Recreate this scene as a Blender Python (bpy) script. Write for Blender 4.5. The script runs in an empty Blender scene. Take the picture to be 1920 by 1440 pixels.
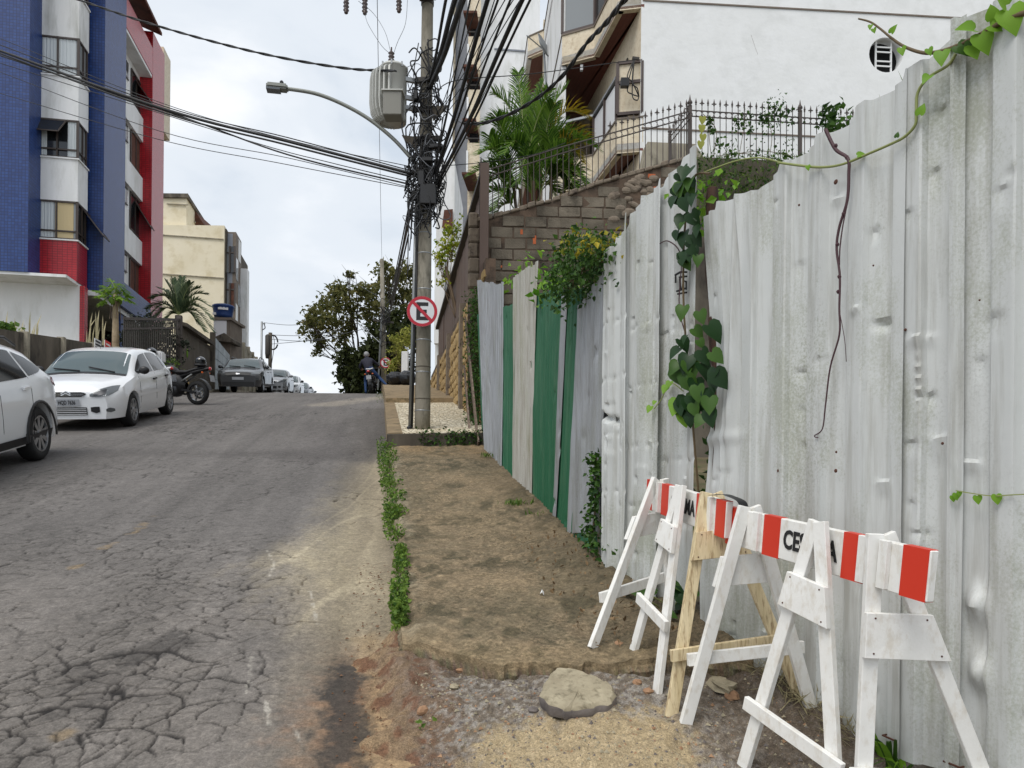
import bpy, bmesh, math, random
import numpy as np
from mathutils import Vector, Matrix
RN = random.Random(11)
NR = np.random.RandomState(5)
sc = bpy.context.scene
col = sc.collection

# ------------------------------------------------------------------ camera
F, CX, CY, ROLL = 1400.0, 960.0, 925.0, 0.009       # photo pixels (1920 x 1440)
cd = bpy.data.cameras.new('camera')
cam = bpy.data.objects.new('camera', cd)
col.objects.link(cam)
cd.sensor_width = 36.0
cd.lens = 36.0 * F / 1920.0
cd.shift_y = (CY - 720.0) / 1920.0
cd.clip_start, cd.clip_end = 0.05, 2000.0
cam.matrix_world = Matrix.Rotation(math.pi / 2, 4, 'X') @ Matrix.Rotation(ROLL, 4, 'Z')
sc.camera = cam

# ------------------------------------------------------------------ sky, sun, exposure
SUN_EL, SUN_AZ = math.radians(58), math.radians(215)   # azimuth clockwise from +Y
w = bpy.data.worlds.new('World')
sc.world = w
w.use_nodes = True
nt = w.node_tree
for n in list(nt.nodes):
 nt.nodes.remove(n)
wo = nt.nodes.new('ShaderNodeOutputWorld')
bg = nt.nodes.new('ShaderNodeBackground')
sky = nt.nodes.new('ShaderNodeTexSky')
sky.sky_type = 'NISHITA'
sky.sun_disc = False
sky.sun_elevation = SUN_EL
sky.sun_rotation = SUN_AZ
sky.air_density, sky.dust_density, sky.ozone_density = 1.0, 2.0, 1.0
tc = nt.nodes.new('ShaderNodeTexCoord')
mp = nt.nodes.new('ShaderNodeMapping')
mp.inputs['Scale'].default_value = (1.0, 1.0, 2.2)
nz = nt.nodes.new('ShaderNodeTexNoise')
nz.inputs['Scale'].default_value = 2.6
nz.inputs['Detail'].default_value = 7.0
nz.inputs['Roughness'].default_value = 0.52
nz.inputs['Distortion'].default_value = 0.25
cr = nt.nodes.new('ShaderNodeValToRGB')
cr.color_ramp.interpolation = 'EASE'
cr.color_ramp.elements[0].position = 0.33
cr.color_ramp.elements[0].color = (7.0, 7.9, 9.0, 1)
cr.color_ramp.elements[1].position = 0.66
cr.color_ramp.elements[1].color = (11.6, 11.8, 12.1, 1)
e = cr.color_ramp.elements.new(0.5)
e.color = (9.2, 9.8, 10.5, 1)
mx = nt.nodes.new('ShaderNodeMix')
mx.data_type = 'RGBA'
mx.inputs['Factor'].default_value = 0.9
lk = nt.links.new
lk(tc.outputs['Generated'], mp.inputs['Vector'])
lk(mp.outputs['Vector'], nz.inputs['Vector'])
lk(nz.outputs['Fac'], cr.inputs['Fac'])
lk(sky.outputs['Color'], mx.inputs['A'])
lk(cr.outputs['Color'], mx.inputs['B'])
lk(mx.outputs['Result'], bg.inputs['Color'])
lk(bg.outputs['Background'], wo.inputs['Surface'])
bg.inputs['Strength'].default_value = 0.072
sd = bpy.data.lights.new('sun', 'SUN')
sd.energy = 1.5
sd.angle = math.radians(35)
sd.color = (1.0, 0.96, 0.9)
sun = bpy.data.objects.new('sun', sd)
col.objects.link(sun)
_d = Vector((math.sin(SUN_AZ) * math.cos(SUN_EL), math.cos(SUN_AZ) * math.cos(SUN_EL), math.sin(SUN_EL)))
sun.rotation_euler = _d.to_track_quat('Z', 'Y').to_euler()
sun.location = (0, 0, 40)
vs = sc.view_settings
vs.view_transform = 'Standard'
vs.look = 'None'
vs.gamma = 1.0
vs.use_curve_mapping = False
vs.exposure = 0.42
sc.render.engine = 'CYCLES'
sc.cycles.use_denoising = True
sc.cycles.max_bounces = 6
sc.cycles.diffuse_bounces = 3
sc.cycles.transparent_max_bounces = 8

# ------------------------------------------------------------------ geometry of the place
CR, SR = math.cos(ROLL), math.sin(ROLL)
CA, SA = 0.9842, 0.1771            # street runs 10.2 deg left of the view axis
ROTZ = math.asin(SA)
def ray(x, y):
 u, v = (x - CX) / F, (CY - y) / F
 return u * CR - v * SR, u * SR + v * CR
def at(x, y, Y):
 u, v = ray(x, y)
 return Vector((u * Y, Y, v * Y))
def gz(Y):
 """height of the road surface: a steep climb that rounds off into a crest"""
 if Y <= 12:
  return -1.6 + 0.204 * Y
 if Y <= 75:
  return -1.6 + 0.204 * Y - 0.001765 * (Y - 12) ** 2
 return 6.695 - 0.03 * (Y - 75)
def gslope(Y):
 if Y <= 12:
  return 0.204
 if Y <= 75:
  return 0.204 - 0.00353 * (Y - 12)
 return -0.03
gzv = np.vectorize(gz)
def on_ground(x, y, dz=0.0):
 u, v = ray(x, y)
 lo = 0.3
 h = lambda Y: gz(Y) + dz - v * Y
 Y = lo
 while Y < 60 and h(Y) < 0:
  Y += 0.05
 a, b = Y - 0.05, Y
 for _ in range(30):
  m = (a + b) / 2
  if h(m) < 0:
   a = m
  else:
   b = m
 return Vector((u * a, a, v * a))
def on_line(x, y, p, q):
 """photo pixel onto the vertical plane over the plan line p-q"""
 u, v = ray(x, y)
 dx, dy = q[0] - p[0], q[1] - p[1]
 # p + s d = (uY, Y)
 s = (u * p[1] - p[0]) / (dx - u * dy)
 Y = p[1] + s * dy
 return Vector((u * Y, Y, v * Y))
def on_n(x, y, n):
 u, v = ray(x, y)
 Y = n / (CA * u + SA)
 return Vector((u * Y, Y, v * Y))
def on_t(x, y, t):
 u, v = ray(x, y)
 Y = t / (CA - SA * u)
 return Vector((u * Y, Y, v * Y))
def S(n, t, z=0.0):
 return Vector((n * CA - t * SA, t * CA + n * SA, z))
def NT(p):
 return p[0] * CA + p[1] * SA, -p[0] * SA + p[1] * CA
Zv = Vector((0, 0, 1))
MATS = {}
ROOTS = {}

# ------------------------------------------------------------------ mesh building
class MB:
 def __init__(s):
  s.v, s.f, s.mi, s.cm = [], [], [], 0
 def add(s, vs, fs):
  b = len(s.v)
  s.v += [tuple(p) for p in vs]
  s.f += [tuple(i + b for i in f) for f in fs]
  s.mi += [s.cm] * len(fs)
  return s
 def obox(s, p, a, b, c):
  p, a, b, c = Vector(p), Vector(a), Vector(b), Vector(c)
  q = [p, p + a, p + a + b, p + b, p + c, p + a + c, p + a + b + c, p + b + c]
  fs = [(0, 3, 2, 1), (4, 5, 6, 7), (0, 1, 5, 4), (1, 2, 6, 5), (2, 3, 7, 6), (3, 0, 4, 7)]
  if a.cross(b).dot(c) < 0:
   fs = [f[::-1] for f in fs]
  return s.add(q, fs)
 def box(s, x0, x1, y0, y1, z0, z1):
  return s.obox((x0, y0, z0), (x1 - x0, 0, 0), (0, y1 - y0, 0), (0, 0, z1 - z0))
 def sbox(s, n0, n1, t0, t1, z0, z1):
  return s.obox(S(n0, t0, z0), S(n1 - n0, 0), S(0, t1 - t0), (0, 0, z1 - z0))
 def bar(s, a, b, w, h=None, up=(0, 0, 1)):
  """rectangular board from a to b; w across, h along up"""
  a, b = Vector(a), Vector(b)
  h = w if h is None else h
  d = (b - a).normalized()
  up = Vector(up)
  x = d.cross(up)
  if x.length < 1e-4:
   x = d.cross(Vector((1, 0, 0)))
  x.normalize()
  u = x.cross(d)
  return s.obox(a - x * w / 2 - u * h / 2, b - a, x * w, u * h)
 def tube(s, pts, r, n=6, cap=True):
  pts = [Vector(p) for p in pts]
  m = len(pts)
  rr = r if isinstance(r, (list, tuple)) else [r] * m
  d0 = (pts[1] - pts[0]).normalized()
  x = d0.orthogonal().normalized()
  vs = []
  for i, p in enumerate(pts):
   d = (pts[min(i + 1, m - 1)] - pts[max(i - 1, 0)])
   if d.length < 1e-9:
    d = d0
   d.normalize()
   x = (x - d * x.dot(d))
   if x.length < 1e-6:
    x = d.orthogonal()
   x.normalize()
   y = d.cross(x)
   for k in range(n):
    a = 2 * math.pi * k / n
    vs.append(p + (x * math.cos(a) + y * math.sin(a)) * rr[i])
  fs = []
  for i in range(m - 1):
   for k in range(n):
    k2 = (k + 1) % n
    fs.append((i * n + k, i * n + k2, (i + 1) * n + k2, (i + 1) * n + k))
  if cap:
   fs.append(tuple(range(n - 1, -1, -1)))
   fs.append(tuple((m - 1) * n + k for k in range(n)))
  return s.add(vs, fs)
 def lathe(s, prof, n=16, M=None, cap=True):
  M = M or Matrix()
  vs, fs = [], []
  for (r, z) in prof:
   for k in range(n):
    a = 2 * math.pi * k / n
    vs.append(M @ Vector((r * math.cos(a), r * math.sin(a), z)))
  for i in range(len(prof) - 1):
   for k in range(n):
    k2 = (k + 1) % n
    fs.append((i * n + k, i * n + k2, (i + 1) * n + k2, (i + 1) * n + k))
  if cap:
   fs.append(tuple(range(n - 1, -1, -1)))
   fs.append(tuple((len(prof) - 1) * n + k for k in range(n)))
  return s.add(vs, fs)
 def prism(s, poly, d, M=None):
  """polygon (list of 3D points) extruded by vector d"""
  M = M or Matrix()
  d = Vector(d)
  p = [Vector(q) for q in poly]
  n = len(p)
  vs = [M @ q for q in p] + [M @ (q + d) for q in p]
  nrm = Vector((0, 0, 0))
  for i in range(n):
   nrm += p[i].cross(p[(i + 1) % n])
  fs = [tuple(range(n)), tuple(range(2 * n - 1, n - 1, -1))]
  fs += [(i, i + n, (i + 1) % n + n, (i + 1) % n) for i in range(n)]
  if nrm.dot(d) > 0:
   fs = [f[::-1] for f in fs]
  return s.add(vs, fs)
 def grid(s, P):
  """P[i][j] points"""
  m, n = len(P), len(P[0])
  vs = [p for r in P for p in r]
  fs = [(i * n + j, i * n + j + 1, (i + 1) * n + j + 1, (i + 1) * n + j) for i in range(m - 1) for j in range(n - 1)]
  return s.add(vs, fs)
 def ball(s, c, r, n=10, m=6, sq=(1, 1, 1), M=None):
  c = Vector(c)
  vs, fs = [], []
  M = M or Matrix()
  for i in range(1, m):
   a = math.pi * i / m
   for k in range(n):
    b = 2 * math.pi * k / n
    vs.append(c + M @ Vector((r * sq[0] * math.sin(a) * math.cos(b), r * sq[1] * math.sin(a) * math.sin(b), r * sq[2] * math.cos(a))))
  top, bot = len(vs), len(vs) + 1
  vs += [c + M @ Vector((0, 0, r * sq[2])), c - M @ Vector((0, 0, r * sq[2]))]
  for i in range(m - 2):
   for k in range(n):
    k2 = (k + 1) % n
    fs.append((i * n + k, (i + 1) * n + k, (i + 1) * n + k2, i * n + k2))
  for k in range(n):
   k2 = (k + 1) % n
   fs.append((k, k2, top))
   fs.append(((m - 2) * n + k2, (m - 2) * n + k, bot))
  return s.add(vs, fs)
 def build(s, name, mat, parent=None, smooth=False, local=False):
  V = np.array(s.v, dtype=float).reshape(-1, 3)
  return mesh_obj(name, V, s.f, mat, parent, smooth, local, s.mi if s.cm else None)
def mesh_obj(name, V, faces, mat, parent=None, smooth=False, local=False, mi=None):
 loc = None
 V = np.asarray(V, dtype=float)
 if not local:
  if parent is not None:
   Mi = np.array(ROOTS[parent.name].inverted())
   V = V @ Mi[:3, :3].T + Mi[:3, 3]
  else:
   loc = np.array([(V[:, 0].min() + V[:, 0].max()) / 2, (V[:, 1].min() + V[:, 1].max()) / 2, V[:, 2].min()])
   V = V - loc
 me = bpy.data.meshes.new(name)
 fl = faces.tolist() if isinstance(faces, np.ndarray) else faces
 me.from_pydata(V.tolist(), [], fl)
 for m_ in (mat if isinstance(mat, (list, tuple)) else [mat]):
  if m_ is not None:
   me.materials.append(MATS[m_] if isinstance(m_, str) else m_)
 if mi is not None:
  me.polygons.foreach_set('material_index', np.array(mi, dtype=np.int32))
 if smooth:
  me.polygons.foreach_set('use_smooth', np.ones(len(me.polygons), dtype=bool))
 o = bpy.data.objects.new(name, me)
 col.objects.link(o)
 if parent is not None:
  o.parent = parent
  ROOTS[o.name] = ROOTS[parent.name].copy() if not local or True else None
 if loc is not None:
  o.location = loc
  ROOTS[o.name] = Matrix.Translation(Vector(loc))
 return o
def autosmooth(o, ang=35):
 me = o.data
 bm = bmesh.new()
 bm.from_mesh(me)
 for f in bm.faces:
  f.smooth = True
 a = math.radians(ang)
 for e_ in bm.edges:
  e_.smooth = not (len(e_.link_faces) == 2 and e_.calc_face_angle(0) > a)
 bm.to_mesh(me)
 bm.free()
 return o
def bevel(o, w=0.004, seg=1):
 me = o.data
 bm = bmesh.new()
 bm.from_mesh(me)
 bmesh.ops.bevel(bm, geom=list(bm.edges), offset=w, segments=seg, affect='EDGES', clamp_overlap=True)
 bm.to_mesh(me)
 bm.free()
 return o
def thing(name, label, cat, loc=(0, 0, 0), rotz=0.0, group=None, M=None):
 o = bpy.data.objects.new(name, None)
 col.objects.link(o)
 o.empty_display_size = 0.2
 Mx = M if M is not None else Matrix.Translation(Vector(loc)) @ Matrix.Rotation(rotz, 4, 'Z')
 o.matrix_world = Mx
 ROOTS[o.name] = Mx.copy()
 return tag(o, label, cat, group)
def tag(o, label, cat, group=None, kind=None):
 if label:
  o['label'] = label
 if cat:
  o['category'] = cat
 if group:
  o['group'] = group
 if kind:
  o['kind'] = kind
 return o
def struct(o):
 o['kind'] = 'structure'
 return o
def attr(o, name, C):
 me = o.data
 a = me.attributes.new(name, 'FLOAT_COLOR', 'POINT')
 C = np.asarray(C, dtype=np.float32)
 if C.shape[1] == 3:
  C = np.concatenate([C, np.ones((len(C), 1), np.float32)], 1)
 a.data.foreach_set('color', C.ravel())

# ------------------------------------------------------------------ numpy noise
def _hash(ix, iy, k):
 h = (ix.astype(np.int64) * 374761393 + iy.astype(np.int64) * 668265263 + k * 1274126177) & 0xFFFFFFFF
 h = ((h ^ (h >> 13)) * 1274126177) & 0xFFFFFFFF
 return ((h ^ (h >> 16)) & 0xFFFFFF) / float(0xFFFFFF)
def vnoise(x, y, k=0):
 ix, iy = np.floor(x), np.floor(y)
 fx, fy = x - ix, y - iy
 fx, fy = fx * fx * (3 - 2 * fx), fy * fy * (3 - 2 * fy)
 a, b = _hash(ix, iy, k), _hash(ix + 1, iy, k)
 c, d = _hash(ix, iy + 1, k), _hash(ix + 1, iy + 1, k)
 return (a * (1 - fx) + b * fx) * (1 - fy) + (c * (1 - fx) + d * fx) * fy
def fbm(x, y, oct=4, k=0):
 s, a, t = 0, 0.5, 0
 for i in range(oct):
  s = s + a * vnoise(x * 2 ** i + 17.3 * i, y * 2 ** i - 9.1 * i, k + i)
  t += a
  a *= 0.5
 return s / t
def voro(x, y, k=0):
 """F1, F2-F1 and a cell id"""
 ix, iy = np.floor(x), np.floor(y)
 f1 = np.full(x.shape, 9.0)
 f2 = np.full(x.shape, 9.0)
 cid = np.zeros(x.shape)
 for dx in (-1, 0, 1):
  for dy in (-1, 0, 1):
   cx, cy = ix + dx, iy + dy
   px, py = cx + 0.08 + 0.84 * _hash(cx, cy, k), cy + 0.08 + 0.84 * _hash(cx, cy, k + 5)
   d = np.hypot(px - x, py - y)
   c = _hash(cx, cy, k + 9)
   nf = d < f1
   f2 = np.where(nf, f1, np.minimum(f2, d))
   cid = np.where(nf, c, cid)
   f1 = np.where(nf, d, f1)
 return f1, f2 - f1, cid
def sst(a, b, x):
 t = np.clip((x - a) / (b - a), 0, 1)
 return t * t * (3 - 2 * t)
def seg_dist(X, Y, pts):
 """distance of points to a plan polyline"""
 d = np.full(X.shape, 1e9)
 for (a, b) in zip(pts[:-1], pts[1:]):
  dx, dy = b[0] - a[0], b[1] - a[1]
  t = np.clip(((X - a[0]) * dx + (Y - a[1]) * dy) / (dx * dx + dy * dy + 1e-12), 0, 1)
  d = np.minimum(d, np.hypot(X - a[0] - t * dx, Y - a[1] - t * dy))
 return d
def poly_sd(X, Y, pts):
 """signed distance (negative inside) to a plan polygon"""
 d = seg_dist(X, Y, list(pts) + [pts[0]])
 ins = np.zeros(X.shape, bool)
 n = len(pts)
 for i in range(n):
  x0, y0 = pts[i][0], pts[i][1]
  x1, y1 = pts[(i + 1) % n][0], pts[(i + 1) % n][1]
  c = ((y0 > Y) != (y1 > Y)) & (X < (x1 - x0) * (Y - y0) / (y1 - y0 + 1e-12) + x0)
  ins ^= c
 return np.where(ins, -d, d)
def lin(c):
 return tuple((x / 255 / 12.92 if x / 255 <= 0.04045 else ((x / 255 + 0.055) / 1.055) ** 2.4) for x in c)

# ------------------------------------------------------------------ materials
class Nd:
 def __init__(s, name):
  s.m = bpy.data.materials.new(name)
  s.m.use_nodes = True
  s.t = s.m.node_tree
  s.b = s.t.nodes['Principled BSDF']
  MATS[name] = s.m
 def new(s, k, **kw):
  n = s.t.nodes.new(k)
  for a, v in kw.items():
   setattr(n, a, v)
  return n
 def lk(s, a, b):
  s.t.links.new(a, b)
 def coord(s, kind='Object', scale=(1, 1, 1), rot=(0, 0, 0), loc=(0, 0, 0)):
  tc = s.new('ShaderNodeTexCoord')
  mp = s.new('ShaderNodeMapping')
  mp.inputs['Scale'].default_value = scale
  mp.inputs['Rotation'].default_value = rot
  mp.inputs['Location'].default_value = loc
  s.lk(tc.outputs[kind], mp.inputs['Vector'])
  return mp.outputs['Vector']
 def noise(s, vec, scale=5.0, detail=4.0, rough=0.55, dist=0.0):
  n = s.new('ShaderNodeTexNoise')
  n.inputs['Scale'].default_value = scale
  n.inputs['Detail'].default_value = detail
  n.inputs['Roughness'].default_value = rough
  n.inputs['Distortion'].default_value = dist
  s.lk(vec, n.inputs['Vector'])
  return n.outputs['Fac']
 def ramp(s, fac, stops):
  r = s.new('ShaderNodeValToRGB')
  e = r.color_ramp.elements
  for i, (p, c) in enumerate(stops):
   if i < 2:
    e[i].position = p
    el = e[i]
   else:
    el = e.new(p)
   el.color = (c[0], c[1], c[2], 1) if hasattr(c, '__len__') else (c, c, c, 1)
  s.lk(fac, r.inputs['Fac'])
  return r.outputs['Color']
 def mix(s, fac, a, b, mode='MIX'):
  m = s.new('ShaderNodeMix', data_type='RGBA', blend_type=mode)
  for inp, v in ((m.inputs[0], fac), (m.inputs[6], a), (m.inputs[7], b)):
   if hasattr(v, 'is_output'):
    s.lk(v, inp)
   elif hasattr(v, '__len__'):
    inp.default_value = (v[0], v[1], v[2], 1)
   else:
    inp.default_value = v
  return m.outputs[2]
 def math(s, op, a, b=0.0):
  m = s.new('ShaderNodeMath', operation=op)
  for inp, v in ((m.inputs[0], a), (m.inputs[1], b)):
   if hasattr(v, 'is_output'):
    s.lk(v, inp)
   else:
    inp.default_value = v
  return m.outputs[0]
 def bump(s, h, strength=0.3, dist=0.01, nrm=None):
  b = s.new('ShaderNodeBump')
  b.inputs['Strength'].default_value = strength
  b.inputs['Distance'].default_value = dist
  s.lk(h, b.inputs['Height'])
  if nrm is not None:
   s.lk(nrm, b.inputs['Normal'])
  s.lk(b.outputs['Normal'], s.b.inputs['Normal'])
  return b.outputs['Normal']
 def attr(s, name):
  a = s.new('ShaderNodeAttribute')
  a.attribute_name = name
  return a.outputs['Color']
 def set(s, color=None, rough=None, metal=None, spec=None, **kw):
  for k, v in (('Base Color', color), ('Roughness', rough), ('Metallic', metal), ('Specular IOR Level', spec)):
   if v is None:
    continue
   if hasattr(v, 'is_output'):
    s.lk(v, s.b.inputs[k])
   elif hasattr(v, '__len__'):
    s.b.inputs[k].default_value = (v[0], v[1], v[2], 1)
   else:
    s.b.inputs[k].default_value = v
  for k, v in kw.items():
   s.b.inputs[k.replace('_', ' ')].default_value = v
  return s
def simple(name, c, rough=0.5, metal=0.0, spec=0.5, **kw):
 return Nd(name).set(lin(c), rough, metal, spec, **kw)
def mottled(name, c1, c2, scale=4.0, rough=0.85, bs=0.25, bscale=60.0, bd=0.004, lo=0.35, hi=0.65, c3=None, s3=14.0, stretch=(1, 1, 1), metal=0.0, spec=0.4, world=False):
 k = Nd(name)
 v = k.coord('Object', stretch)
 if world:
  v = k.new('ShaderNodeNewGeometry').outputs['Position']
 n = k.noise(v, scale, 6, 0.6)
 c = k.ramp(n, [(lo, lin(c1)), (hi, lin(c2))])
 if c3:
  n3 = k.noise(v, s3, 5, 0.65)
  c = k.mix(k.ramp(n3, [(0.5, 0.0), (0.68, 1.0)]), c, lin(c3))
 k.set(c, rough, metal, spec)
 if bs:
  k.bump(k.noise(k.coord('Object'), bscale, 5, 0.6), bs, bd)
 return k
# painted / simple
simple('black_plastic', (22, 22, 24), 0.45)
simple('rubber', (24, 24, 25), 0.85)
simple('cable', (20, 20, 22), 0.6)
simple('cable_grey', (92, 94, 98), 0.6)
simple('car_white', (226, 228, 230), 0.25, 0.0, 0.5, Coat_Weight=0.6, Coat_Roughness=0.06)
simple('car_grey', (62, 63, 66), 0.3, 0.3, 0.5, Coat_Weight=0.6, Coat_Roughness=0.06)
simple('car_silver', (168, 170, 172), 0.3, 0.5, 0.5, Coat_Weight=0.5, Coat_Roughness=0.08)
simple('car_dark', (40, 44, 52), 0.3, 0.3, 0.5, Coat_Weight=0.5)
simple('glass_dark', (20, 23, 24), 0.06, 0.0, 0.28)
simple('glass_screen', (70, 84, 86), 0.05, 0.0, 0.7)
simple('chrome', (200, 202, 205), 0.15, 1.0)
simple('alloy', (158, 160, 163), 0.32, 0.85)
simple('alloy_dark', (60, 61, 64), 0.35, 0.7)
simple('lamp_clear', (104, 108, 110), 0.12, 0.3, 0.6)
simple('lamp_red', (190, 22, 22), 0.15, 0.0, 0.6, Coat_Weight=1.0)
simple('lamp_orange', (210, 96, 24), 0.2)
simple('plate_grey', (150, 153, 158), 0.5)
simple('ink', (26, 26, 28), 0.7)
simple('white_plastic', (218, 219, 220), 0.35)
simple('sign_white', (212, 213, 214), 0.45)
simple('sign_red', (176, 24, 44), 0.45)
simple('sign_black', (20, 20, 22), 0.5)
simple('stripe_red', (208, 52, 28), 0.42)
simple('helmet', (34, 35, 40), 0.18, 0.0, 0.6, Coat_Weight=0.8)
simple('seat_black', (26, 26, 28), 0.6)
simple('metal_grey', (128, 130, 130), 0.45, 0.7)
simple('galv', (150, 153, 155), 0.5, 0.6)
simple('skin', (150, 104, 82), 0.55)
simple('hair_grey', (150, 150, 152), 0.75)
simple('jacket', (26, 27, 44), 0.8)
simple('jeans', (40, 66, 108), 0.85)
simple('shoe', (52, 36, 30), 0.6)
simple('curtain_white', (198, 204, 206), 0.8)
simple('curtain_beige', (196, 178, 138), 0.8)
simple('window_dark', (30, 32, 34), 0.1, 0.0, 0.8)
simple('window_frame', (66, 56, 50), 0.5)
simple('frame_brown', (72, 58, 54), 0.5)
simple('window_grey', (136, 140, 142), 0.12, 0.0, 0.8)
simple('iron', (78, 70, 66), 0.6, 0.2)
simple('iron_dark', (60, 56, 52), 0.65, 0.2)
simple('brown_paint', (92, 74, 64), 0.6)
simple('transformer', (186, 186, 180), 0.45, 0.1)
simple('transformer_box', (128, 126, 118), 0.55)
simple('porcelain', (72, 58, 54), 0.25)
simple('lamp_arm', (136, 138, 132), 0.5, 0.4)
simple('tank_blue', (26, 58, 112), 0.45)
simple('bag_black', (26, 27, 30), 0.28)
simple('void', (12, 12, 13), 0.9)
simple('rust', (84, 52, 40), 0.85)
simple('paper_white', (222, 222, 220), 0.7)
simple('sign_red2', (206, 40, 34), 0.6)
# masonry and ground
mottled('concrete_pole', (116, 110, 98), (152, 146, 132), 3.0, 0.9, 0.35, 40, 0.006, c3=(96, 92, 80), s3=7, stretch=(1, 1, 0.35))
mottled('concrete_dark', (70, 64, 56), (112, 104, 92), 1.6, 0.92, 0.35, 30, 0.008, c3=(48, 44, 40), s3=2.5, stretch=(1, 1, 0.4))
mottled('concrete_light', (140, 132, 116), (176, 168, 150), 2.0, 0.92, 0.3, 30, 0.006, c3=(104, 98, 84), s3=4, stretch=(1, 1, 0.5))
mottled('concrete_kerb', (128, 120, 104), (160, 150, 130), 3.0, 0.95, 0.4, 40, 0.01, c3=(94, 92, 72), s3=6)
mottled('terrain', (86, 78, 58), (112, 100, 76), 1.0, 0.95, 0.4, 12, 0.03, c3=(62, 76, 40), s3=3)
mottled('stucco_white', (230, 231, 230), (236, 237, 237), 1.4, 0.9, 0.4, 5.0, 0.02, c3=(225, 226, 225), s3=2.2)
mottled('stucco_plain', (224, 225, 224), (234, 234, 234), 2.0, 0.85, 0.15, 30, 0.004, c3=(206, 206, 202), s3=1.4, stretch=(1, 1, 0.3))
mottled('stucco_weathered', (206, 206, 204), (226, 226, 224), 1.0, 0.85, 0.15, 30, 0.004, c3=(176, 176, 170), s3=1.1, stretch=(1.5, 1.5, 0.25))
mottled('beige', (222, 211, 184), (230, 220, 196), 0.5, 0.9, 0.1, 20, 0.004, c3=(210, 197, 166), s3=1.2)
mottled('cream_tile', (208, 193, 167), (224, 212, 188), 5.0, 0.6, 0.12, 40, 0.003, c3=(194, 176, 148), s3=12)
mottled('concrete_brown', (122, 106, 82), (152, 132, 102), 3.0, 0.95, 0.4, 40, 0.01, c3=(88, 80, 60), s3=6)
mottled('grey_wall', (128, 132, 140), (140, 144, 152), 2.0, 0.8, 0.1, 30, 0.003)
mottled('roof_tile', (74, 48, 40), (104, 66, 52), 3.0, 0.9, 0.4, 16, 0.02)
mottled('brown_col', (108, 98, 88), (124, 113, 102), 2.0, 0.8, 0.1, 30, 0.003)
mottled('block', (82, 75, 65), (124, 115, 101), 1.6, 0.95, 0.8, 40, 0.014, c3=(58, 53, 45), s3=1.9, world=True)
mottled('mortar', (76, 66, 56), (104, 86, 72), 3.0, 0.95, 0.6, 40, 0.01, c3=(52, 44, 38), s3=4)
mottled('rubble', (110, 100, 88), (142, 128, 112), 5, 0.95, 0.6, 30, 0.012, c3=(66, 58, 52), s3=5, world=True)
mottled('brick_orange', (168, 88, 54), (192, 104, 64), 8, 0.9, 0.4, 40, 0.006)
mottled('stone_yellow', (158, 132, 88), (188, 160, 112), 3, 0.9, 0.5, 25, 0.012, c3=(118, 98, 66), s3=5, world=True)
mottled('stone_joint', (110, 92, 62), (136, 114, 78), 8, 0.95, 0.5, 40, 0.01)
mottled('rock_grey', (148, 138, 116), (172, 162, 138), 9, 0.95, 0.6, 60, 0.006, c3=(120, 112, 92), s3=22)
mottled('rock_edge', (96, 90, 88), (126, 118, 112), 9, 0.95, 0.6, 60, 0.006)
mottled('rock_orange', (146, 112, 86), (168, 134, 104), 12, 0.95, 0.5, 80, 0.004)
mottled('wood_old', (98, 84, 74), (140, 122, 108), 6, 0.9, 0.5, 20, 0.006, c3=(70, 58, 50), s3=10, stretch=(4, 4, 0.3))
mottled('wood_post', (62, 44, 36), (88, 64, 54), 8, 0.9, 0.6, 30, 0.008, c3=(52, 40, 34), s3=9, stretch=(3, 3, 0.4))
mottled('wood_raw', (206, 188, 148), (226, 210, 174), 6, 0.75, 0.35, 25, 0.004, c3=(150, 124, 92), s3=14, stretch=(6, 6, 0.6))
mottled('paint_white', (226, 225, 220), (236, 235, 231), 9, 0.6, 0.35, 55, 0.003, c3=(214, 209, 199), s3=30, stretch=(1, 1, 0.5))
mottled('gate_metal', (150, 158, 162), (172, 180, 184), 1.5, 0.55, 0.1, 12, 0.004, c3=(122, 130, 134), s3=3)
mottled('gate_brown', (78, 70, 60), (94, 86, 74), 2, 0.75, 0.2, 20, 0.004)
mottled('bark', (96, 82, 66), (128, 110, 90), 8, 0.95, 0.6, 24, 0.02, stretch=(1, 1, 0.3))
mottled('bark_dark', (52, 46, 38), (76, 66, 54), 8, 0.95, 0.6, 24, 0.02, stretch=(1, 1, 0.3))
mottled('papaya_bark', (140, 122, 98), (168, 150, 124), 8, 0.9, 0.4, 24, 0.01)
mottled('soil', (96, 70, 52), (128, 96, 72), 9, 0.98, 0.6, 60, 0.01)
def wood_soffit():
 k = Nd('wood_soffit')
 v = k.coord('Object', (1, 1, 1))
 wv = k.new('ShaderNodeTexWave', wave_type='BANDS', bands_direction='X', wave_profile='SAW')
 wv.inputs['Scale'].default_value = 3.4
 k.lk(v, wv.inputs['Vector'])
 c = k.mix(k.ramp(wv.outputs['Fac'], [(0.0, 0.0), (0.1, 1.0)]), lin((52, 24, 20)), lin((112, 58, 44)))
 n = k.noise(k.coord('Object', (2, 12, 2)), 3, 4)
 c = k.mix(k.ramp(n, [(0.4, 0.0), (0.7, 0.5)]), c, lin((90, 44, 34)))
 k.set(c, 0.55)
wood_soffit()
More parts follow.
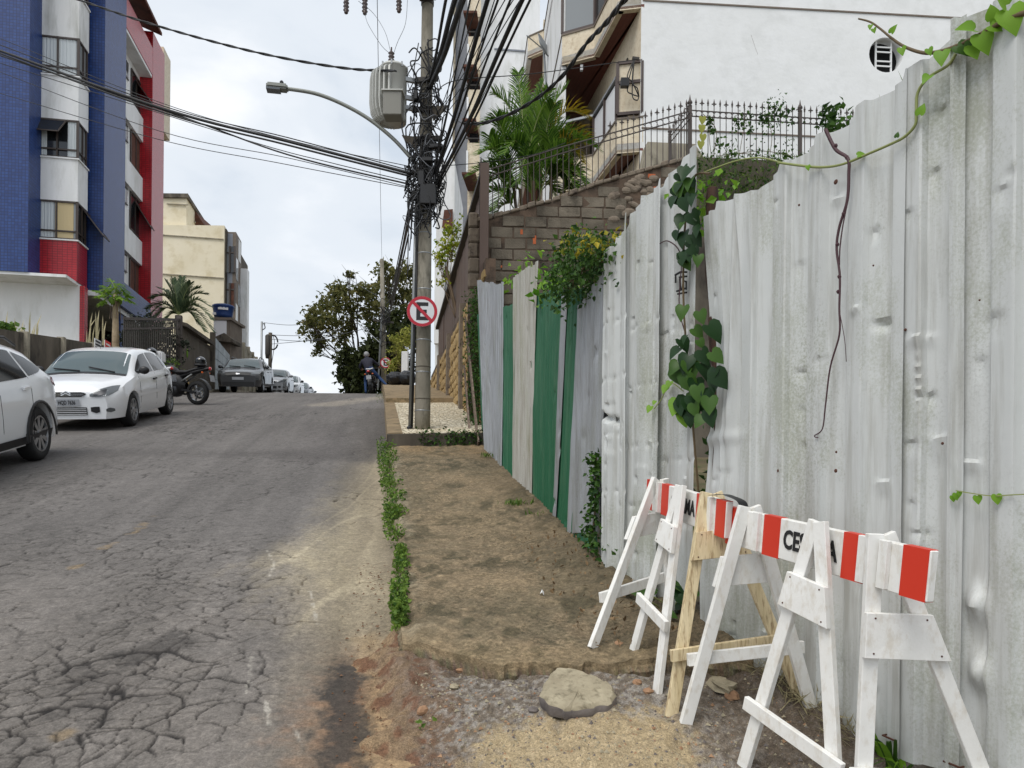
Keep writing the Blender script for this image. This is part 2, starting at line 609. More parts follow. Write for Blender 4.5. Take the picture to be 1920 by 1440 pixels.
def tiles(name, c1, c2, joint, w=0.10, h=0.06, rough=0.3):
 """small glazed facade tiles; root frames are street aligned so x+y runs along either face"""
 k = Nd(name)
 tcn = k.new('ShaderNodeTexCoord')
 sp = k.new('ShaderNodeSeparateXYZ')
 k.lk(tcn.outputs['Object'], sp.inputs[0])
 cb = k.new('ShaderNodeCombineXYZ')
 k.lk(k.math('ADD', sp.outputs[0], sp.outputs[1]), cb.inputs[0])
 k.lk(sp.outputs[2], cb.inputs[1])
 b = k.new('ShaderNodeTexBrick')
 b.offset = 0.0
 b.inputs['Color1'].default_value = (*lin(c1), 1)
 b.inputs['Color2'].default_value = (*lin(c2), 1)
 b.inputs['Mortar'].default_value = (*lin(joint), 1)
 b.inputs['Scale'].default_value = 1.0
 b.inputs['Mortar Size'].default_value = 0.009
 b.inputs['Brick Width'].default_value = w
 b.inputs['Row Height'].default_value = h
 k.lk(cb.outputs[0], b.inputs['Vector'])
 n = k.noise(k.coord('Object'), 0.5, 4)
 c = k.mix(0.25, b.outputs['Color'], k.mix(n, lin(c1), lin(c2)))
 k.set(c, rough, 0.0, 0.5)
 k.bump(k.math('SUBTRACT', 1.0, b.outputs['Fac']), 0.4, 0.004)
tiles('tile_blue', (26, 52, 108), (40, 72, 134), (18, 30, 66), 0.105, 0.105, 0.42)
tiles('tile_red', (158, 22, 34), (182, 34, 44), (84, 14, 22), 0.16, 0.085)
def portuguese():
 k = Nd('portuguese_stone')
 v = k.coord('Object')
 vo = k.new('ShaderNodeTexVoronoi', feature='DISTANCE_TO_EDGE')
 vo.inputs['Scale'].default_value = 13.0
 k.lk(v, vo.inputs['Vector'])
 vc = k.new('ShaderNodeTexVoronoi', feature='F1')
 vc.inputs['Scale'].default_value = 13.0
 k.lk(v, vc.inputs['Vector'])
 c = k.mix(k.ramp(vc.outputs['Color'], [(0.2, 0.0), (0.8, 1.0)]), lin((204, 192, 164)), lin((228, 219, 196)))
 c = k.mix(k.ramp(vo.outputs['Distance'], [(0.04, 1.0), (0.12, 0.0)]), c, lin((120, 106, 82)))
 k.set(c, 0.85)
 k.bump(k.ramp(vo.outputs['Distance'], [(0.0, 0.0), (0.12, 1.0)]), 0.6, 0.012)
portuguese()
def attr_ground(name, rough=0.9, gscale=220.0, gmin=0.72, gmax=1.25, bs=0.5, bd=0.004, spec=0.35, moss=None):
 """base colour from the 'Col' attribute (stains, dust, soil laid out in plan), grain on top"""
 k = Nd(name)
 v = k.coord('Object')
 c = k.attr('Col')
 g = k.noise(v, gscale, 3, 0.7)
 g2 = k.noise(v, gscale * 0.16, 5, 0.65)
 f = k.ramp(g, [(0.3, gmin), (0.7, gmax)])
 f2 = k.ramp(g2, [(0.3, 0.80), (0.7, 1.2)])
 g3 = k.noise(v, gscale * 0.42, 4, 0.75)
 c = k.mix(1.0, c, k.ramp(g3, [(0.32, 0.72), (0.52, 1.0), (0.72, 1.3)]), 'MULTIPLY')
 if moss:
  mm = k.math('MULTIPLY', k.ramp(k.noise(v, 42.0, 6, 0.8), [(0.47, 0.0), (0.6, 1.0)]), k.ramp(k.noise(v, 1.7, 5, 0.65), [(0.38, 0.12), (0.6, 0.8)]))
  c = k.mix(mm, c, lin(moss))
 c = k.mix(1.0, c, f, 'MULTIPLY')
 c = k.mix(1.0, c, f2, 'MULTIPLY')
 k.set(c, rough, 0.0, spec)
 h = k.math('ADD', k.math('ADD', g, g3), k.math('MULTIPLY', g2, 1.5))
 k.bump(h, bs, bd)
 return k
attr_ground('asphalt', 0.88, 150.0, 0.75, 1.25, 0.55, 0.004)
attr_ground('slab_concrete', 0.95, 130.0, 0.72, 1.25, 0.8, 0.008, moss=(66, 62, 46))
attr_ground('dirt', 0.98, 160.0, 0.55, 1.4, 0.9, 0.008)
def sheet(name, c1, c2, grime, streak=0.5, moss=0.25, rough=0.5, metal=0.0):
 """weathered corrugated sheet: vertical streaks, speckled grime and algae"""
 k = Nd(name)
 v = k.coord('Object', (1, 1, 1))
 vs_ = k.coord('Object', (5, 5, 0.35))
 base = k.mix(k.noise(v, 1.6, 4), lin(c1), lin(c2))
 st = k.ramp(k.noise(vs_, 3.0, 6, 0.65), [(0.47, 0.0), (0.66, streak)])
 c = k.mix(st, base, lin(grime))
 sp = k.noise(v, 90.0, 4, 0.75)
 area = k.noise(k.coord('Object', (3, 3, 0.8), loc=(3, 1, 0)), 1.1, 4, 0.6)
 spm = k.math('MULTIPLY', k.ramp(sp, [(0.48, 0.0), (0.66, 1.0)]), k.ramp(area, [(0.5, 0.0), (0.7, 0.36)]))
 c = k.mix(spm, c, lin((112, 113, 102)))
 if moss:
  ma = k.noise(k.coord('Object', (2.2, 2.2, 0.9), loc=(7, 2, 4)), 1.3, 4, 0.6)
  c = k.mix(k.ramp(k.math('MULTIPLY', ma, k.math('ADD', 0.6, sp)), [(0.55, 0.0), (0.74, moss)]), c, lin((116, 120, 72)))
 k.set(c, rough, metal, 0.45)
 k.bump(k.noise(v, 14, 3), 0.08, 0.02)
 return k
sheet('sheet_white', (190, 193, 191), (208, 210, 208), (146, 144, 134), 0.55, 0.4, 0.5)
sheet('sheet_green', (26, 84, 56), (34, 98, 66), (78, 116, 88), 0.4, 0.0, 0.5)
sheet('sheet_zinc', (146, 149, 153), (168, 171, 175), (120, 119, 115), 0.6, 0.2, 0.45, 0.2)
sheet('sheet_beige', (168, 166, 158), (184, 182, 174), (128, 120, 104), 0.7, 0.3, 0.6)
def leaf(name, c1, c2, rough=0.5, trans=0.3, scale=3.0, c3=None):
 k = Nd(name)
 v = k.coord('Object')
 n = k.noise(v, scale, 3)
 oi = k.new('ShaderNodeNewGeometry')
 rnd = oi.outputs['Random Per Island']
 f = k.math('ADD', k.math('MULTIPLY', n, 0.5), k.math('MULTIPLY', rnd, 0.5))
 st = [(0.25, lin(c1)), (0.75, lin(c2))]
 if c3:
  st.append((0.9, lin(c3)))
 c = k.ramp(f, st)
 k.set(c, rough, 0.0, 0.22)
 tr = k.new('ShaderNodeBsdfTranslucent')
 k.lk(c, tr.inputs['Color'])
 ms = k.new('ShaderNodeMixShader')
 ms.inputs[0].default_value = trans
 out = [n_ for n_ in k.t.nodes if n_.type == 'OUTPUT_MATERIAL'][0]
 k.lk(k.b.outputs[0], ms.inputs[1])
 k.lk(tr.outputs[0], ms.inputs[2])
 k.lk(ms.outputs[0], out.inputs['Surface'])
 return k
leaf('leaf_weed', (52, 84, 34), (124, 152, 66))
leaf('leaf_ivy', (34, 62, 26), (78, 112, 44), 0.4, 0.2)
leaf('leaf_ivy_yellow', (104, 118, 36), (196, 176, 52), 0.5, 0.3)
leaf('leaf_heart', (16, 36, 17), (38, 68, 32), 0.38, 0.12)
leaf('leaf_bright', (86, 136, 34), (136, 176, 58), 0.45, 0.35)
leaf('leaf_tree', (80, 88, 50), (132, 128, 76), 0.6, 0.45, 1.0, (146, 122, 74))
leaf('leaf_dark', (40, 50, 28), (78, 86, 46), 0.6, 0.3, 1.0)
leaf('leaf_yellowgreen', (132, 142, 62), (186, 184, 98), 0.6, 0.3)
leaf('leaf_vine_yellow', (104, 132, 34), (176, 176, 52), 0.5, 0.35)  # yellow-green is the leaf colour of the plant over the brown screen
leaf('leaf_palm', (50, 84, 28), (112, 146, 52), 0.45, 0.35, 1.5)
leaf('leaf_palm_yellow', (120, 116, 34), (168, 140, 44), 0.5, 0.3, 1.5)
leaf('leaf_palm_grey', (58, 76, 54), (104, 118, 86), 0.5, 0.25, 1.5)
leaf('leaf_hedge', (30, 38, 30), (58, 66, 52), 0.6, 0.15, 1.0)
leaf('leaf_papaya', (84, 124, 44), (140, 172, 72), 0.5, 0.35)
leaf('grass_dry', (148, 140, 108), (186, 176, 140), 0.7, 0.2)
leaf('grass_green', (62, 92, 34), (110, 134, 58), 0.6, 0.3)
leaf('leaf_litter', (92, 74, 54), (140, 116, 86), 0.8, 0.1)
simple('stem_purple', (70, 42, 48), 0.6)
simple('stem_green', (134, 142, 84), 0.6)
simple('stem_brown', (94, 78, 52), 0.7)

# ------------------------------------------------------------------ ground sheets
def grid_faces(m, n):
 i, j = np.meshgrid(np.arange(m - 1), np.arange(n - 1), indexing='ij')
 a = (i * n + j).ravel()
 return np.stack([a, a + 1, a + n + 1, a + n], 1)
def terrain():
 xs = np.concatenate([np.linspace(-320, -40, 15), np.linspace(-36, 36, 37), np.linspace(40, 320, 15)])
 ys = np.concatenate([np.linspace(-120, -10, 12), np.linspace(-6, 90, 65), np.linspace(100, 700, 25)])
 Y, X = np.meshgrid(ys, xs, indexing='ij')
 Zz = gzv(Y) - 0.35
 nn = X * CA + Y * SA
 # the vacant lot behind the sheet fence lies a little lower, gardens on the left a little higher
 Zz = Zz + 0.9 * sst(-7.6, -9.5, nn) * (Y > 2)
 V = np.stack([X.ravel(), Y.ravel(), Zz.ravel()], 1)
 o = mesh_obj('ground', V, grid_faces(*X.shape), 'terrain', None, True)
 struct(o)
terrain()
ROAD_R, ROAD_L = 0.17, -6.5
def P2(x, y, dz=0.0):
 p = on_ground(x, y, dz)
 return (p.x, p.y)
def road():
 ts = [-60, -40, -25, -15, -8, -4, -1, 0, 0.6, 1.1, 1.5]
 t = 1.8
 while t < 21:
  ts.append(t)
  t += max(0.009, t * t / 2600.0)
 while t < 125:
  ts.append(t)
  t += max(0.25, t * 0.012)
 ts = np.array(ts)
 nf, nc = 360, 14
 rows = []
 for t in ts:
  nm = -6.3 if t > 7.2 else max(-6.3, -0.82 * max(t, 1.8) - 0.55)
  rows.append(np.concatenate([np.linspace(ROAD_L, nm, nc, endpoint=False), np.linspace(nm, ROAD_R, nf)]))
 Nn = np.array(rows)
 T = np.repeat(ts[:, None], Nn.shape[1], 1)
 X = Nn * CA - T * SA
 Y = T * CA + Nn * SA
 Zg = gzv(Y)
 near = sst(30, 6, Y)

 # ---- cracks
 wx = (fbm(X * 1.7, Y * 1.7, 4, 3) - 0.5)
 wy = (fbm(X * 1.7 + 40, Y * 1.7, 4, 8) - 0.5)
 _, e1, id1 = voro((X + wx * 0.5) / 0.29, (Y + wy * 0.5) / 0.27, 2)
 _, e1b, id1b = voro((X + wx * 0.4) / 0.165, (Y + wy * 0.4) / 0.15, 12)
 sel = sst(0.46, 0.5, fbm(X * 1.9 + 4, Y * 1.9, 3, 29))
 e1, id1 = np.where(sel > 0.5, e1, e1b * 0.8), np.where(sel > 0.5, id1, id1b)
 _, e2, id2 = voro((X + wx * 0.28) / 0.13, (Y + wy * 0.28) / 0.13, 31)
 _, e3, _ = voro((X + wx * 1.1) / 1.25, (Y + wy * 1.1) / 1.05, 71)
 blot = fbm(X * 0.55 + 3, Y * 0.55, 4, 21)
 allig = P2(190, 1300)
 ga = np.exp(-(((X - allig[0] + 0.1) / 1.0) ** 2 + ((Y - allig[1]) / 0.62) ** 2))
 gb = np.exp(-(((X + 1.6) / 1.7) ** 2 + ((Y - 4.6) / 1.3) ** 2))
 inten = np.clip(1.15 * ga + 0.5 * gb + 0.22 + 0.14 * sst(3, 7, Y) * sst(14, 10, Y) + 0.5 * (blot - 0.47) * 3.0, 0, 1.25)
 # the gutter side is smoother
 side = sst(0.0, -0.9, Nn + 0.2)
 inten = inten * (0.25 + 0.75 * side)
 fine = fbm(X * 9, Y * 9, 3, 55)
 hf = fbm(X * 17, Y * 17, 4, 57)
 uf = vnoise(X * 75, Y * 75, 58)
 k1 = (1 - sst(0.006, 0.026 + 0.04 * ga + 0.004 * np.clip(Y, 0, 12), e1 + (fine - 0.5) * 0.05 + (hf - 0.5) * 0.05)) * sst(0.2, 0.55, inten) * np.clip(ga * 1.6 + sst(0.36, 0.54, fbm(X * 3.1 + 7, Y * 2.6, 3, 93)), 0, 1)
 k2 = (1 - sst(0.015, 0.07, e2 + (hf - 0.5) * 0.09)) * sst(0.5, 0.95, inten) * 0.85
 keep = sst(0.40, 0.56, fbm(X * 1.3 + 11, Y * 1.3, 3, 91))
 k3 = (1 - sst(0.002, 0.011, e3 + (hf - 0.5) * 0.022)) * keep * 0.9
 crack = np.clip(np.maximum(np.maximum(k1, k2), k3), 0, 1)

 # ---- stains, dust and soil, laid out from the photograph in plan
 base = np.array(lin((104, 100, 97)))
 C = np.ones(X.shape + (3,)) * base
 big = fbm(X * 0.5, Y * 0.35, 4, 12)
 mid = fbm(X * 2.3, Y * 2.3, 4, 14) * 0.55 + 0.45 * fbm(X * 13, Y * 13, 4, 15) + (uf - 0.5) * 0.10
 mid = 0.5 + (mid - 0.5) * 1.35
 C = C * (0.84 + 0.32 * big)[..., None] * (0.9 + 0.2 * mid)[..., None]
 plate = ((id1 - 0.5) * 0.22 * sst(0.3, 0.7, inten))
 C = C * (1 + plate)[..., None]
 def lay(mask, colr, amt):
  nonlocal C
  m = np.clip(mask * amt, 0, 1)[..., None]
  C = C * (1 - m) + np.array(lin(colr)) * m
 # tyre-worn tone across the lane, warmer near the camera
 lay(sst(7, 3, Y) * (0.4 + 0.6 * mid), (134, 124, 112), 0.35)
 # pale dust fan below the kerb
 dust = [P2(*p) for p in ((722, 850), (690, 865), (640, 940), (560, 1010), (480, 1060), (500, 1120), (560, 1180), (640, 1215), (740, 1190), (735, 1050), (722, 930))]
 sdv = poly_sd(X, Y, dust)
 wisp = fbm(X * 3.5, Y * 1.2, 5, 33) * 0.7 + hf * 0.3
 wisp2 = fbm(X * 9 + Y * 5, Y * 3 - X * 2, 5, 37) + (uf - 0.5) * 0.3
 lay(sst(0.35, -0.55, sdv + (wisp - 0.5) * 0.9) * (0.5 + 0.9 * wisp2), (178, 165, 138), 0.72)
 gut = sst(-0.55, 0.12, Nn + (wisp - 0.5) * 0.5) * sst(1.6, 2.4, Y) * sst(12.2, 9, Y)
 lay(gut, (168, 152, 122), 0.5)
 # soil spilled along the edge of the dirt patch
 dirt = sst(-0.42, 0.0, Nn + (mid - 0.5) * 0.5) * sst(4.3, 3.3, Y) * sst(0.2, 1.2, Y)
 lay(dirt, (150, 112, 82), 0.7)
 soil = [P2(*p) for p in ((720, 1190), (690, 1300), (650, 1440), (800, 1440), (790, 1200))]
 lay(sst(0.16, -0.05, poly_sd(X, Y, soil) + (mid - 0.5) * 0.35), (164, 140, 106), 0.7)
 # dark damp patch by the soil, oil in the alligator cracks, patched asphalt further up
 damp = [P2(*p) for p in ((640, 1225), (690, 1260), (700, 1350), (690, 1440), (590, 1440), (600, 1300))]
 lay(sst(0.06, -0.06, poly_sd(X, Y, damp) + (mid - 0.5) * 0.28), (58, 56, 55), 0.85)
 oil = [P2(*p) for p in ((90, 1330), (130, 1255), (230, 1245), (330, 1235), (300, 1290), (190, 1345))]
 lay(sst(0.1, -0.12, poly_sd(X, Y, oil) + (mid - 0.5) * 0.4), (58, 54, 52), 0.4)
 oil2 = [P2(*p) for p in ((190, 1235), (330, 1190), (345, 1205), (230, 1260))]
 lay(sst(0.08, -0.05, poly_sd(X, Y, oil2) + (mid - 0.5) * 0.3), (50, 47, 45), 0.6)
 lay(sst(0.35, 0.75, crack + (1 - sst(0, 0.16, e1)) * ga) * ga, (44, 41, 40), 0.45)
 patch = [P2(*p) for p in ((590, 795), (625, 795), (690, 850), (700, 862), (560, 862), (470, 850), (600, 838))]
 lay(sst(0.5, -0.3, poly_sd(X, Y, patch) + (wisp - 0.5) * 0.9), (88, 84, 82), 0.75)
 band = [P2(0, 868), P2(160, 848), P2(330, 850), P2(520, 852), P2(700, 858)]
 lay(sst(0.5, 0.05, seg_dist(X, Y, band) + (wisp - 0.5) * 0.5), (76, 72, 70), 0.3)
 edge = [P2(722, 768), P2(722, 800), P2(725, 842)]
 lay(sst(0.9, 0.1, seg_dist(X, Y, edge) + (wisp - 0.5) * 0.5), (78, 73, 68), 0.7)
 lay(sst(0.7, 0.1, seg_dist(X, Y, [P2(610, 760), P2(690, 748), P2(760, 742)]) + (wisp - .5) * 0.8), (168, 158, 142), 0.4)
 # paint drips, a worn yellow dash line and other scraps of paint
 drips = [((471, 1232), (468, 1275), (462, 1300)), ((498, 1312), (506, 1355)), ((546, 1352), (570, 1392), (560, 1410)),
    ((582, 1105), (595, 1165)), ((498, 1025), (515, 1055), (505, 1080))]
 for dpts in drips:
  d = seg_dist(X, Y, [P2(*p) for p in dpts])
  lay(sst(0.010, 0.002, d + (hf - 0.5) * 0.03) * sst(0.3, 0.6, fbm(X * 14 + 2, Y * 5, 3, 66)), (196, 190, 178), 0.5)
 for a, b in (((285, 966), (262, 985)), ((252, 990), (244, 995)), ((215, 1015), (192, 1025)), ((155, 1050), (140, 1062)), ((122, 1374), (112, 1378))):
  d = seg_dist(X, Y, [P2(*a), P2(*b)])
  lay(sst(0.055, 0.02, d + (mid - 0.5) * 0.05) * sst(0.35, 0.55, fine), (160, 132, 84), 0.35)
 tr = np.abs(((fbm(X * 0.8, Y * 0.25, 3, 61) * 9) % 1) - 0.5)
 lay(sst(0.12, 0.02, tr) * sst(0.2, -0.4, sdv), (212, 198, 168), 0.35)
 C = C * (0.80 + 0.26 * uf + 0.28 * (hf - 0.3))[..., None]
 strk = fbm(Nn * 3.2, T * 0.22, 4, 83) * 0.6 + fbm(Nn * 9, T * 0.5, 3, 84) * 0.4
 C = C * (1 + 0.75 * (strk - 0.5))[..., None]
 # cracks hold dark dirt
 lay(crack, (34, 31, 30), 0.92)
 lay(k3 * sst(0.3, -0.2, sdv), (96, 80, 56), 0.5)
 Z = Zg - crack * 0.012 * near + (mid - 0.5) * 0.012 * near + (id1 - 0.5) * 0.006 * sst(0.3, 0.7, inten) * near
 # the lane dips a little in front of the rise, and into the gutter
 Z -= 0.03 * sst(-0.7, 0.0, Nn) * sst(12, 10, Y) + 0.02 * np.exp(-((Y - 6.3) / 0.8) ** 2)
 V = np.stack([X.ravel(), Y.ravel(), Z.ravel()], 1)
 o = mesh_obj('road', V, grid_faces(*X.shape), 'asphalt', None, True)
 attr(o, 'Col', C.reshape(-1, 3))
 struct(o)
road()

# ------------------------------------------------------------------ pavement slab in front of the sheet fence
def front_edge(n):
 """t of the slab's broken near edge at lateral position n"""
 return np.interp(n, [0.1, 0.17, 0.3, 0.42, 0.52, 0.75, 1.0, 1.3, 1.6, 2.0], [3.80, 3.78, 3.66, 3.55, 3.45, 3.40, 3.36, 3.30, 3.24, 3.2])
SLAB_H = 0.10
def slab():
 m, n = 420, 150
 nn = np.linspace(0.15, 1.72, n)
 T = np.zeros((m, n))
 t1 = 10.75
 for j, q in enumerate(nn):
  fe = front_edge(q) + (vnoise(np.array([q * 14.0]), np.array([2.5]), 4)[0] - 0.5) * 0.07 + (vnoise(np.array([q * 50.0]), np.array([1.5]), 4)[0] - 0.5) * 0.02
  g = np.linspace(0, 1, m) ** 1.7
  T[:, j] = fe + (t1 - fe) * g
 Nn = np.repeat(nn[None, :], m, 0)
 Nn[:, 0] += (vnoise(T[:, 0] * 3, T[:, 0] * 0, 9) - 0.5) * 0.07
 Nn[:, 1:6] += ((vnoise(T[:, 0] * 3, T[:, 0] * 0, 9) - 0.5) * 0.07)[:, None] * np.linspace(0.8, 0.1, 5)
 X, Y = Nn * CA - T * SA, T * CA + Nn * SA
 mid, big = fbm(X * 2.2, Y * 2.2, 5, 3), fbm(X * 0.7, Y * 0.7, 4, 5)
 fine = fbm(X * 14, Y * 14, 4, 7)
 mid = 0.5 + (mid * 0.65 + fine * 0.35 - 0.5) * 1.4
 uf = vnoise(X * 60, Y * 60, 8)
 Z = gzv(Y) + SLAB_H + (mid - 0.5) * 0.03 + (big - 0.5) * 0.05 + (fine - 0.5) * 0.012
 # soil banked up along the fence
 Z += 0.05 * sst(1.05, 1.45, Nn) * (0.4 + mid) * sst(11, 5, Y)
 rim = sst(0.05, 0.0, Nn - 0.16)
 Z -= 0.025 * rim
 Z[0, :] -= 0.025
 C = np.ones(X.shape + (3,)) * np.array(lin((142, 125, 100)))
 def lay(mask, colr, amt):
  nonlocal C
  k = np.clip(mask * amt, 0, 1)[..., None]
  C = C * (1 - k) + np.array(lin(colr)) * k
 lay(sst(0.42, 0.62, mid), (158, 138, 108), 0.3)
 lay(sst(0.40, 0.62, fbm(X * 1.7, Y * 1.5, 5, 41) * 0.6 + 0.4 * fbm(X * 16, Y * 12, 4, 42)), (98, 92, 74), 0.5)
 lay(sst(0.52, 0.62, fbm(X * 9, Y * 7, 4, 45)) * sst(0.35, 0.6, fbm(X * 1.1 + 5, Y * 1.1, 3, 47)), (74, 70, 52), 0.7)
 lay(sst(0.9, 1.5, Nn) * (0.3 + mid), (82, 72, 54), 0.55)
 lay(sst(9.0, 10.6, Y) * sst(0.3, 0.8, mid), (166, 136, 98), 0.6)
 lay(sst(0.35, 0.17, Nn) * sst(0.4, 0.6, mid), (158, 150, 130), 0.5)
 lay(sst(0.3, 0.02, T - front_edge(Nn)) * 0.7, (164, 142, 108), 0.5)
 C = C * (0.78 + 0.44 * uf)[..., None] * (0.85 + 0.3 * fine)[..., None]
 V = np.stack([X.ravel(), Y.ravel(), Z.ravel()], 1)
 Fc = grid_faces(m, n).tolist()
 Vl = V.tolist()
 Cl = C.reshape(-1, 3).tolist()
 # broken side and front faces
 ring = [i * n for i in range(m - 1, -1, -1)] + list(range(1, n))
 b0 = len(Vl)
 R2 = random.Random(3)
 for lev, (dz, out) in enumerate(((0.03, 0.012), (0.09, -0.012), (0.17, -0.03))):
  for k, i in enumerate(ring):
   x, y, z = V[i]
   q, t = NT((x, y))
   on_side = k < m
   j = R2.uniform(-0.012, 0.012)
   if on_side:
    q -= out + j
   else:
    t -= out * 0.6 + (vnoise(np.array([q * 30.0]), np.array([lev * 3.5]), 14)[0] - 0.5) * 0.04
   p = S(q, t, z - dz)
   Vl.append(tuple(p))
   s_ = 0.95 if lev == 0 else 0.8
   cc = lin((128, 116, 94)) if lev < 2 else lin((104, 84, 62))
   Cl.append([c * R2.uniform(0.85, 1.1) for c in cc])
 L = len(ring)
 for lev in range(3):
  for k in range(L - 1):
   a = ring[k] if lev == 0 else b0 + (lev - 1) * L + k
   b = ring[k + 1] if lev == 0 else b0 + (lev - 1) * L + k + 1
   c, d = b0 + lev * L + k + 1, b0 + lev * L + k
   Fc.append((a, b, c, d))
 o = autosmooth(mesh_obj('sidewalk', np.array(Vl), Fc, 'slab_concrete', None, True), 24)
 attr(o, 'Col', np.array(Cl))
 struct(o)
slab()
def slab_z(X, Y):
 return gz(Y) + SLAB_H

# ------------------------------------------------------------------ dug-up ground at the barricades
def dirt_h(X, Y):
 X, Y = np.asarray(X, float), np.asarray(Y, float)
 q = X * CA + Y * SA
 t = -X * SA + Y * CA
 g = -1.6 + 0.204 * Y
 d = -0.03 - 0.05 * sst(0.25, 0.9, q)
 d = d + (0.06 + 0.07 * sst(0.35, 0.9, q)) * sst(1.1, 0.0, front_edge(q) - t)
 d = d + 0.035 * sst(0.42, 0.56, fbm(X * 2.4, Y * 2.4, 4, 13)) + (fbm(X * 9, Y * 9, 4, 17) - 0.5) * 0.03 + (fbm(X * 30, Y * 30, 3, 19) - 0.5) * 0.022
 d = d + 0.05 * np.exp(-(((X - 0.30) / 0.30) ** 2 + ((Y - 2.72) / 0.22) ** 2))
 # a scoop washed out under the slab's left corner
 d = d - 0.05 * np.exp(-(((q - 0.32) / 0.16) ** 2 + ((t - 3.5) / 0.18) ** 2))
 d = d + 0.02 * sst(0.25, 0.05, q) * (fbm(X * 7, Y * 7, 3, 91) - 0.45) * 3
 return g + d
def dirt():
 nn = np.linspace(-0.16, 3.4, 330)
 ts = np.concatenate([np.linspace(-3, 1.4, 40), np.linspace(1.41, 4.1, 270)])
 T, Nn = np.meshgrid(ts, nn, indexing='ij')
 X, Y = Nn * CA - T * SA, T * CA + Nn * SA
 Z = dirt_h(X, Y)
 Z = Z - 0.07 * sst(0.10, -0.12, Nn + (fbm(X * 4, Y * 4, 4, 77) - 0.5) * 0.42)
 mid, fine = fbm(X * 3, Y * 3, 5, 3), fbm(X * 22, Y * 22, 3, 8)
 vf = fbm(X * 55, Y * 55, 2, 9)
 C = np.ones(X.shape + (3,)) * np.array(lin((130, 119, 106)))
 def lay(mask, colr, amt):
  nonlocal C
  k = np.clip(mask * amt, 0, 1)[..., None]
  C = C * (1 - k) + np.array(lin(colr)) * k
 lay(sst(0.54, 0.62, vf), (154, 147, 138), 0.7)
 lay(sst(0.5, 0.34, vf), (82, 73, 64), 0.45)
 mid = 0.5 + (mid * 0.6 + fine * 0.4 - 0.5) * 1.5
 red = sst(0.42, 0.15, Nn + (mid - 0.5) * 0.5)
 lay(red, (122, 98, 78), 0.65)
 lay(sst(0.14, -0.04, Nn + (mid - 0.5) * 0.4), (152, 128, 98), 0.85)
 lay(red * sst(0.5, 0.65, fine), (116, 78, 56), 0.7)
 sand = [P2(*p, 0.02) for p in ((890, 1440), (920, 1370), (1000, 1345), (1130, 1340), (1230, 1345), (1300, 1385), (1330, 1500), (880, 1500))]
 lay(sst(0.10, -0.07, poly_sd(X, Y, sand) + (mid - 0.5) * 0.3 + (vf - 0.5) * 0.12), (188, 168, 132), 0.85)
 gravel = [P2(*p, 0.02) for p in ((830, 1260), (900, 1245), (1230, 1250), (1290, 1330), (1150, 1345), (930, 1345), (850, 1400), (810, 1330))]
 lay(sst(0.08, -0.06, poly_sd(X, Y, gravel) + (mid - 0.5) * 0.2) * sst(0.5, 0.6, vf + (fine - 0.5) * 0.5), (158, 152, 144), 0.7)
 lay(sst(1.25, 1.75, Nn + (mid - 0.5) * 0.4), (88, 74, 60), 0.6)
 V = np.stack([X.ravel(), Y.ravel(), Z.ravel()], 1)
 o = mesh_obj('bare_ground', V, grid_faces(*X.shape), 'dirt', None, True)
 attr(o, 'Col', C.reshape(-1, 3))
 struct(o)
dirt()
def dz_at(X, Y):
 return float(dirt_h(np.array([X]), np.array([Y]))[0])

# ------------------------------------------------------------------ stepped pavement by the utility pole and beyond
STEP_H = 0.27
def strip(name, n0, n1, t0, t1, dz, mat, dt=0.6, depth=0.3):
 mb = MB()
 k = max(2, int((t1 - t0) / dt))
 top, bot = [], []
 for i in range(k + 1):
  t = t0 + (t1 - t0) * i / k
  a, b = S(n0, t), S(n1, t)
  za, zb = gz(a.y) + dz, gz(b.y) + dz
  top.append((Vector((a.x, a.y, za)), Vector((b.x, b.y, zb))))
 P = []
 for a, b in top:
  P.append([a - Vector((0, 0, depth)), a, b, b - Vector((0, 0, depth))])
 mb.grid(P)
 b0 = 4 * k
 mb.f.append((0, 1, 2, 3)); mb.mi.append(0)
 mb.f.append((b0 + 3, b0 + 2, b0 + 1, b0)); mb.mi.append(0)
 return struct(mb.build(name, mat))
strip('stone_sidewalk', 0.34, 1.75, 10.78, 16.4, STEP_H, 'portuguese_stone')
strip('step_riser', 0.12, 1.76, 10.72, 10.779, STEP_H - 0.008, 'concrete_dark', 0.02)
strip('stone_kerb', 0.13, 0.34, 10.78, 16.4, STEP_H + 0.006, 'concrete_brown')
strip('upper_sidewalk', 0.15, 1.75, 16.4, 60, STEP_H + 0.10, 'concrete_brown', 0.6, 0.6)
strip('left_sidewalk', -7.3, -6.65, -40, 110, 0.12, 'concrete_kerb', 1.0)
strip('left_kerb', -6.65, -6.5, -40, 110, 0.126, 'concrete_light', 1.0)

# ------------------------------------------------------------------ foliage helpers
def leaf_arrays(pos, size, bias=(0, 0, 0.3), spread=1.0, nb=(0, 0, 1), width=0.36, fold=0.18, rs=None):
 rs = rs or NR
 pos = np.asarray(pos, float)
 N = len(pos)
 size = np.broadcast_to(np.asarray(size, float), (N,))
 d = rs.normal(size=(N, 3)) * spread + np.asarray(bias)
 d /= np.linalg.norm(d, axis=1)[:, None] + 1e-9
 nrm = rs.normal(size=(N, 3)) * 0.7 + np.asarray(nb)
 s = np.cross(d, nrm)
 s /= np.linalg.norm(s, axis=1)[:, None] + 1e-9
 nn = np.cross(s, d)
 L = size[:, None]
 v0 = pos
 v1 = pos + d * L * 0.42 + s * L * width + nn * L * fold
 v2 = pos + d * L
 v3 = pos + d * L * 0.42 - s * L * width + nn * L * fold
 V = np.stack([v0, v1, v2, v3], 1).reshape(-1, 3)
 Fq = (np.arange(N)[:, None] * 4 + np.array([0, 1, 2, 3]))
 return V, Fq
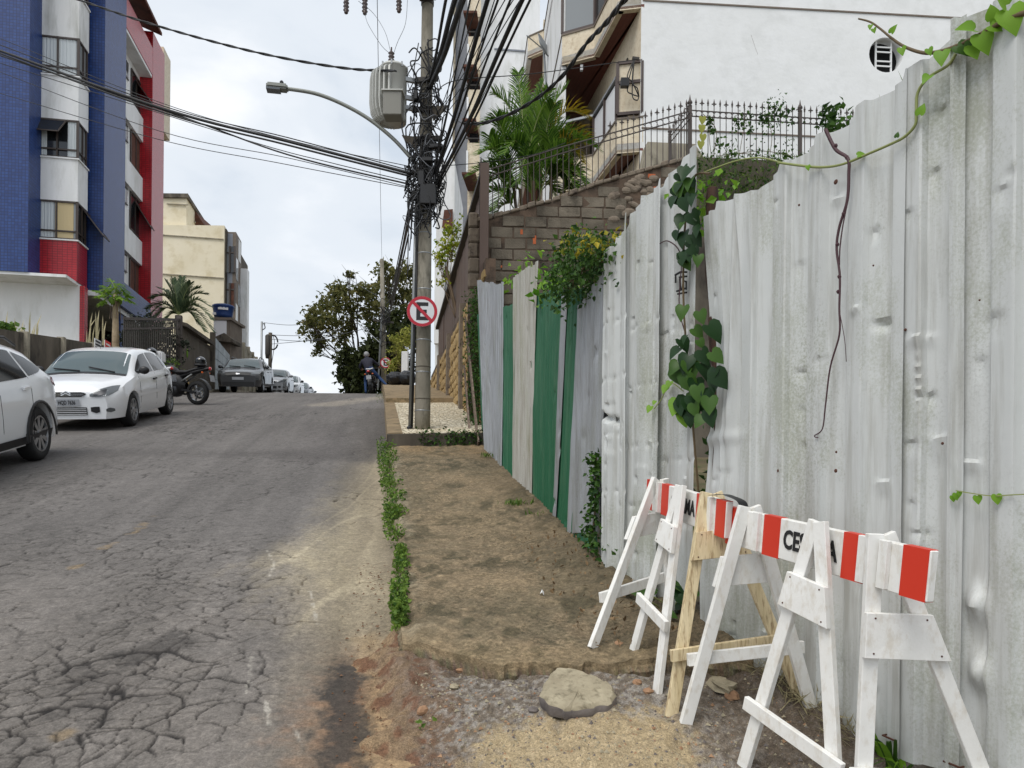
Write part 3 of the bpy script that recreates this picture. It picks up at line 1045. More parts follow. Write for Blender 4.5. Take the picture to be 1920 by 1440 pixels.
def leaves(name, pos, size, mat, parent=None, **kw):
 V, Fq = leaf_arrays(pos, size, **kw)
 return mesh_obj(name, V, Fq, mat, parent)
def blob(c, r, n, rs=None, shell=0.55):
 """points through an ellipsoid, denser towards its skin"""
 rs = rs or NR
 d = rs.normal(size=(n, 3))
 d /= np.linalg.norm(d, axis=1)[:, None]
 k = rs.uniform(shell, 1, n) ** 0.7
 return np.asarray(c) + d * k[:, None] * np.asarray(r)
HEART = [(0, 0), (0.17, -0.13), (0.38, -0.1), (0.5, 0.14), (0.45, 0.42), (0.26, 0.72), (0, 1.05)]
def heart(mb, p, d, nrm, L, fold=0.2, curl=0.15):
 """one heart-shaped leaf: base p, tip direction d"""
 p, d, nrm = Vector(p), Vector(d).normalized(), Vector(nrm)
 s = d.cross(nrm)
 if s.length < 1e-4:
  s = d.orthogonal()
 s.normalize()
 n = s.cross(d).normalized()
 pts = []
 rib = [p + d * L * y - n * L * curl * y * y for y in (0.0, 0.35, 0.7, 1.05)]
 vs = [rib[0], rib[1], rib[2], rib[3]]
 f = []
 for sg in (1, -1):
  b = len(vs)
  for (x, y) in HEART[1:-1]:
   vs.append(p + d * L * y + s * (sg * x * L) + n * L * (fold * x - curl * y * y))
  ff = [(0, b, b + 1), (0, b + 1, b + 2), (0, b + 2, 1), (1, b + 2, b + 3), (1, b + 3, 2), (2, b + 3, b + 4), (2, b + 4, 3)]
  if sg < 0:
   ff = [q[::-1] for q in ff]
  f += ff
 mb.add(vs, f)
def spline(pts, k=8):
 """Catmull-Rom through points"""
 P = [Vector(p) for p in pts]
 if len(P) < 3:
  return [P[0].lerp(P[1], i / k) for i in range(k + 1)]
 out = []
 for i in range(len(P) - 1):
  p0, p1, p2, p3 = P[max(i - 1, 0)], P[i], P[i + 1], P[min(i + 2, len(P) - 1)]
  for j in range(k):
   t = j / k
   out.append(0.5 * ((2 * p1) + (p2 - p0) * t + (2 * p0 - 5 * p1 + 4 * p2 - p3) * t * t + (3 * p1 - p0 - 3 * p2 + p3) * t ** 3))
 out.append(P[-1])
 return out

# ------------------------------------------------------------------ corrugated sheet fences
FA, FB, FC = (2.54, 0.5), (0.636, 4.81), (-0.56, 11.55)     # plan of the sheet fence
def fence_pt(x, y):
 p = on_line(x, y, FA, FB)
 return p if p.y < FB[1] else on_line(x, y, FB, FC)
def corr(s, per, depth, fl=0.42, sl=0.05):
 """trapezoid corrugation 0..depth at arc length s"""
 u = (s / per) % 1.0
 return depth * np.interp(u, [0, fl, fl + sl, 1 - sl, 1.0], [1, 0.66, 0, 0.3, 1])
def sheet_panel(parent, mat, p0, p1, bot, top, per=0.215, depth=0.046, off=0.0, seed=0, ndent=8, res=0.0075, rz=0.014, wob=0.006, shade=True, phase=0.0, taper=None, kink=None, dent_amp=(0.012, 0.035)):
 """one corrugated sheet standing over the plan line p0-p1; bot/top are functions of arc length giving z"""
 rs = np.random.RandomState(seed)
 a, b = np.array(p0, float), np.array(p1, float)
 L = np.linalg.norm(b - a)
 d = (b - a) / L
 nrm = np.array([-d[1], d[0]])
 if nrm[0] > 0:
  nrm = -nrm                                     # towards the street
 m = max(4, int(L / res))
 s = np.linspace(0, L, m)
 zb = np.array([bot(q) for q in s])
 zt = np.array([top(q) for q in s])
 H = (zt - zb).mean()
 k = max(6, int(H / rz))
 v = np.linspace(0, 1, k)
 Sg, Vg = np.meshgrid(s, v, indexing='ij')
 Zg = zb[:, None] + (zt - zb)[:, None] * Vg
 h = Zg - zb.mean()
 prof = corr(Sg + phase + wob * 0.8 * (fbm(Sg * 2 + seed, h * 1.3, 3, seed) - 0.5), per, depth)
 # pressed-in ribs get flatter and wavier towards the bottom; long waves across the sheet
 prof = prof * (0.9 + 0.16 * fbm(Sg * 1.5, h * 0.9 + seed, 3, seed + 3))
 prof = prof + wob * 2 * (fbm(Sg * 0.8 + seed * 3, h * 0.8, 3, seed + 7) - 0.5)
 prof = prof + 0.003 * (fbm(Sg * 5, h * 4 + seed, 3, seed + 9) - 0.5)
 for _ in range(ndent):
  cs, ch = rs.uniform(0.05, L - 0.05), rs.uniform(0.1, H - 0.1)
  A = rs.uniform(*dent_amp) * rs.choice([-1, -1, 1])
  su, sv = rs.uniform(0.02, 0.05), rs.uniform(0.03, 0.10)
  du, dv = (Sg - cs) / su, (h - ch)
  lobe = np.where(dv < 0, np.clip(1 + dv / sv, 0, 1), np.exp(-(dv / 0.006) ** 2))
  prof = prof + A * np.clip(1 - np.abs(du) * 0.7, 0, 1) * lobe
 if kink is not None:
  prof = prof + kink(Sg, h)
 prof = prof + off
 Xg = a[0] + d[0] * Sg + nrm[0] * prof
 Yg = a[1] + d[1] * Sg + nrm[1] * prof
 V = np.stack([Xg.ravel(), Yg.ravel(), Zg.ravel()], 1)
 o = mesh_obj('sheet', V, grid_faces(m, k), mat, parent, False)
 return autosmooth(o, 28)
def px_fun(pts, line):
 """top or bottom edge given as photo pixels -> z as a function of plan position on the line"""
 q = []
 p0, p1 = line
 d = Vector((p1[0] - p0[0], p1[1] - p0[1]))
 d.normalize()
 for (x, y) in pts:
  w_ = on_line(x, y, p0, p1)
  q.append(((w_.x - p0[0]) * d.x + (w_.y - p0[1]) * d.y, w_.z))
 q.sort()
 xs, zs = [a_ for a_, _ in q], [b_ for _, b_ in q]
 return lambda s: float(np.interp(s, xs, zs))
def near_fence():
 L1 = (FA, FB)
 top = px_fun([(1338, 404), (1342, 404), (1349, 398), (1360, 397), (1362, 382), (1424, 359), (1431, 351), (1468, 324), (1473, 309), (1538, 274), (1540, 256), (1566, 248), (1581, 241), (1611, 223), (1615, 202), (1704, 154), (1709, 133), (1745, 115), (1756, 101), (1787, 70), (1794, 45), (1878, 7), (1940, -30), (2100, -140), (2600, -500)], L1)
 bot = px_fun([(1338, 1212), (1400, 1252), (1470, 1296), (1535, 1341), (1605, 1367), (1640, 1402), (1760, 1440), (1900, 1500), (2200, 1620), (2600, 1800)], L1)
 d = Vector((FB[0] - FA[0], FB[1] - FA[1])).normalized()
 def s_of(x):
  w_ = on_line(x, 800, FA, FB)
  return (w_.x - FA[0]) * d.x + (w_.y - FA[1]) * d.y
 f = thing('corrugated_fence', 'tall white corrugated metal fence with dents behind the striped barricades', 'fence', (FB[0] + 0.6, FB[1] - 1.4, gz(3.5)))
 # the leaning, crumpled left edge sheet
 edges = [s_of(1338), s_of(1541), s_of(1707), s_of(1818), s_of(2050), s_of(2600)]
 for i in range(5):
  s0, s1 = edges[i + 1], edges[i]                # s grows away from the camera
  s1 += 0.05
  p0 = (FA[0] + d.x * s0, FA[1] + d.y * s0)
  p1 = (FA[0] + d.x * s1, FA[1] + d.y * s1)
  def kink(Sg, h, i=i, ln=s1 - s0):
   if i == 0:       # big crease and twist near the free edge
    e_ = sst(0.45, 0.0, ln - Sg)
    c_ = 0.035 * e_ * np.sin(h * 3.0 + 0.5) + 0.02 * np.exp(-((h - 1.15) / 0.03) ** 2) * e_
    tw = 0.05 * np.exp(-((ln - Sg - 0.18 - 0.07 * (h - 1.1)) / 0.03) ** 2) * sst(0.9, 1.3, h)
    return c_ + tw
   if i == 2:       # rippled rib
    return 0.007 * np.sin(h * 300) * np.exp(-((Sg - ln * 0.62) / 0.012) ** 2) * np.exp(-((h - 1.42) / 0.1) ** 4)
   if i == 3:       # two big dents low down
    r = 0
    for (cs, ch) in ((0.10, 0.63), (0.11, 0.40)):
     r = r + 0.05 * np.exp(-((Sg - (ln - cs)) / 0.035) ** 2 - ((h - ch) / 0.055) ** 2)
    return r
   return 0
  sheet_panel(f, 'sheet_white', p0, p1, lambda q, s0=s0: bot(q + s0), lambda q, s0=s0: top(q + s0), off=0.004 * (i % 2) - 0.002, seed=40 + i, ndent=[13, 12, 12, 13, 6][i], kink=kink, phase=-s0 % 0.215, dent_amp=(0.006, 0.018))
 # dark fixing holes and the wire staples near the foot
 mb = MB()
 for (x, y, r) in ((1471, 883, 4), (1579, 883, 4), (1579, 344, 5), (1510, 387, 2.5), (1710, 620, 3), (1780, 832, 3), (1535, 835, 2.5), (1541, 850, 2), (1580, 848, 2.5), (1905, 780, 2.5), (1650, 500, 2), (1850, 565, 2)):
  p = on_line(x, y, FA, FB)
  nn_ = Vector((-d.y, d.x, 0))
  nn_ = nn_ if nn_.x < 0 else -nn_
  M_ = Matrix.Translation(p + nn_ * 0.036) @ nn_.to_track_quat('Z', 'Y').to_matrix().to_4x4()
  MB().lathe([(r * p.y / F, 0), (r * p.y / F * 0.6, 0.004)], 8, M_).build('bolt', 'rust', f)
 for (xa, ya, xb, yb) in ((1670, 1376, 1693, 1386), (1785, 1424, 1815, 1436)):
  a_, b_ = on_line(xa, ya, FA, FB), on_line(xb, yb, FA, FB)
  nn_ = Vector((-0.9, -0.4, 0)) * 0.045
  MB().tube([a_ + nn_ * 0.5, a_ + nn_, b_ + nn_, b_ + nn_ * 0.5], 0.004, 5).build('staple', 'rust', f)
 return f
near_fence()
def mid_fence():
 L1 = (FA, FB)
 d = Vector((FB[0] - FA[0], FB[1] - FA[1])).normalized()
 def s_of(x):
  w_ = on_line(x, 800, FA, FB)
  return (w_.x - FA[0]) * d.x + (w_.y - FA[1]) * d.y
 f = thing('corrugated_fence', 'dented white corrugated fence left of the gap with the wooden post', 'fence', (FB[0] + 0.2, FB[1] - 0.4, gz(4.3)))
 top = px_fun([(1100, 480), (1146, 468), (1158, 463), (1159, 446), (1183, 434), (1184, 402), (1213, 384), (1214, 369), (1246, 350), (1248, 340), (1252, 332), (1277, 321), (1283, 296), (1308, 276), (1330, 270)], L1)
 bot = px_fun([(1100, 1050), (1130, 1064), (1145, 1076), (1230, 1140), (1312, 1200), (1340, 1225)], L1)
 cuts = [s_of(1313), s_of(1246), s_of(1184), s_of(1143)]
 for i in range(3):
  s0, s1 = cuts[i], cuts[i + 1] + 0.07
  p0 = (FA[0] + d.x * s0, FA[1] + d.y * s0)
  p1 = (FA[0] + d.x * s1, FA[1] + d.y * s1)
  def kink(Sg, h, i=i):
   r = 0
   for q in range(4):        # a row of pressed dents at the same heights as in the rails behind
    r = r + 0.010 * np.exp(-((h - (0.55 + 0.36 * q)) / 0.014) ** 2) * np.sin(Sg * 40 + q + i) ** 2
   if i == 2:
    r = r + 0.05 * np.exp(-((h - 0.95 - 0.3 * Sg) / 0.02) ** 2) * sst(0.0, 0.12, Sg)
   return -r
  o = sheet_panel(f, 'sheet_white', p0, p1, lambda q, s0=s0: bot(q + s0), lambda q, s0=s0: top(q + s0), per=0.19, off=0.003 * i, seed=70 + i, ndent=12, kink=kink, wob=0.008, dent_amp=(0.008, 0.022))
 # black stencil scrawl on its free edge
 mb = MB()
 for (pts) in (((1278, 518), (1288, 512), (1300, 512)), ((1279, 520), (1279, 532)), ((1286, 522), (1300, 520)), ((1287, 524), (1288, 545)), ((1291, 545), (1294, 528), (1299, 530), (1299, 545)), ((1281, 548), (1299, 542)), ((1283, 553), (1300, 550))):
  q = [on_line(x, y, FA, FB) + Vector((-0.04, -0.018, 0)) for x, y in pts]
  mb.tube(q, 0.006, 4)
 mb.build('stencil_mark', 'ink', f)
 return f
mid_fence()
def quad_sheet(parent, mat, TL, TR, BR, BL, per=0.1, depth=0.02, off=0.0, seed=0, top_j=0.012, bot_j=0.01, dents=3):
 """corrugated sheet between four photo pixels on the fence plane (sheets lean and taper)"""
 rs = np.random.RandomState(seed)
 c = [on_line(x, y, FB, FC) for x, y in (TL, TR, BR, BL)]
 n = Vector((-CA, -SA, 0))
 m = max(5, int((c[1] - c[0]).length / 0.010))
 k = max(8, int((c[0] - c[3]).length / 0.03))
 s = np.linspace(0, 1, m)
 v = np.linspace(0, 1, k)
 Sg, Vg = np.meshgrid(s, v, indexing='ij')
 Lw = max((c[1] - c[0]).length, (c[2] - c[3]).length)
 jt = (fbm(s * 6 + seed, s * 0, 3, seed) - 0.5) * top_j * 2
 jb = (fbm(s * 6 + seed, s * 0 + 3, 3, seed) - 0.5) * bot_j * 2
 C = [np.array(q) for q in c]
 P = ((1 - Sg) * Vg)[..., None] * C[0] + (Sg * Vg)[..., None] * C[1] + (Sg * (1 - Vg))[..., None] * C[2] + ((1 - Sg) * (1 - Vg))[..., None] * C[3]
 P[..., 2] += jt[:, None] * Vg + jb[:, None] * (1 - Vg)
 h = P[..., 2]
 pr = corr(Sg * Lw, per, depth, 0.3, 0.1) + off + 0.03 * (fbm(Sg * Lw * 1.5 + seed, h * 0.8, 3, seed) - 0.5) + 0.006 * (fbm(Sg * 8, h * 5, 3, seed + 1) - 0.5)
 for _ in range(dents):
  cs, ch = rs.uniform(0.1, 0.9), rs.uniform(h.min(), h.max())
  dv = h - ch
  lobe = np.where(dv < 0, np.clip(1 + dv / 0.07, 0, 1), np.exp(-(dv / 0.012) ** 2))
  pr = pr - rs.uniform(0.012, 0.03) * np.exp(-((Sg - cs) * Lw / 0.05) ** 2) * lobe
 P = P + pr[..., None] * np.array(n)
 o = mesh_obj('sheet', P.reshape(-1, 3), grid_faces(m, k), mat, parent)
 return autosmooth(o, 28)
def patch_fence():
 f = thing('corrugated_fence', 'patchwork fence of green, grey and beige corrugated sheets beside the pavement', 'fence', (*FC, gz(FC[1])), ROTZ)
 q = lambda *a, **k_: quad_sheet(f, *a, **k_)
 q('sheet_green', (893, 590), (902, 590), (913, 835), (903, 832), off=-0.03, seed=1, dents=0)
 q('sheet_zinc', (899, 527), (947, 532), (944, 895), (914, 846), per=0.16, off=0.02, seed=2, dents=9, top_j=0.05)
 q('sheet_green', (934, 580), (971, 568), (968, 930), (942, 892), per=0.085, off=0.0, seed=3)
 q('sheet_beige', (968, 520), (1012, 490), (1000, 946), (966, 925), per=0.12, off=0.016, seed=4, top_j=0.03)
 q('sheet_green', (1003, 552), (1076, 534), (1050, 992), (998, 944), per=0.12, depth=0.024, off=0.0, seed=5)
 q('sheet_zinc', (1063, 548), (1075, 540), (1048, 985), (1042, 980), per=0.2, depth=0.006, off=0.028, seed=6, dents=4)
 q('sheet_green', (1074, 540), (1100, 540), (1083, 1012), (1052, 998), per=0.10, off=0.008, seed=7)
 q('sheet_zinc', (1093, 575), (1146, 496), (1128, 1000), (1074, 1000), per=0.13, depth=0.026, off=0.012, seed=8, dents=5)
 q('sheet_green', (1073, 996), (1120, 1000), (1122, 1030), (1078, 1022), per=0.2, depth=0.02, off=0.004, seed=9, dents=0)
 q('sheet_zinc', (1126, 520), (1150, 480), (1144, 1062), (1124, 1050), per=0.3, depth=0.02, off=-0.02, seed=10, dents=5)
 return f
patch_fence()
def weathered_boards():
 for i, (a, b, w_, lb) in enumerate((((880, 602), (905, 832), 0.11, 'tall grey weathered board leaning at the end of the patchwork fence'), ((884, 690), (896, 828), 0.07, 'short split grey board against the ivy by the pavement step'))):
  A, B = on_line(*a, FB, FC), on_line(*b, FB, FC)
  o = Vector((-0.06 - 0.05 * i, -0.1 - 0.05 * i, 0))
  B2 = Vector((B.x, B.y, gz(B.y) + SLAB_H - 0.01))
  bd = MB().bar(A + o, B2 + o, w_, 0.022, (-CA, -SA, 0)).build('old_board', 'wood_old')
  tag(bd, lb, 'board')
weathered_boards()
def post_and_vine():
 top, bot = on_line(1327, 350, FA, FB), on_line(1322, 1200, FA, FB)
 back = Vector((0.03, 0.02, 0))
 bot = Vector((bot.x, bot.y, dz_at(bot.x, bot.y) - 0.05))
 m1 = on_line(1331, 620, FA, FB)
 pts = spline([top + back, on_line(1325, 480, FA, FB) + back, m1 + back, on_line(1338, 750, FA, FB) + back, on_line(1338, 900, FA, FB) + back, bot + back], 4)
 o = MB().tube(pts, [0.030 + 0.006 * math.sin(i * 1.7) for i in range(len(pts))], 8).build('wooden_post', 'wood_post')
 autosmooth(o, 60)
 tag(o, 'rough brown tree-trunk post in the gap between the white fences', 'post')
 # climbing vine with heart leaves
 v = thing('heart_leaf_vine', 'dark glossy heart-leaved vine climbing the brown post in the fence gap', 'vine', bot)
 f = lambda x, y, o_=-0.06: on_line(x, y, FA, FB) + Vector((o_, o_ * 0.45, 0))
 st = spline([f(1322, 1190, 0), f(1315, 1000, 0), f(1318, 800), f(1306, 660), f(1300, 560), f(1302, 440), f(1318, 340), f(1350, 330)], 5)
 MB().tube(st, 0.006, 5).build('stem', 'stem_brown', v)
 MB().tube(spline([f(1308, 640), f(1292, 580), f(1296, 500), f(1290, 470), f(1270, 455), f(1255, 460)], 5), 0.0035, 4).build('stem', 'stem_purple', v)
 MB().tube(spline([f(1300, 735), f(1275, 720), f(1258, 750), f(1244, 768)], 5), 0.003, 4).build('stem', 'stem_green', v)
 big = [(1308, 600, 46, -20), (1332, 606, 40, 15), (1312, 645, 26, -40), (1328, 650, 22, 30), (1296, 672, 38, -55), (1312, 690, 44, -25), (1340, 680, 44, 20),
     (1364, 682, 40, 45), (1338, 705, 46, 30), (1308, 716, 50, -30), (1325, 735, 46, 5), (1366, 725, 54, 35), (1350, 755, 48, 15), (1312, 765, 44, -20), (1330, 780, 46, 8),
     (1294, 770, 40, -25), (1300, 792, 36, 10), (1318, 800, 36, 5), (1338, 745, 40, -5), (1300, 700, 36, -45),
     (1304, 372, 52, -10), (1312, 400, 50, 5), (1302, 430, 48, -20), (1322, 425, 42, 25), (1300, 460, 46, -25), (1308, 340, 44, -15), (1316, 480, 30, 15), (1300, 350, 40, 30), (1296, 395, 42, -30)]
 R3 = random.Random(5)
 big += [(R3.uniform(1290, 1332), R3.uniform(335, 510), R3.uniform(30, 50), R3.uniform(-40, 40)) for _ in range(24)] + [(R3.uniform(1292, 1362), R3.uniform(610, 800), R3.uniform(34, 52), R3.uniform(-45, 45)) for _ in range(22)]
 for (x, y, s_, tilt) in big:
  p = f(x + 7, y - s_ * 0.45, -0.07 - R3.uniform(0, 0.05))
  L = s_ * p.y / F * (0.82 if y > 560 else 0.7)
  d = Vector((math.sin(math.radians(tilt)) * 0.9, -0.25, -math.cos(math.radians(tilt))))
  nn_ = Vector((-0.6 + R3.uniform(-0.7, 0.6), -0.75, 0.4 + R3.uniform(-0.4, 0.6)))
  L *= R3.uniform(0.7, 1.05)
  mb = MB()
  heart(mb, p, d, nn_, L, R3.uniform(0.1, 0.45), R3.uniform(0.05, 0.35))
  o = mb.build('leaf', 'leaf_bright' if (x, y) in ((1294, 770), (1300, 792)) else R3.choice(['leaf_heart', 'leaf_heart', 'leaf_heart', 'leaf_ivy']), v, True)
 for (x, y, s_) in ((1238, 768, 16), (1246, 758, 10), (1268, 730, 18), (1275, 722, 16)):
  mb = MB()
  heart(mb, f(x, y - 5), (-0.4, -0.2, -0.7), (-0.5, -0.8, 0.3), s_ * 3.9 / F, 0.2, 0.1)
  mb.build('leaf', 'leaf_bright', v, True)
 # bright shoots at the top of the post
 rs = np.random.RandomState(8)
 pos = np.array([f(x, y) for x, y in zip(rs.uniform(1310, 1390, 90), rs.uniform(318, 400, 90))]) + rs.normal(size=(90, 3)) * 0.05
 pos[:, 1] += 0.25
 pos[:, 0] += 0.06
 leaves('shoot_leaves', pos, rs.uniform(0.03, 0.075, 90), 'leaf_bright', v, rs=rs)
 # deep green weeds seen through the gap and round the post's foot
 n_ = 700
 px = rs.uniform(1296, 1345, n_)
 py = rs.uniform(810, 1240, n_)
 pos = np.array([on_line(x, y, FA, FB) for x, y in zip(px, py)]) + np.array([0.22, 0.28, 0]) + rs.normal(size=(n_, 3)) * 0.07
 o = leaves('gap_weeds', pos, rs.uniform(0.03, 0.07, n_), 'leaf_ivy', None, rs=rs)
 tag(o, 'dark leafy weeds growing behind the gap in the white fence', 'weeds', kind='stuff')
 w_ = thing('broadleaf_weed', 'leafy green weed at the foot of the brown post', 'weed', bot)
 for i in range(34):
  x, y = R3.uniform(1225, 1325), R3.uniform(1085, 1225)
  p = f(x, y, -0.05 - R3.uniform(0, 0.14))
  mb = MB()
  heart(mb, p, (R3.uniform(-0.9, 0.7), R3.uniform(-0.7, 0.1), R3.uniform(-0.5, 0.4)), (R3.uniform(-0.4, 0.4), -0.5, 0.8), R3.uniform(0.05, 0.11), 0.2, 0.2)
  mb.build('leaf', 'leaf_ivy' if i % 3 else 'leaf_heart', w_, True)
 for i in range(8):
  p = f(R3.uniform(1255, 1325), 1225, -0.06)
  q = p + Vector((R3.uniform(-0.2, 0.05), R3.uniform(-0.12, 0.02), R3.uniform(0.15, 0.38)))
  p.z = dz_at(p.x, p.y)
  MB().tube(spline([p, p.lerp(q, 0.5) + Vector((0.02, 0, 0.03)), q], 3), 0.004, 4).build('stem', 'stem_green', w_)
post_and_vine()
def fence_vines():
 f = lambda x, y, o_=-0.05: on_line(x, y, FA, FB) + Vector((o_, o_ * 0.45, 0))
 v = thing('trailing_vine', 'thin vine trailing across the upper part of the tall white fence', 'vine', f(1700, 300))
 # woody stem coming in from the right, leaves along it
 main = spline([f(1990, 20), f(1920, 40), f(1880, 60), f(1848, 78), f(1810, 95), f(1780, 104), f(1750, 106), f(1716, 95), f(1690, 78), f(1668, 60), f(1650, 48), f(1628, 42)], 6)
 MB().tube(main, [0.010 - 0.007 * i / len(main) for i in range(len(main))], 6).build('stem', 'stem_brown', v, True)
 loop = spline([f(1812, 108), f(1796, 130), f(1760, 152), f(1740, 180), f(1737, 215), f(1735, 240), f(1715, 262), f(1690, 275), f(1650, 292), f(1600, 312), f(1560, 318), f(1520, 315), f(1476, 309)], 6)
 MB().tube(loop, 0.0055, 6).build('stem', 'stem_green', v, True)
 MB().tube(spline([f(1478, 308), f(1440, 300), f(1400, 305), f(1360, 318), f(1330, 330)], 5), 0.004, 5).build('stem', 'stem_green', v, True)
 lf = [(1850, 66, 44, -1.0, 0.05, 'b'), (1862, 74, 48, 0.2, -0.9, 'b'), (1880, 58, 36, 0.5, -0.3, 'b'), (1885, 45, 30, -0.3, 0.8, 'b'), (1818, 95, 34, 0.3, -0.5, 'h'), (1830, 95, 36, 0.4, -0.7, 'h'), (1845, 95, 36, 0.2, -0.9, 'b'),
    (1790, 105, 36, -0.2, -0.8, 'b'), (1764, 100, 18, 0.1, -0.8, 'b'), (1694, 70, 18, 0.1, 0.3, 'b'), (1713, 98, 20, 0, -0.9, 'b'), (1766, 150, 26, -0.6, -0.5, 'b'), (1748, 222, 24, 0.1, 0.7, 'b'), (1630, 298, 18, 0.6, 0.1, 'b'),
    (1536, 316, 12, 0, -1, 'b'), (1704, 264, 12, 0, 0.8, 'h'), (1910, 20, 44, -0.5, 0.3, 'b'), (1915, 30, 60, 0.1, -0.9, 'b'), (1655, 55, 12, -0.3, -0.8, 'b'), (1660, 62, 12, 0.1, -0.9, 'b'), (1885, 5, 20, -0.3, 0.6, 'b')]
 for (x, y, s_, dx, dz_, k_) in lf:
  p = f(x, y, -0.06)
  mb = MB()
  heart(mb, p, (dx, -0.25, dz_), (-0.5 + dx * 0.4, -0.8, 0.3 + dz_ * 0.5), s_ * p.y / F * 0.82, 0.25 + 0.01 * (x % 17), 0.1 + 0.012 * (y % 19))
  mb.build('leaf', 'leaf_bright' if k_ == 'b' else 'leaf_ivy', v, True)
 # dry purple runner hanging down the sheet
 h = thing('hanging_vine_stem', 'bare purple vine stem hanging down the tall white fence', 'vine', f(1575, 560))
 a = spline([f(1566, 248), f(1585, 285), f(1608, 302), f(1610, 330), f(1607, 380), f(1592, 430), f(1587, 470), f(1593, 520), f(1592, 580), f(1592, 630), f(1575, 690), f(1566, 760), f(1560, 805), f(1545, 818), f(1552, 822)], 6)
 MB().tube(a, [0.008 - 0.006 * i / len(a) for i in range(len(a))], 5).build('stem', 'stem_purple', h, True)
 MB().tube(spline([f(1607, 385), f(1598, 430), f(1593, 470), f(1592, 500)], 5), 0.003, 4).build('stem', 'stem_purple', h, True)
 MB().tube(spline([f(1593, 590), f(1602, 640), f(1605, 680)], 5), 0.0015, 4).build('stem', 'stem_purple', h, True)
 for (x, y) in ((1585, 278), (1606, 300), (1588, 462), (1592, 522), (1590, 550), (1600, 405)):
  MB().ball(f(x, y), 0.009, 6, 4).build('bud', 'stem_purple', h)
 # dry tuft where it crosses the top edge
 rs = np.random.RandomState(4)
 pos = np.array([f(x, y, 0.03) for x, y in zip(rs.uniform(1538, 1572, 80), rs.uniform(205, 250, 80))]) + rs.normal(size=(80, 3)) * 0.02
 leaves('tuft', pos, rs.uniform(0.015, 0.045, 80), 'leaf_ivy', h, rs=rs)
 s = thing('vine_sprig', 'small green vine sprig lying on the white fence at the right edge', 'vine', f(1860, 928))
 MB().tube(spline([f(1990, 925), f(1920, 928), f(1880, 930), f(1840, 925), f(1812, 920)], 5), 0.0025, 4).build('stem', 'stem_green', s)
 for (x, y, s_) in ((1888, 928, 18), (1852, 930, 16), (1812, 925, 14), (1806, 930, 12), (1818, 922, 10)):
  mb = MB()
  heart(mb, f(x, y), (0.1, -0.1, -1), (-0.5, -0.8, 0.2), s_ * 2.55 / F, 0.2, 0.1)
  mb.build('leaf', 'leaf_bright', s, True)
 # long grass blades standing up behind the fence top
 g = MB()
 for (x0, y0, x1, y1) in ((1640, 188, 1620, 155), (1695, 158, 1655, 108), (1765, 100, 1752, 50), (1705, 142, 1690, 128), (1880, 12, 1878, -14), (1860, 30, 1858, 8), (1655, 175, 1650, 165)):
  a_, b_ = on_line(x0, y0 + 40, FA, FB), on_line(x1, y1, FA, FB)
  o_ = Vector((0.1, 0.08, 0))
  a_, b_ = a_ + o_, b_ + o_
  sd_ = Vector((0.006, 0, 0.002))
  g.add([a_ - sd_, a_ + sd_, b_], [(0, 1, 2)])
 tag(g.build('grass_blades', 'grass_green'), 'thin grass blades rising behind the top of the white fence', 'grass', kind='stuff')
fence_vines()
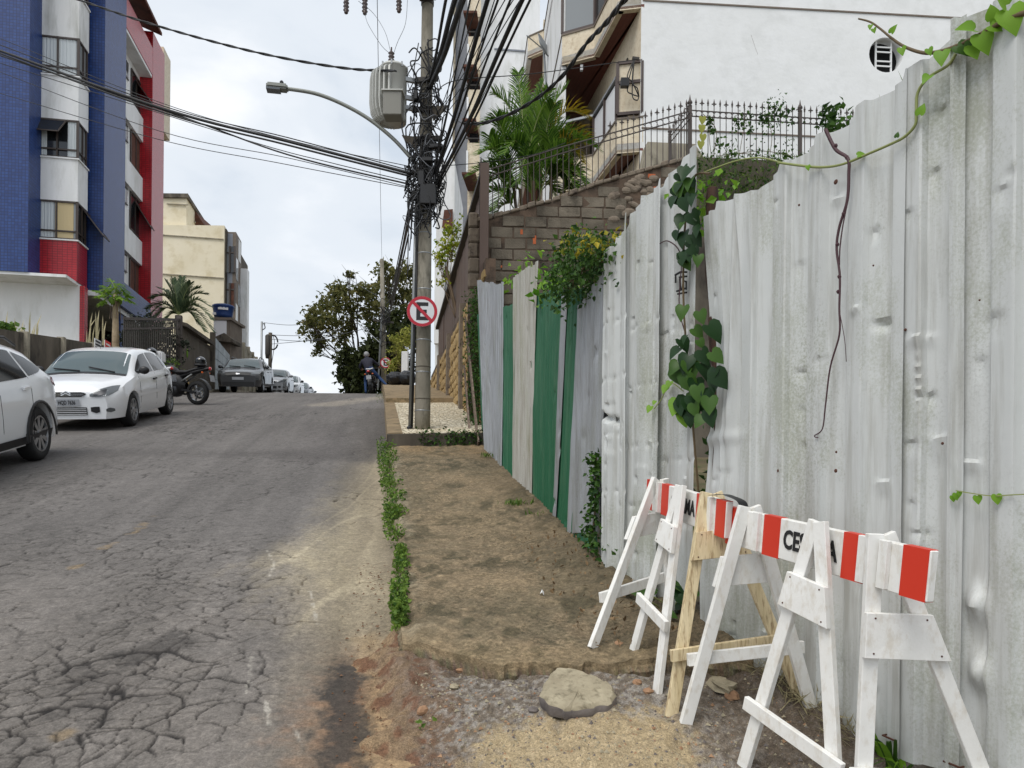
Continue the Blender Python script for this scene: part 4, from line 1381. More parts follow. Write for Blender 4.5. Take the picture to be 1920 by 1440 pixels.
def creepers():
 rs = np.random.RandomState(12)
 # creeper pouring over the patchwork fence
 c = thing('creeper_bush', 'dense green creeper with yellow tips hanging over the patchwork fence', 'creeper', on_line(1100, 1000, FB, FC))
 N = 3200
 t_ = rs.uniform(0, 1, N)
 cx = 1142 - 52 * t_ + rs.normal(size=N) * (10 + 8 * np.sin(t_ * 3))
 cy = 448 + 112 * t_ + rs.normal(size=N) * 15
 pos = np.array([on_line(x, y, FB, FC) for x, y in zip(cx, cy)])
 dep = rs.uniform(-0.28, 0.3, N)
 pos += dep[:, None] * np.array([CA, SA, 0])
 yel = (cy < 480) & (rs.uniform(size=N) < 0.25)
 leaves('foliage', pos[~yel], rs.uniform(0.02, 0.05, (~yel).sum()), 'leaf_ivy', c, rs=rs, bias=(-0.3, -0.3, -0.7), nb=(-0.5, -0.5, 0.6))
 yt_ = leaves('yellow_tips', pos[yel], rs.uniform(0.03, 0.06, yel.sum()), 'leaf_ivy_yellow', c, rs=rs, bias=(-0.3, -0.3, -0.5))
 yt_['kind'] = 'stuff'
 st = MB()
 for i in range(7):
  a_ = on_line(1140 - 6 * i, 470 + 10 * i, FB, FC) + Vector((0.15, 0.05, 0))
  b_ = on_line(1110 - 4 * i, 545, FB, FC) + Vector((-0.12, -0.03, 0))
  st.tube(spline([a_, a_.lerp(b_, 0.5) + Vector((-0.1, 0, 0.05)), b_], 4), 0.006, 4)
 st.tube(spline([on_line(1140, 470, FB, FC) + Vector((0.2, 0.05, 0)), on_line(1130, 800, FB, FC) + Vector((0.25, 0.05, 0)), on_line(1120, 1040, FB, FC) + Vector((0.1, 0.02, 0))], 4), 0.012, 5)
 st.build('stems', 'stem_brown', c)
 # ivy up the joint between the grey sheet and the white fence
 p = thing('ivy_strand', 'ivy strand climbing the joint between grey and white sheets', 'ivy', on_line(1120, 1055, FB, FC))
 N = 420
 yy = rs.uniform(850, 1060, N)
 xx = 1128 - 6 * ((yy - 850) / 200) ** 2 + rs.normal(size=N) * (3 + 11 * ((yy - 850) / 200) ** 2)
 pos = np.array([on_line(x, y, FB, FC) for x, y in zip(xx, yy)]) + np.array([-0.045, -0.02, 0]) + rs.normal(size=(N, 3)) * 0.018
 leaves('foliage', pos, rs.uniform(0.02, 0.055, N), 'leaf_ivy', p, rs=rs, bias=(-0.5, -0.6, -0.3), nb=(-0.7, -0.7, 0.4))
 MB().tube([on_line(1127, 850, FB, FC) + Vector((-0.03, -0.01, 0)), on_line(1125, 960, FB, FC) + Vector((-0.035, -0.01, 0)), on_line(1119, 1058, FB, FC) + Vector((-0.05, -0.02, 0))], 0.006, 5).build('stem', 'stem_brown', p)
 # shoots above the patchwork fence
 s = thing('climbing_weed', 'bright green weed rising behind the beige and green sheets', 'weed', on_line(1000, 560, FB, FC))
 N = 170
 ch = rs.choice(5, N, p=[0.2, 0.25, 0.2, 0.15, 0.2])
 cen = np.array([(958, 530), (1015, 545), (1040, 525), (990, 495), (1012, 570)])
 pos = np.array([on_line(cen[k][0] + rs.normal() * 13, cen[k][1] + rs.normal() * 12, FB, FC) for k in ch]) + rs.uniform(-0.05, 0.2, N)[:, None] * np.array([CA, SA, 0])
 leaves('foliage', pos, rs.uniform(0.04, 0.11, N), 'leaf_bright', s, rs=rs, bias=(-0.2, -0.3, -0.4))
 mb = MB()
 o_ = Vector((0.12, 0.02, 0))
 for (x, y) in ((958, 520), (1040, 515), (990, 490), (1012, 560)):
  a_ = on_line(x + 4, 720, FB, FC) + o_
  mb.tube([a_, a_.lerp(on_line(x, y, FB, FC) + o_, 0.6) + Vector((0.02, 0, 0)), on_line(x, y, FB, FC) + o_ * 0.3], 0.007, 5)
 mb.build('stem', 'stem_green', s)
creepers()

# ------------------------------------------------------------------ weeds along the kerb
def kerb_weeds():
 rs = np.random.RandomState(21)
 def strip_(name, pts, n, lab, hmul=1.0, mat='leaf_weed'):
  """pts: list of (px, py, half width px)"""
  ys = np.array([p[1] for p in pts], float)
  yy = rs.uniform(ys.min(), ys.max(), n)
  xx = np.interp(yy, ys, [p[0] for p in pts]) + np.clip(rs.normal(size=n), -1.7, 1.7) * np.interp(yy, ys, [p[2] for p in pts]) * 0.55
  base = np.array([tuple(on_ground(x, y + 6)) for x, y in zip(xx, yy)])
  clump = fbm(base[:, 0] * 5, base[:, 1] * 5, 3, 6)
  base[:, 2] += rs.uniform(0, 1, n) ** 0.8 * 0.14 * hmul * (0.35 + 1.2 * clump)
  keep = (clump + rs.uniform(-.12, .12, n) > 0.46) & (fbm(base[:, 1] * 2.3, base[:, 0] * 2.3, 3, 16) + rs.uniform(-.1, .1, n) > 0.33)
  base, clump = base[keep], clump[keep]
  n = len(base)
  V1, F1 = leaf_arrays(base, rs.uniform(0.010, 0.042, n) * (0.5 + 0.8 * clump), bias=(-0.1, -0.2, 0.35), nb=(0, -0.2, 0.6), rs=rs, width=0.34)
  o = mesh_obj(name, V1, F1, mat)
  tag(o, lab, 'weeds', kind='stuff')
 strip_('weed_strip', [(722, 832, 16), (728, 870, 20), (735, 920, 20), (743, 965, 22), (740, 990, 22), (742, 1012, 18), (746, 1030, 12)], 8000, 'long strip of bright green weeds in the gutter below the pavement', 1.0)
 strip_('weed_strip', [(752, 1052, 9), (752, 1085, 14), (748, 1120, 16), (748, 1150, 17), (751, 1185, 12), (752, 1196, 8)], 3600, 'short strip of green weeds by the near corner of the pavement', 1.1)
 strip_('weed_tuft', [(802, 1362, 18), (806, 1375, 20), (800, 1386, 12)], 160, 'small weed tuft in the red soil in front of the slab', 0.35)
 strip_('weed_tuft', [(712, 733, 8), (716, 745, 10), (714, 752, 9)], 260, 'grassy tuft at the kerb by the motorcyclist', 1.7, 'grass_green')
 # greenery at the foot of the step
 n = 900
 xx, yy = rs.uniform(785, 900, n), rs.uniform(810, 838, n)
 keep = (xx > 850) | (rs.uniform(size=n) < 0.55)
 pos = []
 for x, y in zip(xx[keep], yy[keep]):
  p = on_t(x, y, 10.72)
  pos.append(tuple(p))
 pos = np.array(pos) + rs.normal(size=(keep.sum(), 3)) * 0.035
 o = leaves('step_weeds', pos, rs.uniform(0.025, 0.06, len(pos)), 'leaf_ivy', None, rs=rs, bias=(0, -0.5, 0.1))
 tag(o, 'dark green weeds hanging over the pavement step below the pole', 'weeds', kind='stuff')
 # grass tufts and litter along the fence foot
 g = []
 for (x, y, r, k_) in ((918, 858, 14, 60), (960, 948, 14, 40), (972, 950, 16, 40), (1000, 970, 10, 20)):
  p = np.array(on_ground(x, y, SLAB_H))
  q = np.repeat(p[None], k_, 0) + rs.normal(size=(k_, 3)) * np.array([0.05, 0.05, 0.006])
  g.append(q)
 g = np.concatenate(g)
 o = leaves('grass_tufts', g, rs.uniform(0.04, 0.09, len(g)), 'grass_green', None, rs=rs, bias=(0, 0, 1.6), spread=0.5, width=0.08)
 tag(o, 'small grass tufts along the foot of the patchwork fence', 'grass', kind='stuff')
 # dead leaves and twigs where the pavement meets the fence
 n = 230
 qn, qt = rs.uniform(1.0, 1.5, n) ** 1.0, rs.uniform(3.4, 5.6, n)
 pos = np.array([tuple(S(a, b)) for a, b in zip(qn, qt)])
 pos[:, 2] = gzv(pos[:, 1]) + SLAB_H + 0.035 + 0.04 * sst(1.05, 1.45, qn)
 o = leaves('leaf_litter', pos, rs.uniform(0.012, 0.045, n), 'leaf_litter', None, rs=rs, bias=(0, 0, 0), nb=(0, 0, 2.0), fold=0.1, width=0.25)
 tag(o, 'dry brown leaf litter against the foot of the white fence', 'leaves', kind='stuff')
 # creeping plant behind the right barricade, grass at the fence foot
 pl = thing('ground_plant', 'strappy green plant at the foot of the tall white fence behind the barricade', 'plant', on_line(1670, 1420, FA, FB))
 R3 = random.Random(9)
 for i in range(16):
  p = on_line(R3.uniform(1640, 1720), 1440, FA, FB) + Vector((-0.03, -0.02, 0))
  p.z = dz_at(p.x, p.y)
  tip = p + Vector((R3.uniform(-0.2, 0.16), R3.uniform(-0.14, 0.0), R3.uniform(0.03, 0.16)))
  mb = MB()
  q = spline([p, p.lerp(tip, 0.5) + Vector((0, 0, 0.05)), tip], 4)
  sd_ = Vector((R3.uniform(-1, 1), R3.uniform(-1, 1), 0)).normalized() * 0.014
  P = [[a_ - sd_ * (1 - (k / (len(q) - 1)) ** 2), a_ + sd_ * (1 - (k / (len(q) - 1)) ** 2)] for k, a_ in enumerate(q)]
  mb.grid(P)
  mb.build('leaf', 'leaf_bright' if i % 2 else 'leaf_ivy', pl, True)
 n = 420
 px = rs.uniform(1440, 1625, n)
 pos = np.array([tuple(on_line(x, 1300, FA, FB)) for x in px]) + np.array([-0.05, -0.03, 0]) + rs.normal(size=(n, 3)) * np.array([0.05, 0.05, 0])
 pos[:, 2] = [dz_at(a, b) for a, b in pos[:, :2]]
 o = leaves('dry_grass', pos, rs.uniform(0.05, 0.13, n), 'grass_dry', None, rs=rs, bias=(-0.4, -0.5, 0.5), spread=0.8, width=0.03, fold=0.02)
 tag(o, 'tangle of dry grass along the foot of the tall white fence', 'grass', kind='stuff')
kerb_weeds()

# ------------------------------------------------------------------ stones, gravel, rubble
def rock(p, r, mat, name, label, seed=0, sq=(1, 1, 0.7), group=None, n=9, m=6, cat='stone'):
 rr = random.Random(seed)
 mb = MB()
 mb.ball((0, 0, 0), r, n, m, sq)
 V = np.array(mb.v)
 rs = np.random.RandomState(seed)
 V *= (1 + rs.uniform(-0.22, 0.22, (len(V), 1)))
 V = np.round(V / (r * 0.35)) * r * 0.35 * 0.45 + V * 0.55
 a = rr.uniform(0, 6.28)
 c, s = math.cos(a), math.sin(a)
 V = V @ np.array([[c, s, 0], [-s, c, 0], [0, 0, 1]])
 V += np.array(p) + np.array([0, 0, r * sq[2] * 0.6])
 o = mesh_obj(name, V, mb.f, mat)
 return tag(o, label, cat, group)
def slab_chunk():
 """the loose piece of broken pavement lying on the gravel"""
 out = [(1012, 1300), (1030, 1262), (1048, 1253), (1085, 1258), (1118, 1270), (1150, 1288), (1156, 1305), (1140, 1318), (1110, 1322), (1078, 1328), (1060, 1330), (1030, 1318)]
 pts = [on_ground(x, y, 0.085) for x, y in out]
 cen = sum(pts, Vector()) / len(pts)
 zb = dz_at(cen.x, cen.y) + 0.0
 nrm = Vector((0, -0.16, 1)).normalized()
 mb = MB()
 rs = random.Random(4)
 dense = []
 n = len(pts)
 for i in range(n):
  for k in range(4):
   q = pts[i].lerp(pts[(i + 1) % n], k / 4)
   dense.append(q + Vector((rs.uniform(-0.006, 0.006), rs.uniform(-0.006, 0.006), 0)))
 top = [Vector((q.x, q.y, zb + 0.052 + (q.y - cen.y) * 0.22 + rs.uniform(-0.003, 0.003))) for q in dense]
 N = len(top)
 rings = []
 for fac in (0.0, 0.3, 0.6, 0.85, 0.96):
  rings.append([cen.lerp(q, fac) * 1 if fac else None for q in top])
 vs = []
 c0 = Vector((cen.x, cen.y, zb + 0.056))
 vs.append(c0)
 for fac in (0.35, 0.7, 0.93):
  for q in top:
   w_ = Vector((cen.x + (q.x - cen.x) * fac, cen.y + (q.y - cen.y) * fac, zb + 0.057 + (q.y - cen.y) * fac * 0.22 + rs.uniform(-0.004, 0.004)))
   vs.append(w_)
 for q in top:
  vs.append(q - Vector((0, 0, 0.008)))
 for q in top:
  vs.append(Vector((cen.x + (q.x - cen.x) * 0.99, cen.y + (q.y - cen.y) * 0.99, q.z - 0.035 + rs.uniform(-0.006, 0.006))))
 for q in top:
  vs.append(Vector((cen.x + (q.x - cen.x) * 0.93, cen.y + (q.y - cen.y) * 0.93, zb - 0.03)))
 fs = []
 mi = []
 for k in range(N):
  fs.append((0, 1 + k, 1 + (k + 1) % N)); mi.append(0)
 for r_ in range(5):
  for k in range(N):
   a, b = 1 + r_ * N + k, 1 + r_ * N + (k + 1) % N
   fs.append((a, a + N, b + N, b)); mi.append(1 if r_ >= 3 else 0)
 o = mesh_obj('broken_concrete_slab', np.array([tuple(q) for q in vs]), fs, ['rock_grey', 'rock_edge'], mi=mi)
 autosmooth(o, 40)
 tag(o, 'large flat piece of broken concrete lying on the gravel', 'concrete piece')
slab_chunk()
def stones():
 L = [(868, 1282, 0.030, 'rock_orange', 'orange brick fragment on the gravel left of the broken slab'),
   (944, 1284, 0.020, 'rock_orange', 'small tan stone chip between orange fragment and broken slab'),
   (793, 1366, 0.026, 'rock_orange', 'pale tan stone beside the small weed tuft'),
   (1000, 1372, 0.020, 'rock_edge', 'dark grey pebble at the edge of the yellow sand'),
   (852, 1326, 0.020, 'rock_grey', 'dull brown pebble in the red soil'),
   (1098, 1252, 0.032, 'rock_grey', 'grey lump against the slab edge behind the broken slab'),
   (1128, 1262, 0.030, 'rock_orange', 'tan lump beside the grey lump at the slab edge'),
   (1158, 1264, 0.026, 'rock_orange', 'rounded tan stone right of the broken slab'),
   (1176, 1256, 0.022, 'rock_grey', 'small grey stone near the barricade foot'),
   (1350, 1328, 0.055, 'rock_grey', 'flat grey rubble slab under the barricade crossbar'),
   (1372, 1350, 0.03, 'rock_orange', 'yellowish rubble piece below the grey rubble slab'),
   (1215, 1340, 0.02, 'rock_orange', 'reddish stone at the foot of the far barricade leg'),
   (1195, 1328, 0.018, 'rock_orange', 'reddish pebble next to the far barricade leg')]
 for i, (x, y, r, m_, lb) in enumerate(L):
  p = on_ground(x, y, -0.06)
  p.z = dz_at(p.x, p.y) - r * 0.2
  if y < 1268 and x > 1080:
   p.y -= 0.02
  rock(p, r, m_, 'stone', lb, 100 + i, (1.2, 1.0, 0.75) if r < 0.05 else (2.2, 1.0, 0.5))
 # loose gravel
 rs = np.random.RandomState(77)
 n = 5200
 qn = rs.uniform(0.18, 1.75, n)
 qt = rs.uniform(1.9, 3.6, n)
 X = qn * CA - qt * SA
 Y = qt * CA + qn * SA
 ok = qt < front_edge(qn) - 0.02
 X, Y = X[ok], Y[ok]
 Zd = dirt_h(X, Y)
 r = 0.003 + 0.010 * rs.uniform(0, 1, len(X)) ** 3.5
 base = np.array([(1, 0, 0), (-.5, .87, 0), (-.5, -.87, 0), (0.1, 0, .8)])
 V = []
 for i in range(len(X)):
  a = rs.uniform(0, 6.28)
  c, s_ = math.cos(a), math.sin(a)
  b = base * (1 + rs.uniform(-.35, .35, (4, 1)))
  V.append(np.stack([b[:, 0] * c - b[:, 1] * s_, b[:, 0] * s_ + b[:, 1] * c, b[:, 2]], 1) * r[i] + (X[i], Y[i], Zd[i]))
 V = np.concatenate(V)
 Fc = (np.arange(len(X))[:, None, None] * 4 + np.array([(0, 1, 3), (1, 2, 3), (2, 0, 3)])).reshape(-1, 3)
 mi = np.repeat(rs.choice([0, 1, 2], len(X), p=[0.5, 0.33, 0.17]), 3)
 o = mesh_obj('gravel', V, Fc, ['rock_grey', 'rock_edge', 'rock_orange'], mi=mi)
 tag(o, 'loose grey and tan gravel scattered round the barricade feet', 'gravel', kind='stuff')
 # crumbs of soil and grit along the gutter, litter bits
 n = 500
 qn = rs.normal(size=n) * 0.09 - 0.02
 qt = rs.uniform(2.0, 5.5, n)
 X = qn * CA - qt * SA
 Y = qt * CA + qn * SA
 V = []
 for i in range(n):
  rr = 0.003 + 0.009 * rs.uniform() ** 3
  b = base * (1 + rs.uniform(-.35, .35, (4, 1))) * rr
  V.append(b + (X[i], Y[i], gz(Y[i]) - 0.02))
 Fc = (np.arange(n)[:, None, None] * 4 + np.array([(0, 1, 3), (1, 2, 3), (2, 0, 3)])).reshape(-1, 3)
 o = mesh_obj('grit', np.concatenate(V), Fc, 'soil')
 tag(o, 'brown grit and soil crumbs along the road edge', 'grit', kind='stuff')
 for (x, y, m_, lb, s_) in ((748, 1048, 'paper_white', 'white scrap of litter in the gutter between the weed strips', 0.03), (1016, 1120, 'paper_white', 'tiny white scrap on the pavement slab', 0.012)):
  p = on_ground(x, y, 0.0 if x < 800 else SLAB_H)
  p.z += 0.012
  mb = MB()
  mb.grid([[p + Vector((-s_, -s_, 0.01)), p + Vector((0, -s_, 0.02)), p + Vector((s_, -s_ * .6, 0))], [p + Vector((-s_, 0, 0)), p + Vector((0, 0, 0.035)), p + Vector((s_, .3 * s_, 0.02))], [p + Vector((-s_ * .7, s_, 0.01)), p + Vector((0, s_, 0.02)), p + Vector((s_, s_, 0.0))]])
  tag(mb.build('litter_scrap', m_), lb, 'litter')
 for (x, y, lb) in ((752, 1208, 'reddish dead leaf at the near corner of the pavement slab'), (1214, 1275, 'brown dead leaf by the far barricade leg')):
  p = on_ground(x, y, 0.0)
  p.z += 0.015
  mb = MB()
  heart(mb, p, (0.5, -0.6, 0.2), (0, 0, 1), 0.055, 0.4, 0.3)
  tag(mb.build('dead_leaf', 'leaf_litter', None, True), lb, 'leaf')
stones()

# ------------------------------------------------------------------ lettering
def text_mesh(body, size, xs=1.0, bold=0.02, ext=0.0008):
 cu = bpy.data.curves.new('txt', 'FONT')
 cu.body = body
 cu.size = size
 cu.align_x = 'CENTER'
 cu.align_y = 'CENTER'
 cu.offset = bold * size
 cu.extrude = ext
 cu.resolution_u = 3
 o = bpy.data.objects.new('txt', cu)
 col.objects.link(o)
 dg = bpy.context.evaluated_depsgraph_get()
 me = bpy.data.meshes.new_from_object(o.evaluated_get(dg))
 V = np.array([tuple(v.co) for v in me.vertices])
 V[:, 0] *= xs
 Fc = [tuple(p.vertices) for p in me.polygons]
 bpy.data.objects.remove(o)
 bpy.data.curves.remove(cu)
 bpy.data.meshes.remove(me)
 return V, Fc
def lettering(body, size, org, ex, ey, mat, parent, xs=1.0, bold=0.02, name='lettering', lift=0.002):
 V, Fc = text_mesh(body, size, xs, bold)
 ex, ey = Vector(ex).normalized(), Vector(ey).normalized()
 ez = ex.cross(ey).normalized()
 A = np.array([ex, ey, ez])
 W = V @ A + np.array(Vector(org) + ez * lift)
 return mesh_obj(name, W, Fc, mat, parent)

# ------------------------------------------------------------------ barricades
def a_frame(root, apex, fl, fr, c, mat, plate=(0.24, 0.36), bar=None, flip=1, gap=0.026, w=0.052, th=0.024, plate_mat=None, bar_ext=0.03, over=0.012):
 apex, fl, fr, c = Vector(apex), Vector(fl), Vector(fr), Vector(c).normalized()
 n = (fl - apex).cross(fr - apex).normalized()
 if n.dot(-apex) < 0:
  n = -n                                     # towards the viewer
 tl, tr = apex - c * gap, apex + c * gap
 L = lambda s: tl.lerp(fl, s)
 R = lambda s: tr.lerp(fr, s)
 for a, b, m_, k in ((tl, fl, mat, -1), (tr, fr, mat, 1)):
  d = (a - b).normalized()
  o = MB().bar(a + d * over, b, w, th, n).build('leg', m_, root)
  bevel(o, 0.002)
 n2 = n * flip
 if plate:
  s0, s1 = plate
  out = n2 * (th / 2 + 0.012)
  a0, a1, b0, b1 = L(s0), L(s1), R(s0), R(s1)
  e0, e1 = (b0 - a0).normalized() * w * 0.62, (b1 - a1).normalized() * w * 0.62
  poly = [a0 - e0, b0 + e0, b1 + e1, a1 - e1]
  o = MB().prism([q + out - n2 * 0.011 for q in poly], n2 * 0.022).build('gusset_plate', plate_mat or mat, root)
  bevel(o, 0.0015)
  for q in poly:
   ctr = sum(poly, Vector()) / 4
   p = q.lerp(ctr, 0.22) + out + n2 * 0.0112
   Mx = Matrix.Translation(p) @ n2.to_track_quat('Z', 'Y').to_matrix().to_4x4()
   MB().lathe([(0.0035, 0), (0.003, 0.0015)], 6, Mx).build('nail', 'rust', root)
 if bar:
  a, b = L(bar), R(bar)
  e = (b - a).normalized() * (w * 0.5 + bar_ext)
  out = n2 * (th / 2 + 0.012)
  o = MB().bar(a - e + out, b + e + out, 0.022, 0.052, Vector((0, 0, 1))).build('crossbar', plate_mat or mat, root)
  bevel(o, 0.002)
def beam(root, t0, t1, h=0.155, th=0.03, reds=(), up=Vector((0, 0, 1)), text=None, tsize=0.09):
 t0, t1 = Vector(t0), Vector(t1)
 e = (t1 - t0).normalized()
 c = up.cross(e).normalized()                   # away from the street side
 u = e.cross(c).normalized()
 L = (t1 - t0).length
 o = MB().obox(t0 - u * h - c * th / 2, e * L, c * th, u * h).build('beam', 'paint_white', root)
 bevel(o, 0.003)
 for (s0, s1) in reds:
  k = 0.0016
  r = MB().obox(t0 + e * (s0 * L - (k if s0 <= 0 else 0)) - u * (h + k) - c * (th / 2 + k), e * ((s1 - s0) * L + (k if s0 <= 0 else 0)), c * (th + 2 * k), u * (h + 2 * k)).build('red_stripe', 'stripe_red', o)
 return e, c, u, L, o
def yfun(xa, Ya, xb, Yb):
 k = (1 / Yb - 1 / Ya) / (xb - xa)
 return lambda x: 1 / (1 / Ya + k * (x - xa))
def gfoot(x, y, dz=-0.05):
 p = on_ground(x, y, dz)
 return Vector((p.x, p.y, dz_at(p.x, p.y) - 0.01))
def barricades():

 # ---- near barricade
 b = thing('barricade', 'white wooden barricade with red stripes standing nearest the camera', 'barricade', on_ground(1480, 1400, -0.05))
 yf = yfun(1371, 3.17, 1754, 2.2)
 t0, t1 = at(1371, 950, 3.17), at(1754, 1033, 2.2)
 def frac(x):
  p = at(x, 990, yf(x))
  return (Vector((p.x, p.y, 0)) - Vector((t0.x, t0.y, 0))).length / (Vector((t1.x, t1.y, 0)) - Vector((t0.x, t0.y, 0))).length
 e, c, u, L, bo = beam(b, t0, t1, 0.155, 0.03, [(0, frac(1396)), (frac(1440), frac(1471)), (frac(1590), frac(1632)), (frac(1702), 0.995)])
 cen = t0 + e * L * frac(1527) - u * 0.078
 lettering('CESAMA', 0.098, cen - c * 0.0152, e, u, 'ink', bo, 0.76, 0.03)
 yt = lambda x: t0 + e * L * frac(x)
 # cross-wise end frames
 A = yt(1405) + u * 0.006
 a_frame(b, A, gfoot(1285, 1392), gfoot(1520, 1372), c, 'paint_white', (0.22, 0.36), 0.70, -1)
 Cc = yt(1652) + u * 0.006
 fl, fr = at(1612, 1541, 2.42), at(1908, 1535, 2.44)
 fl.z, fr.z = dz_at(fl.x, fl.y) - 0.01, dz_at(fr.x, fr.y) - 0.01
 a_frame(b, Cc, fl, fr, c, 'paint_white', (0.23, 0.37), 0.74, 1)
 # middle support set along the beam, in front of it
 Bm = yt(1556) - c * 0.052 + u * 0.012
 f1, f2 = gfoot(1393, 1452), at(1572, 1580, 2.46)
 f2.z = dz_at(f2.x, f2.y) - 0.01
 a_frame(b, Bm, f1, f2, e, 'paint_white', (0.19, 0.32), 0.74, 1, gap=0.014)
 # cleats nailed beside the frames
 for x, off in ((1430, 1), (1672, 1), (1632, 1)):
  p = yt(x)
  o = MB().bar(p - c * 0.024 + u * 0.004, p - c * 0.024 - u * 0.15, 0.035, 0.018, c).build('cleat', 'paint_white', b)
  bevel(o, 0.0015)

 # ---- far barricade
 b = thing('barricade', 'farther barricade with red stripes and one unpainted wooden trestle', 'barricade', on_ground(1250, 1290, -0.03))
 yf2 = yfun(1219, 4.02, 1369, 3.12)
 t0, t1 = at(1219, 899, 4.02), at(1369, 941, 3.12)
 def frac2(x):
  p = at(x, 930, yf2(x))
  return (Vector((p.x, p.y, 0)) - Vector((t0.x, t0.y, 0))).length / (Vector((t1.x, t1.y, 0)) - Vector((t0.x, t0.y, 0))).length
 e, c, u, L, bo = beam(b, t0, t1, 0.155, 0.03, [(0, frac2(1230)), (frac2(1247), frac2(1260)), (frac2(1313), frac2(1331)), (frac2(1350), 0.995)])
 cen = t0 + e * L * frac2(1287) - u * 0.078
 lettering('CESAMA', 0.098, cen - c * 0.0152, e, u, 'ink', bo, 0.76, 0.03)
 yt = lambda x: t0 + e * L * frac2(x)
 f1 = on_ground(1110, 1216, SLAB_H)
 f2 = Vector((0.86, 4.02, gz(4.02) + SLAB_H + 0.02))
 a_frame(b, yt(1237) + u * 0.006, f1, f2, c, 'paint_white', (0.22, 0.36), 0.70, -1)
 a_frame(b, yt(1334) + u * 0.006, gfoot(1258, 1372), gfoot(1500, 1352), c, 'wood_raw', (0.17, 0.30), 0.72, 1)
 f1 = on_ground(1183, 1238, 0.06)
 f2 = gfoot(1232, 1327, -0.03)
 a_frame(b, yt(1295) - c * 0.052 + u * 0.012, f1, f2, e, 'paint_white', (0.19, 0.32), 0.66, 1, gap=0.014)
 for x in (1244, 1343):
  p = yt(x)
  o = MB().bar(p - c * 0.024 + u * 0.004, p - c * 0.024 - u * 0.15, 0.035, 0.018, c).build('cleat', 'paint_white', b)
 # a dark strap end lying over the two beam ends
 p = yt(1345) + u * 0.012
 q = spline([p - c * 0.03, p + e * 0.05 + u * 0.012, p + e * 0.12 + u * 0.012, p + e * 0.19 + c * 0.01 + u * 0.002, p + e * 0.2 + c * 0.02 - u * 0.02], 4)
 P = [[a_ - c * 0.02, a_ + c * 0.02] for a_ in q]
 tag(MB().grid(P).build('strap', 'black_plastic'), 'short black strap lying over the barricade beam ends', 'strap')
barricades()

# ------------------------------------------------------------------ utility pole with its equipment
PY = 11.25
def sagline(a, b, sag, k=14):
 a, b = Vector(a), Vector(b)
 return [a.lerp(b, i / k) - Vector((0, 0, sag * 4 * (i / k) * (1 - i / k))) for i in range(k + 1)]
def road_sign(name, label, p, r, group, back=None):
 """round no-parking sign facing the camera side of the street; p = centre"""
 s = thing(name, label, 'sign', p, ROTZ * 0.4, group)
 M0 = ROOTS[s.name]
 Mr = M0 @ Matrix.Rotation(math.pi / 2, 4, 'X')
 MB().lathe([(r, 0), (r, 0.006)], 40, Mr).build('plate', 'sign_white', s)
 def ringm(r0, r1, z):
  mb = MB()
  n = 48
  P = []
  for k in range(n + 1):
   a = 2 * math.pi * k / n
   P.append([Mr @ Vector((r1 * math.cos(a), r1 * math.sin(a), z)), Mr @ Vector((r0 * math.cos(a), r0 * math.sin(a), z))])
  return mb.grid(P)
 ringm(r * 0.80, r * 0.995, 0.0085).build('red_ring', 'sign_red', s)
 def patch(pts, z, m_, nm):
  MB().prism([(x * r, y * r, z) for x, y in pts], (0, 0, 0.0015), Mr).build(nm, m_, s)
 # letter E
 patch([(-0.38, -0.58), (0.40, -0.58), (0.40, -0.34), (-0.12, -0.34), (-0.12, -0.11), (0.30, -0.11), (0.30, 0.12), (-0.12, 0.12), (-0.12, 0.36), (0.40, 0.36), (0.40, 0.60), (-0.38, 0.60)], 0.0075, 'sign_black', 'letter')
 a = math.radians(-45)
 ca, sa = math.cos(a), math.sin(a)
 rot = lambda x, y: (x * ca - y * sa, x * sa + y * ca)
 patch([rot(*q) for q in ((-0.84, -0.1), (0.84, -0.1), (0.84, 0.1), (-0.84, 0.1))], 0.0095, 'sign_red', 'slash')
 MB().lathe([(r * 0.1, 0), (r * 0.1, -0.05)], 8, Mr).build('bracket', 'galv', s)
 return s
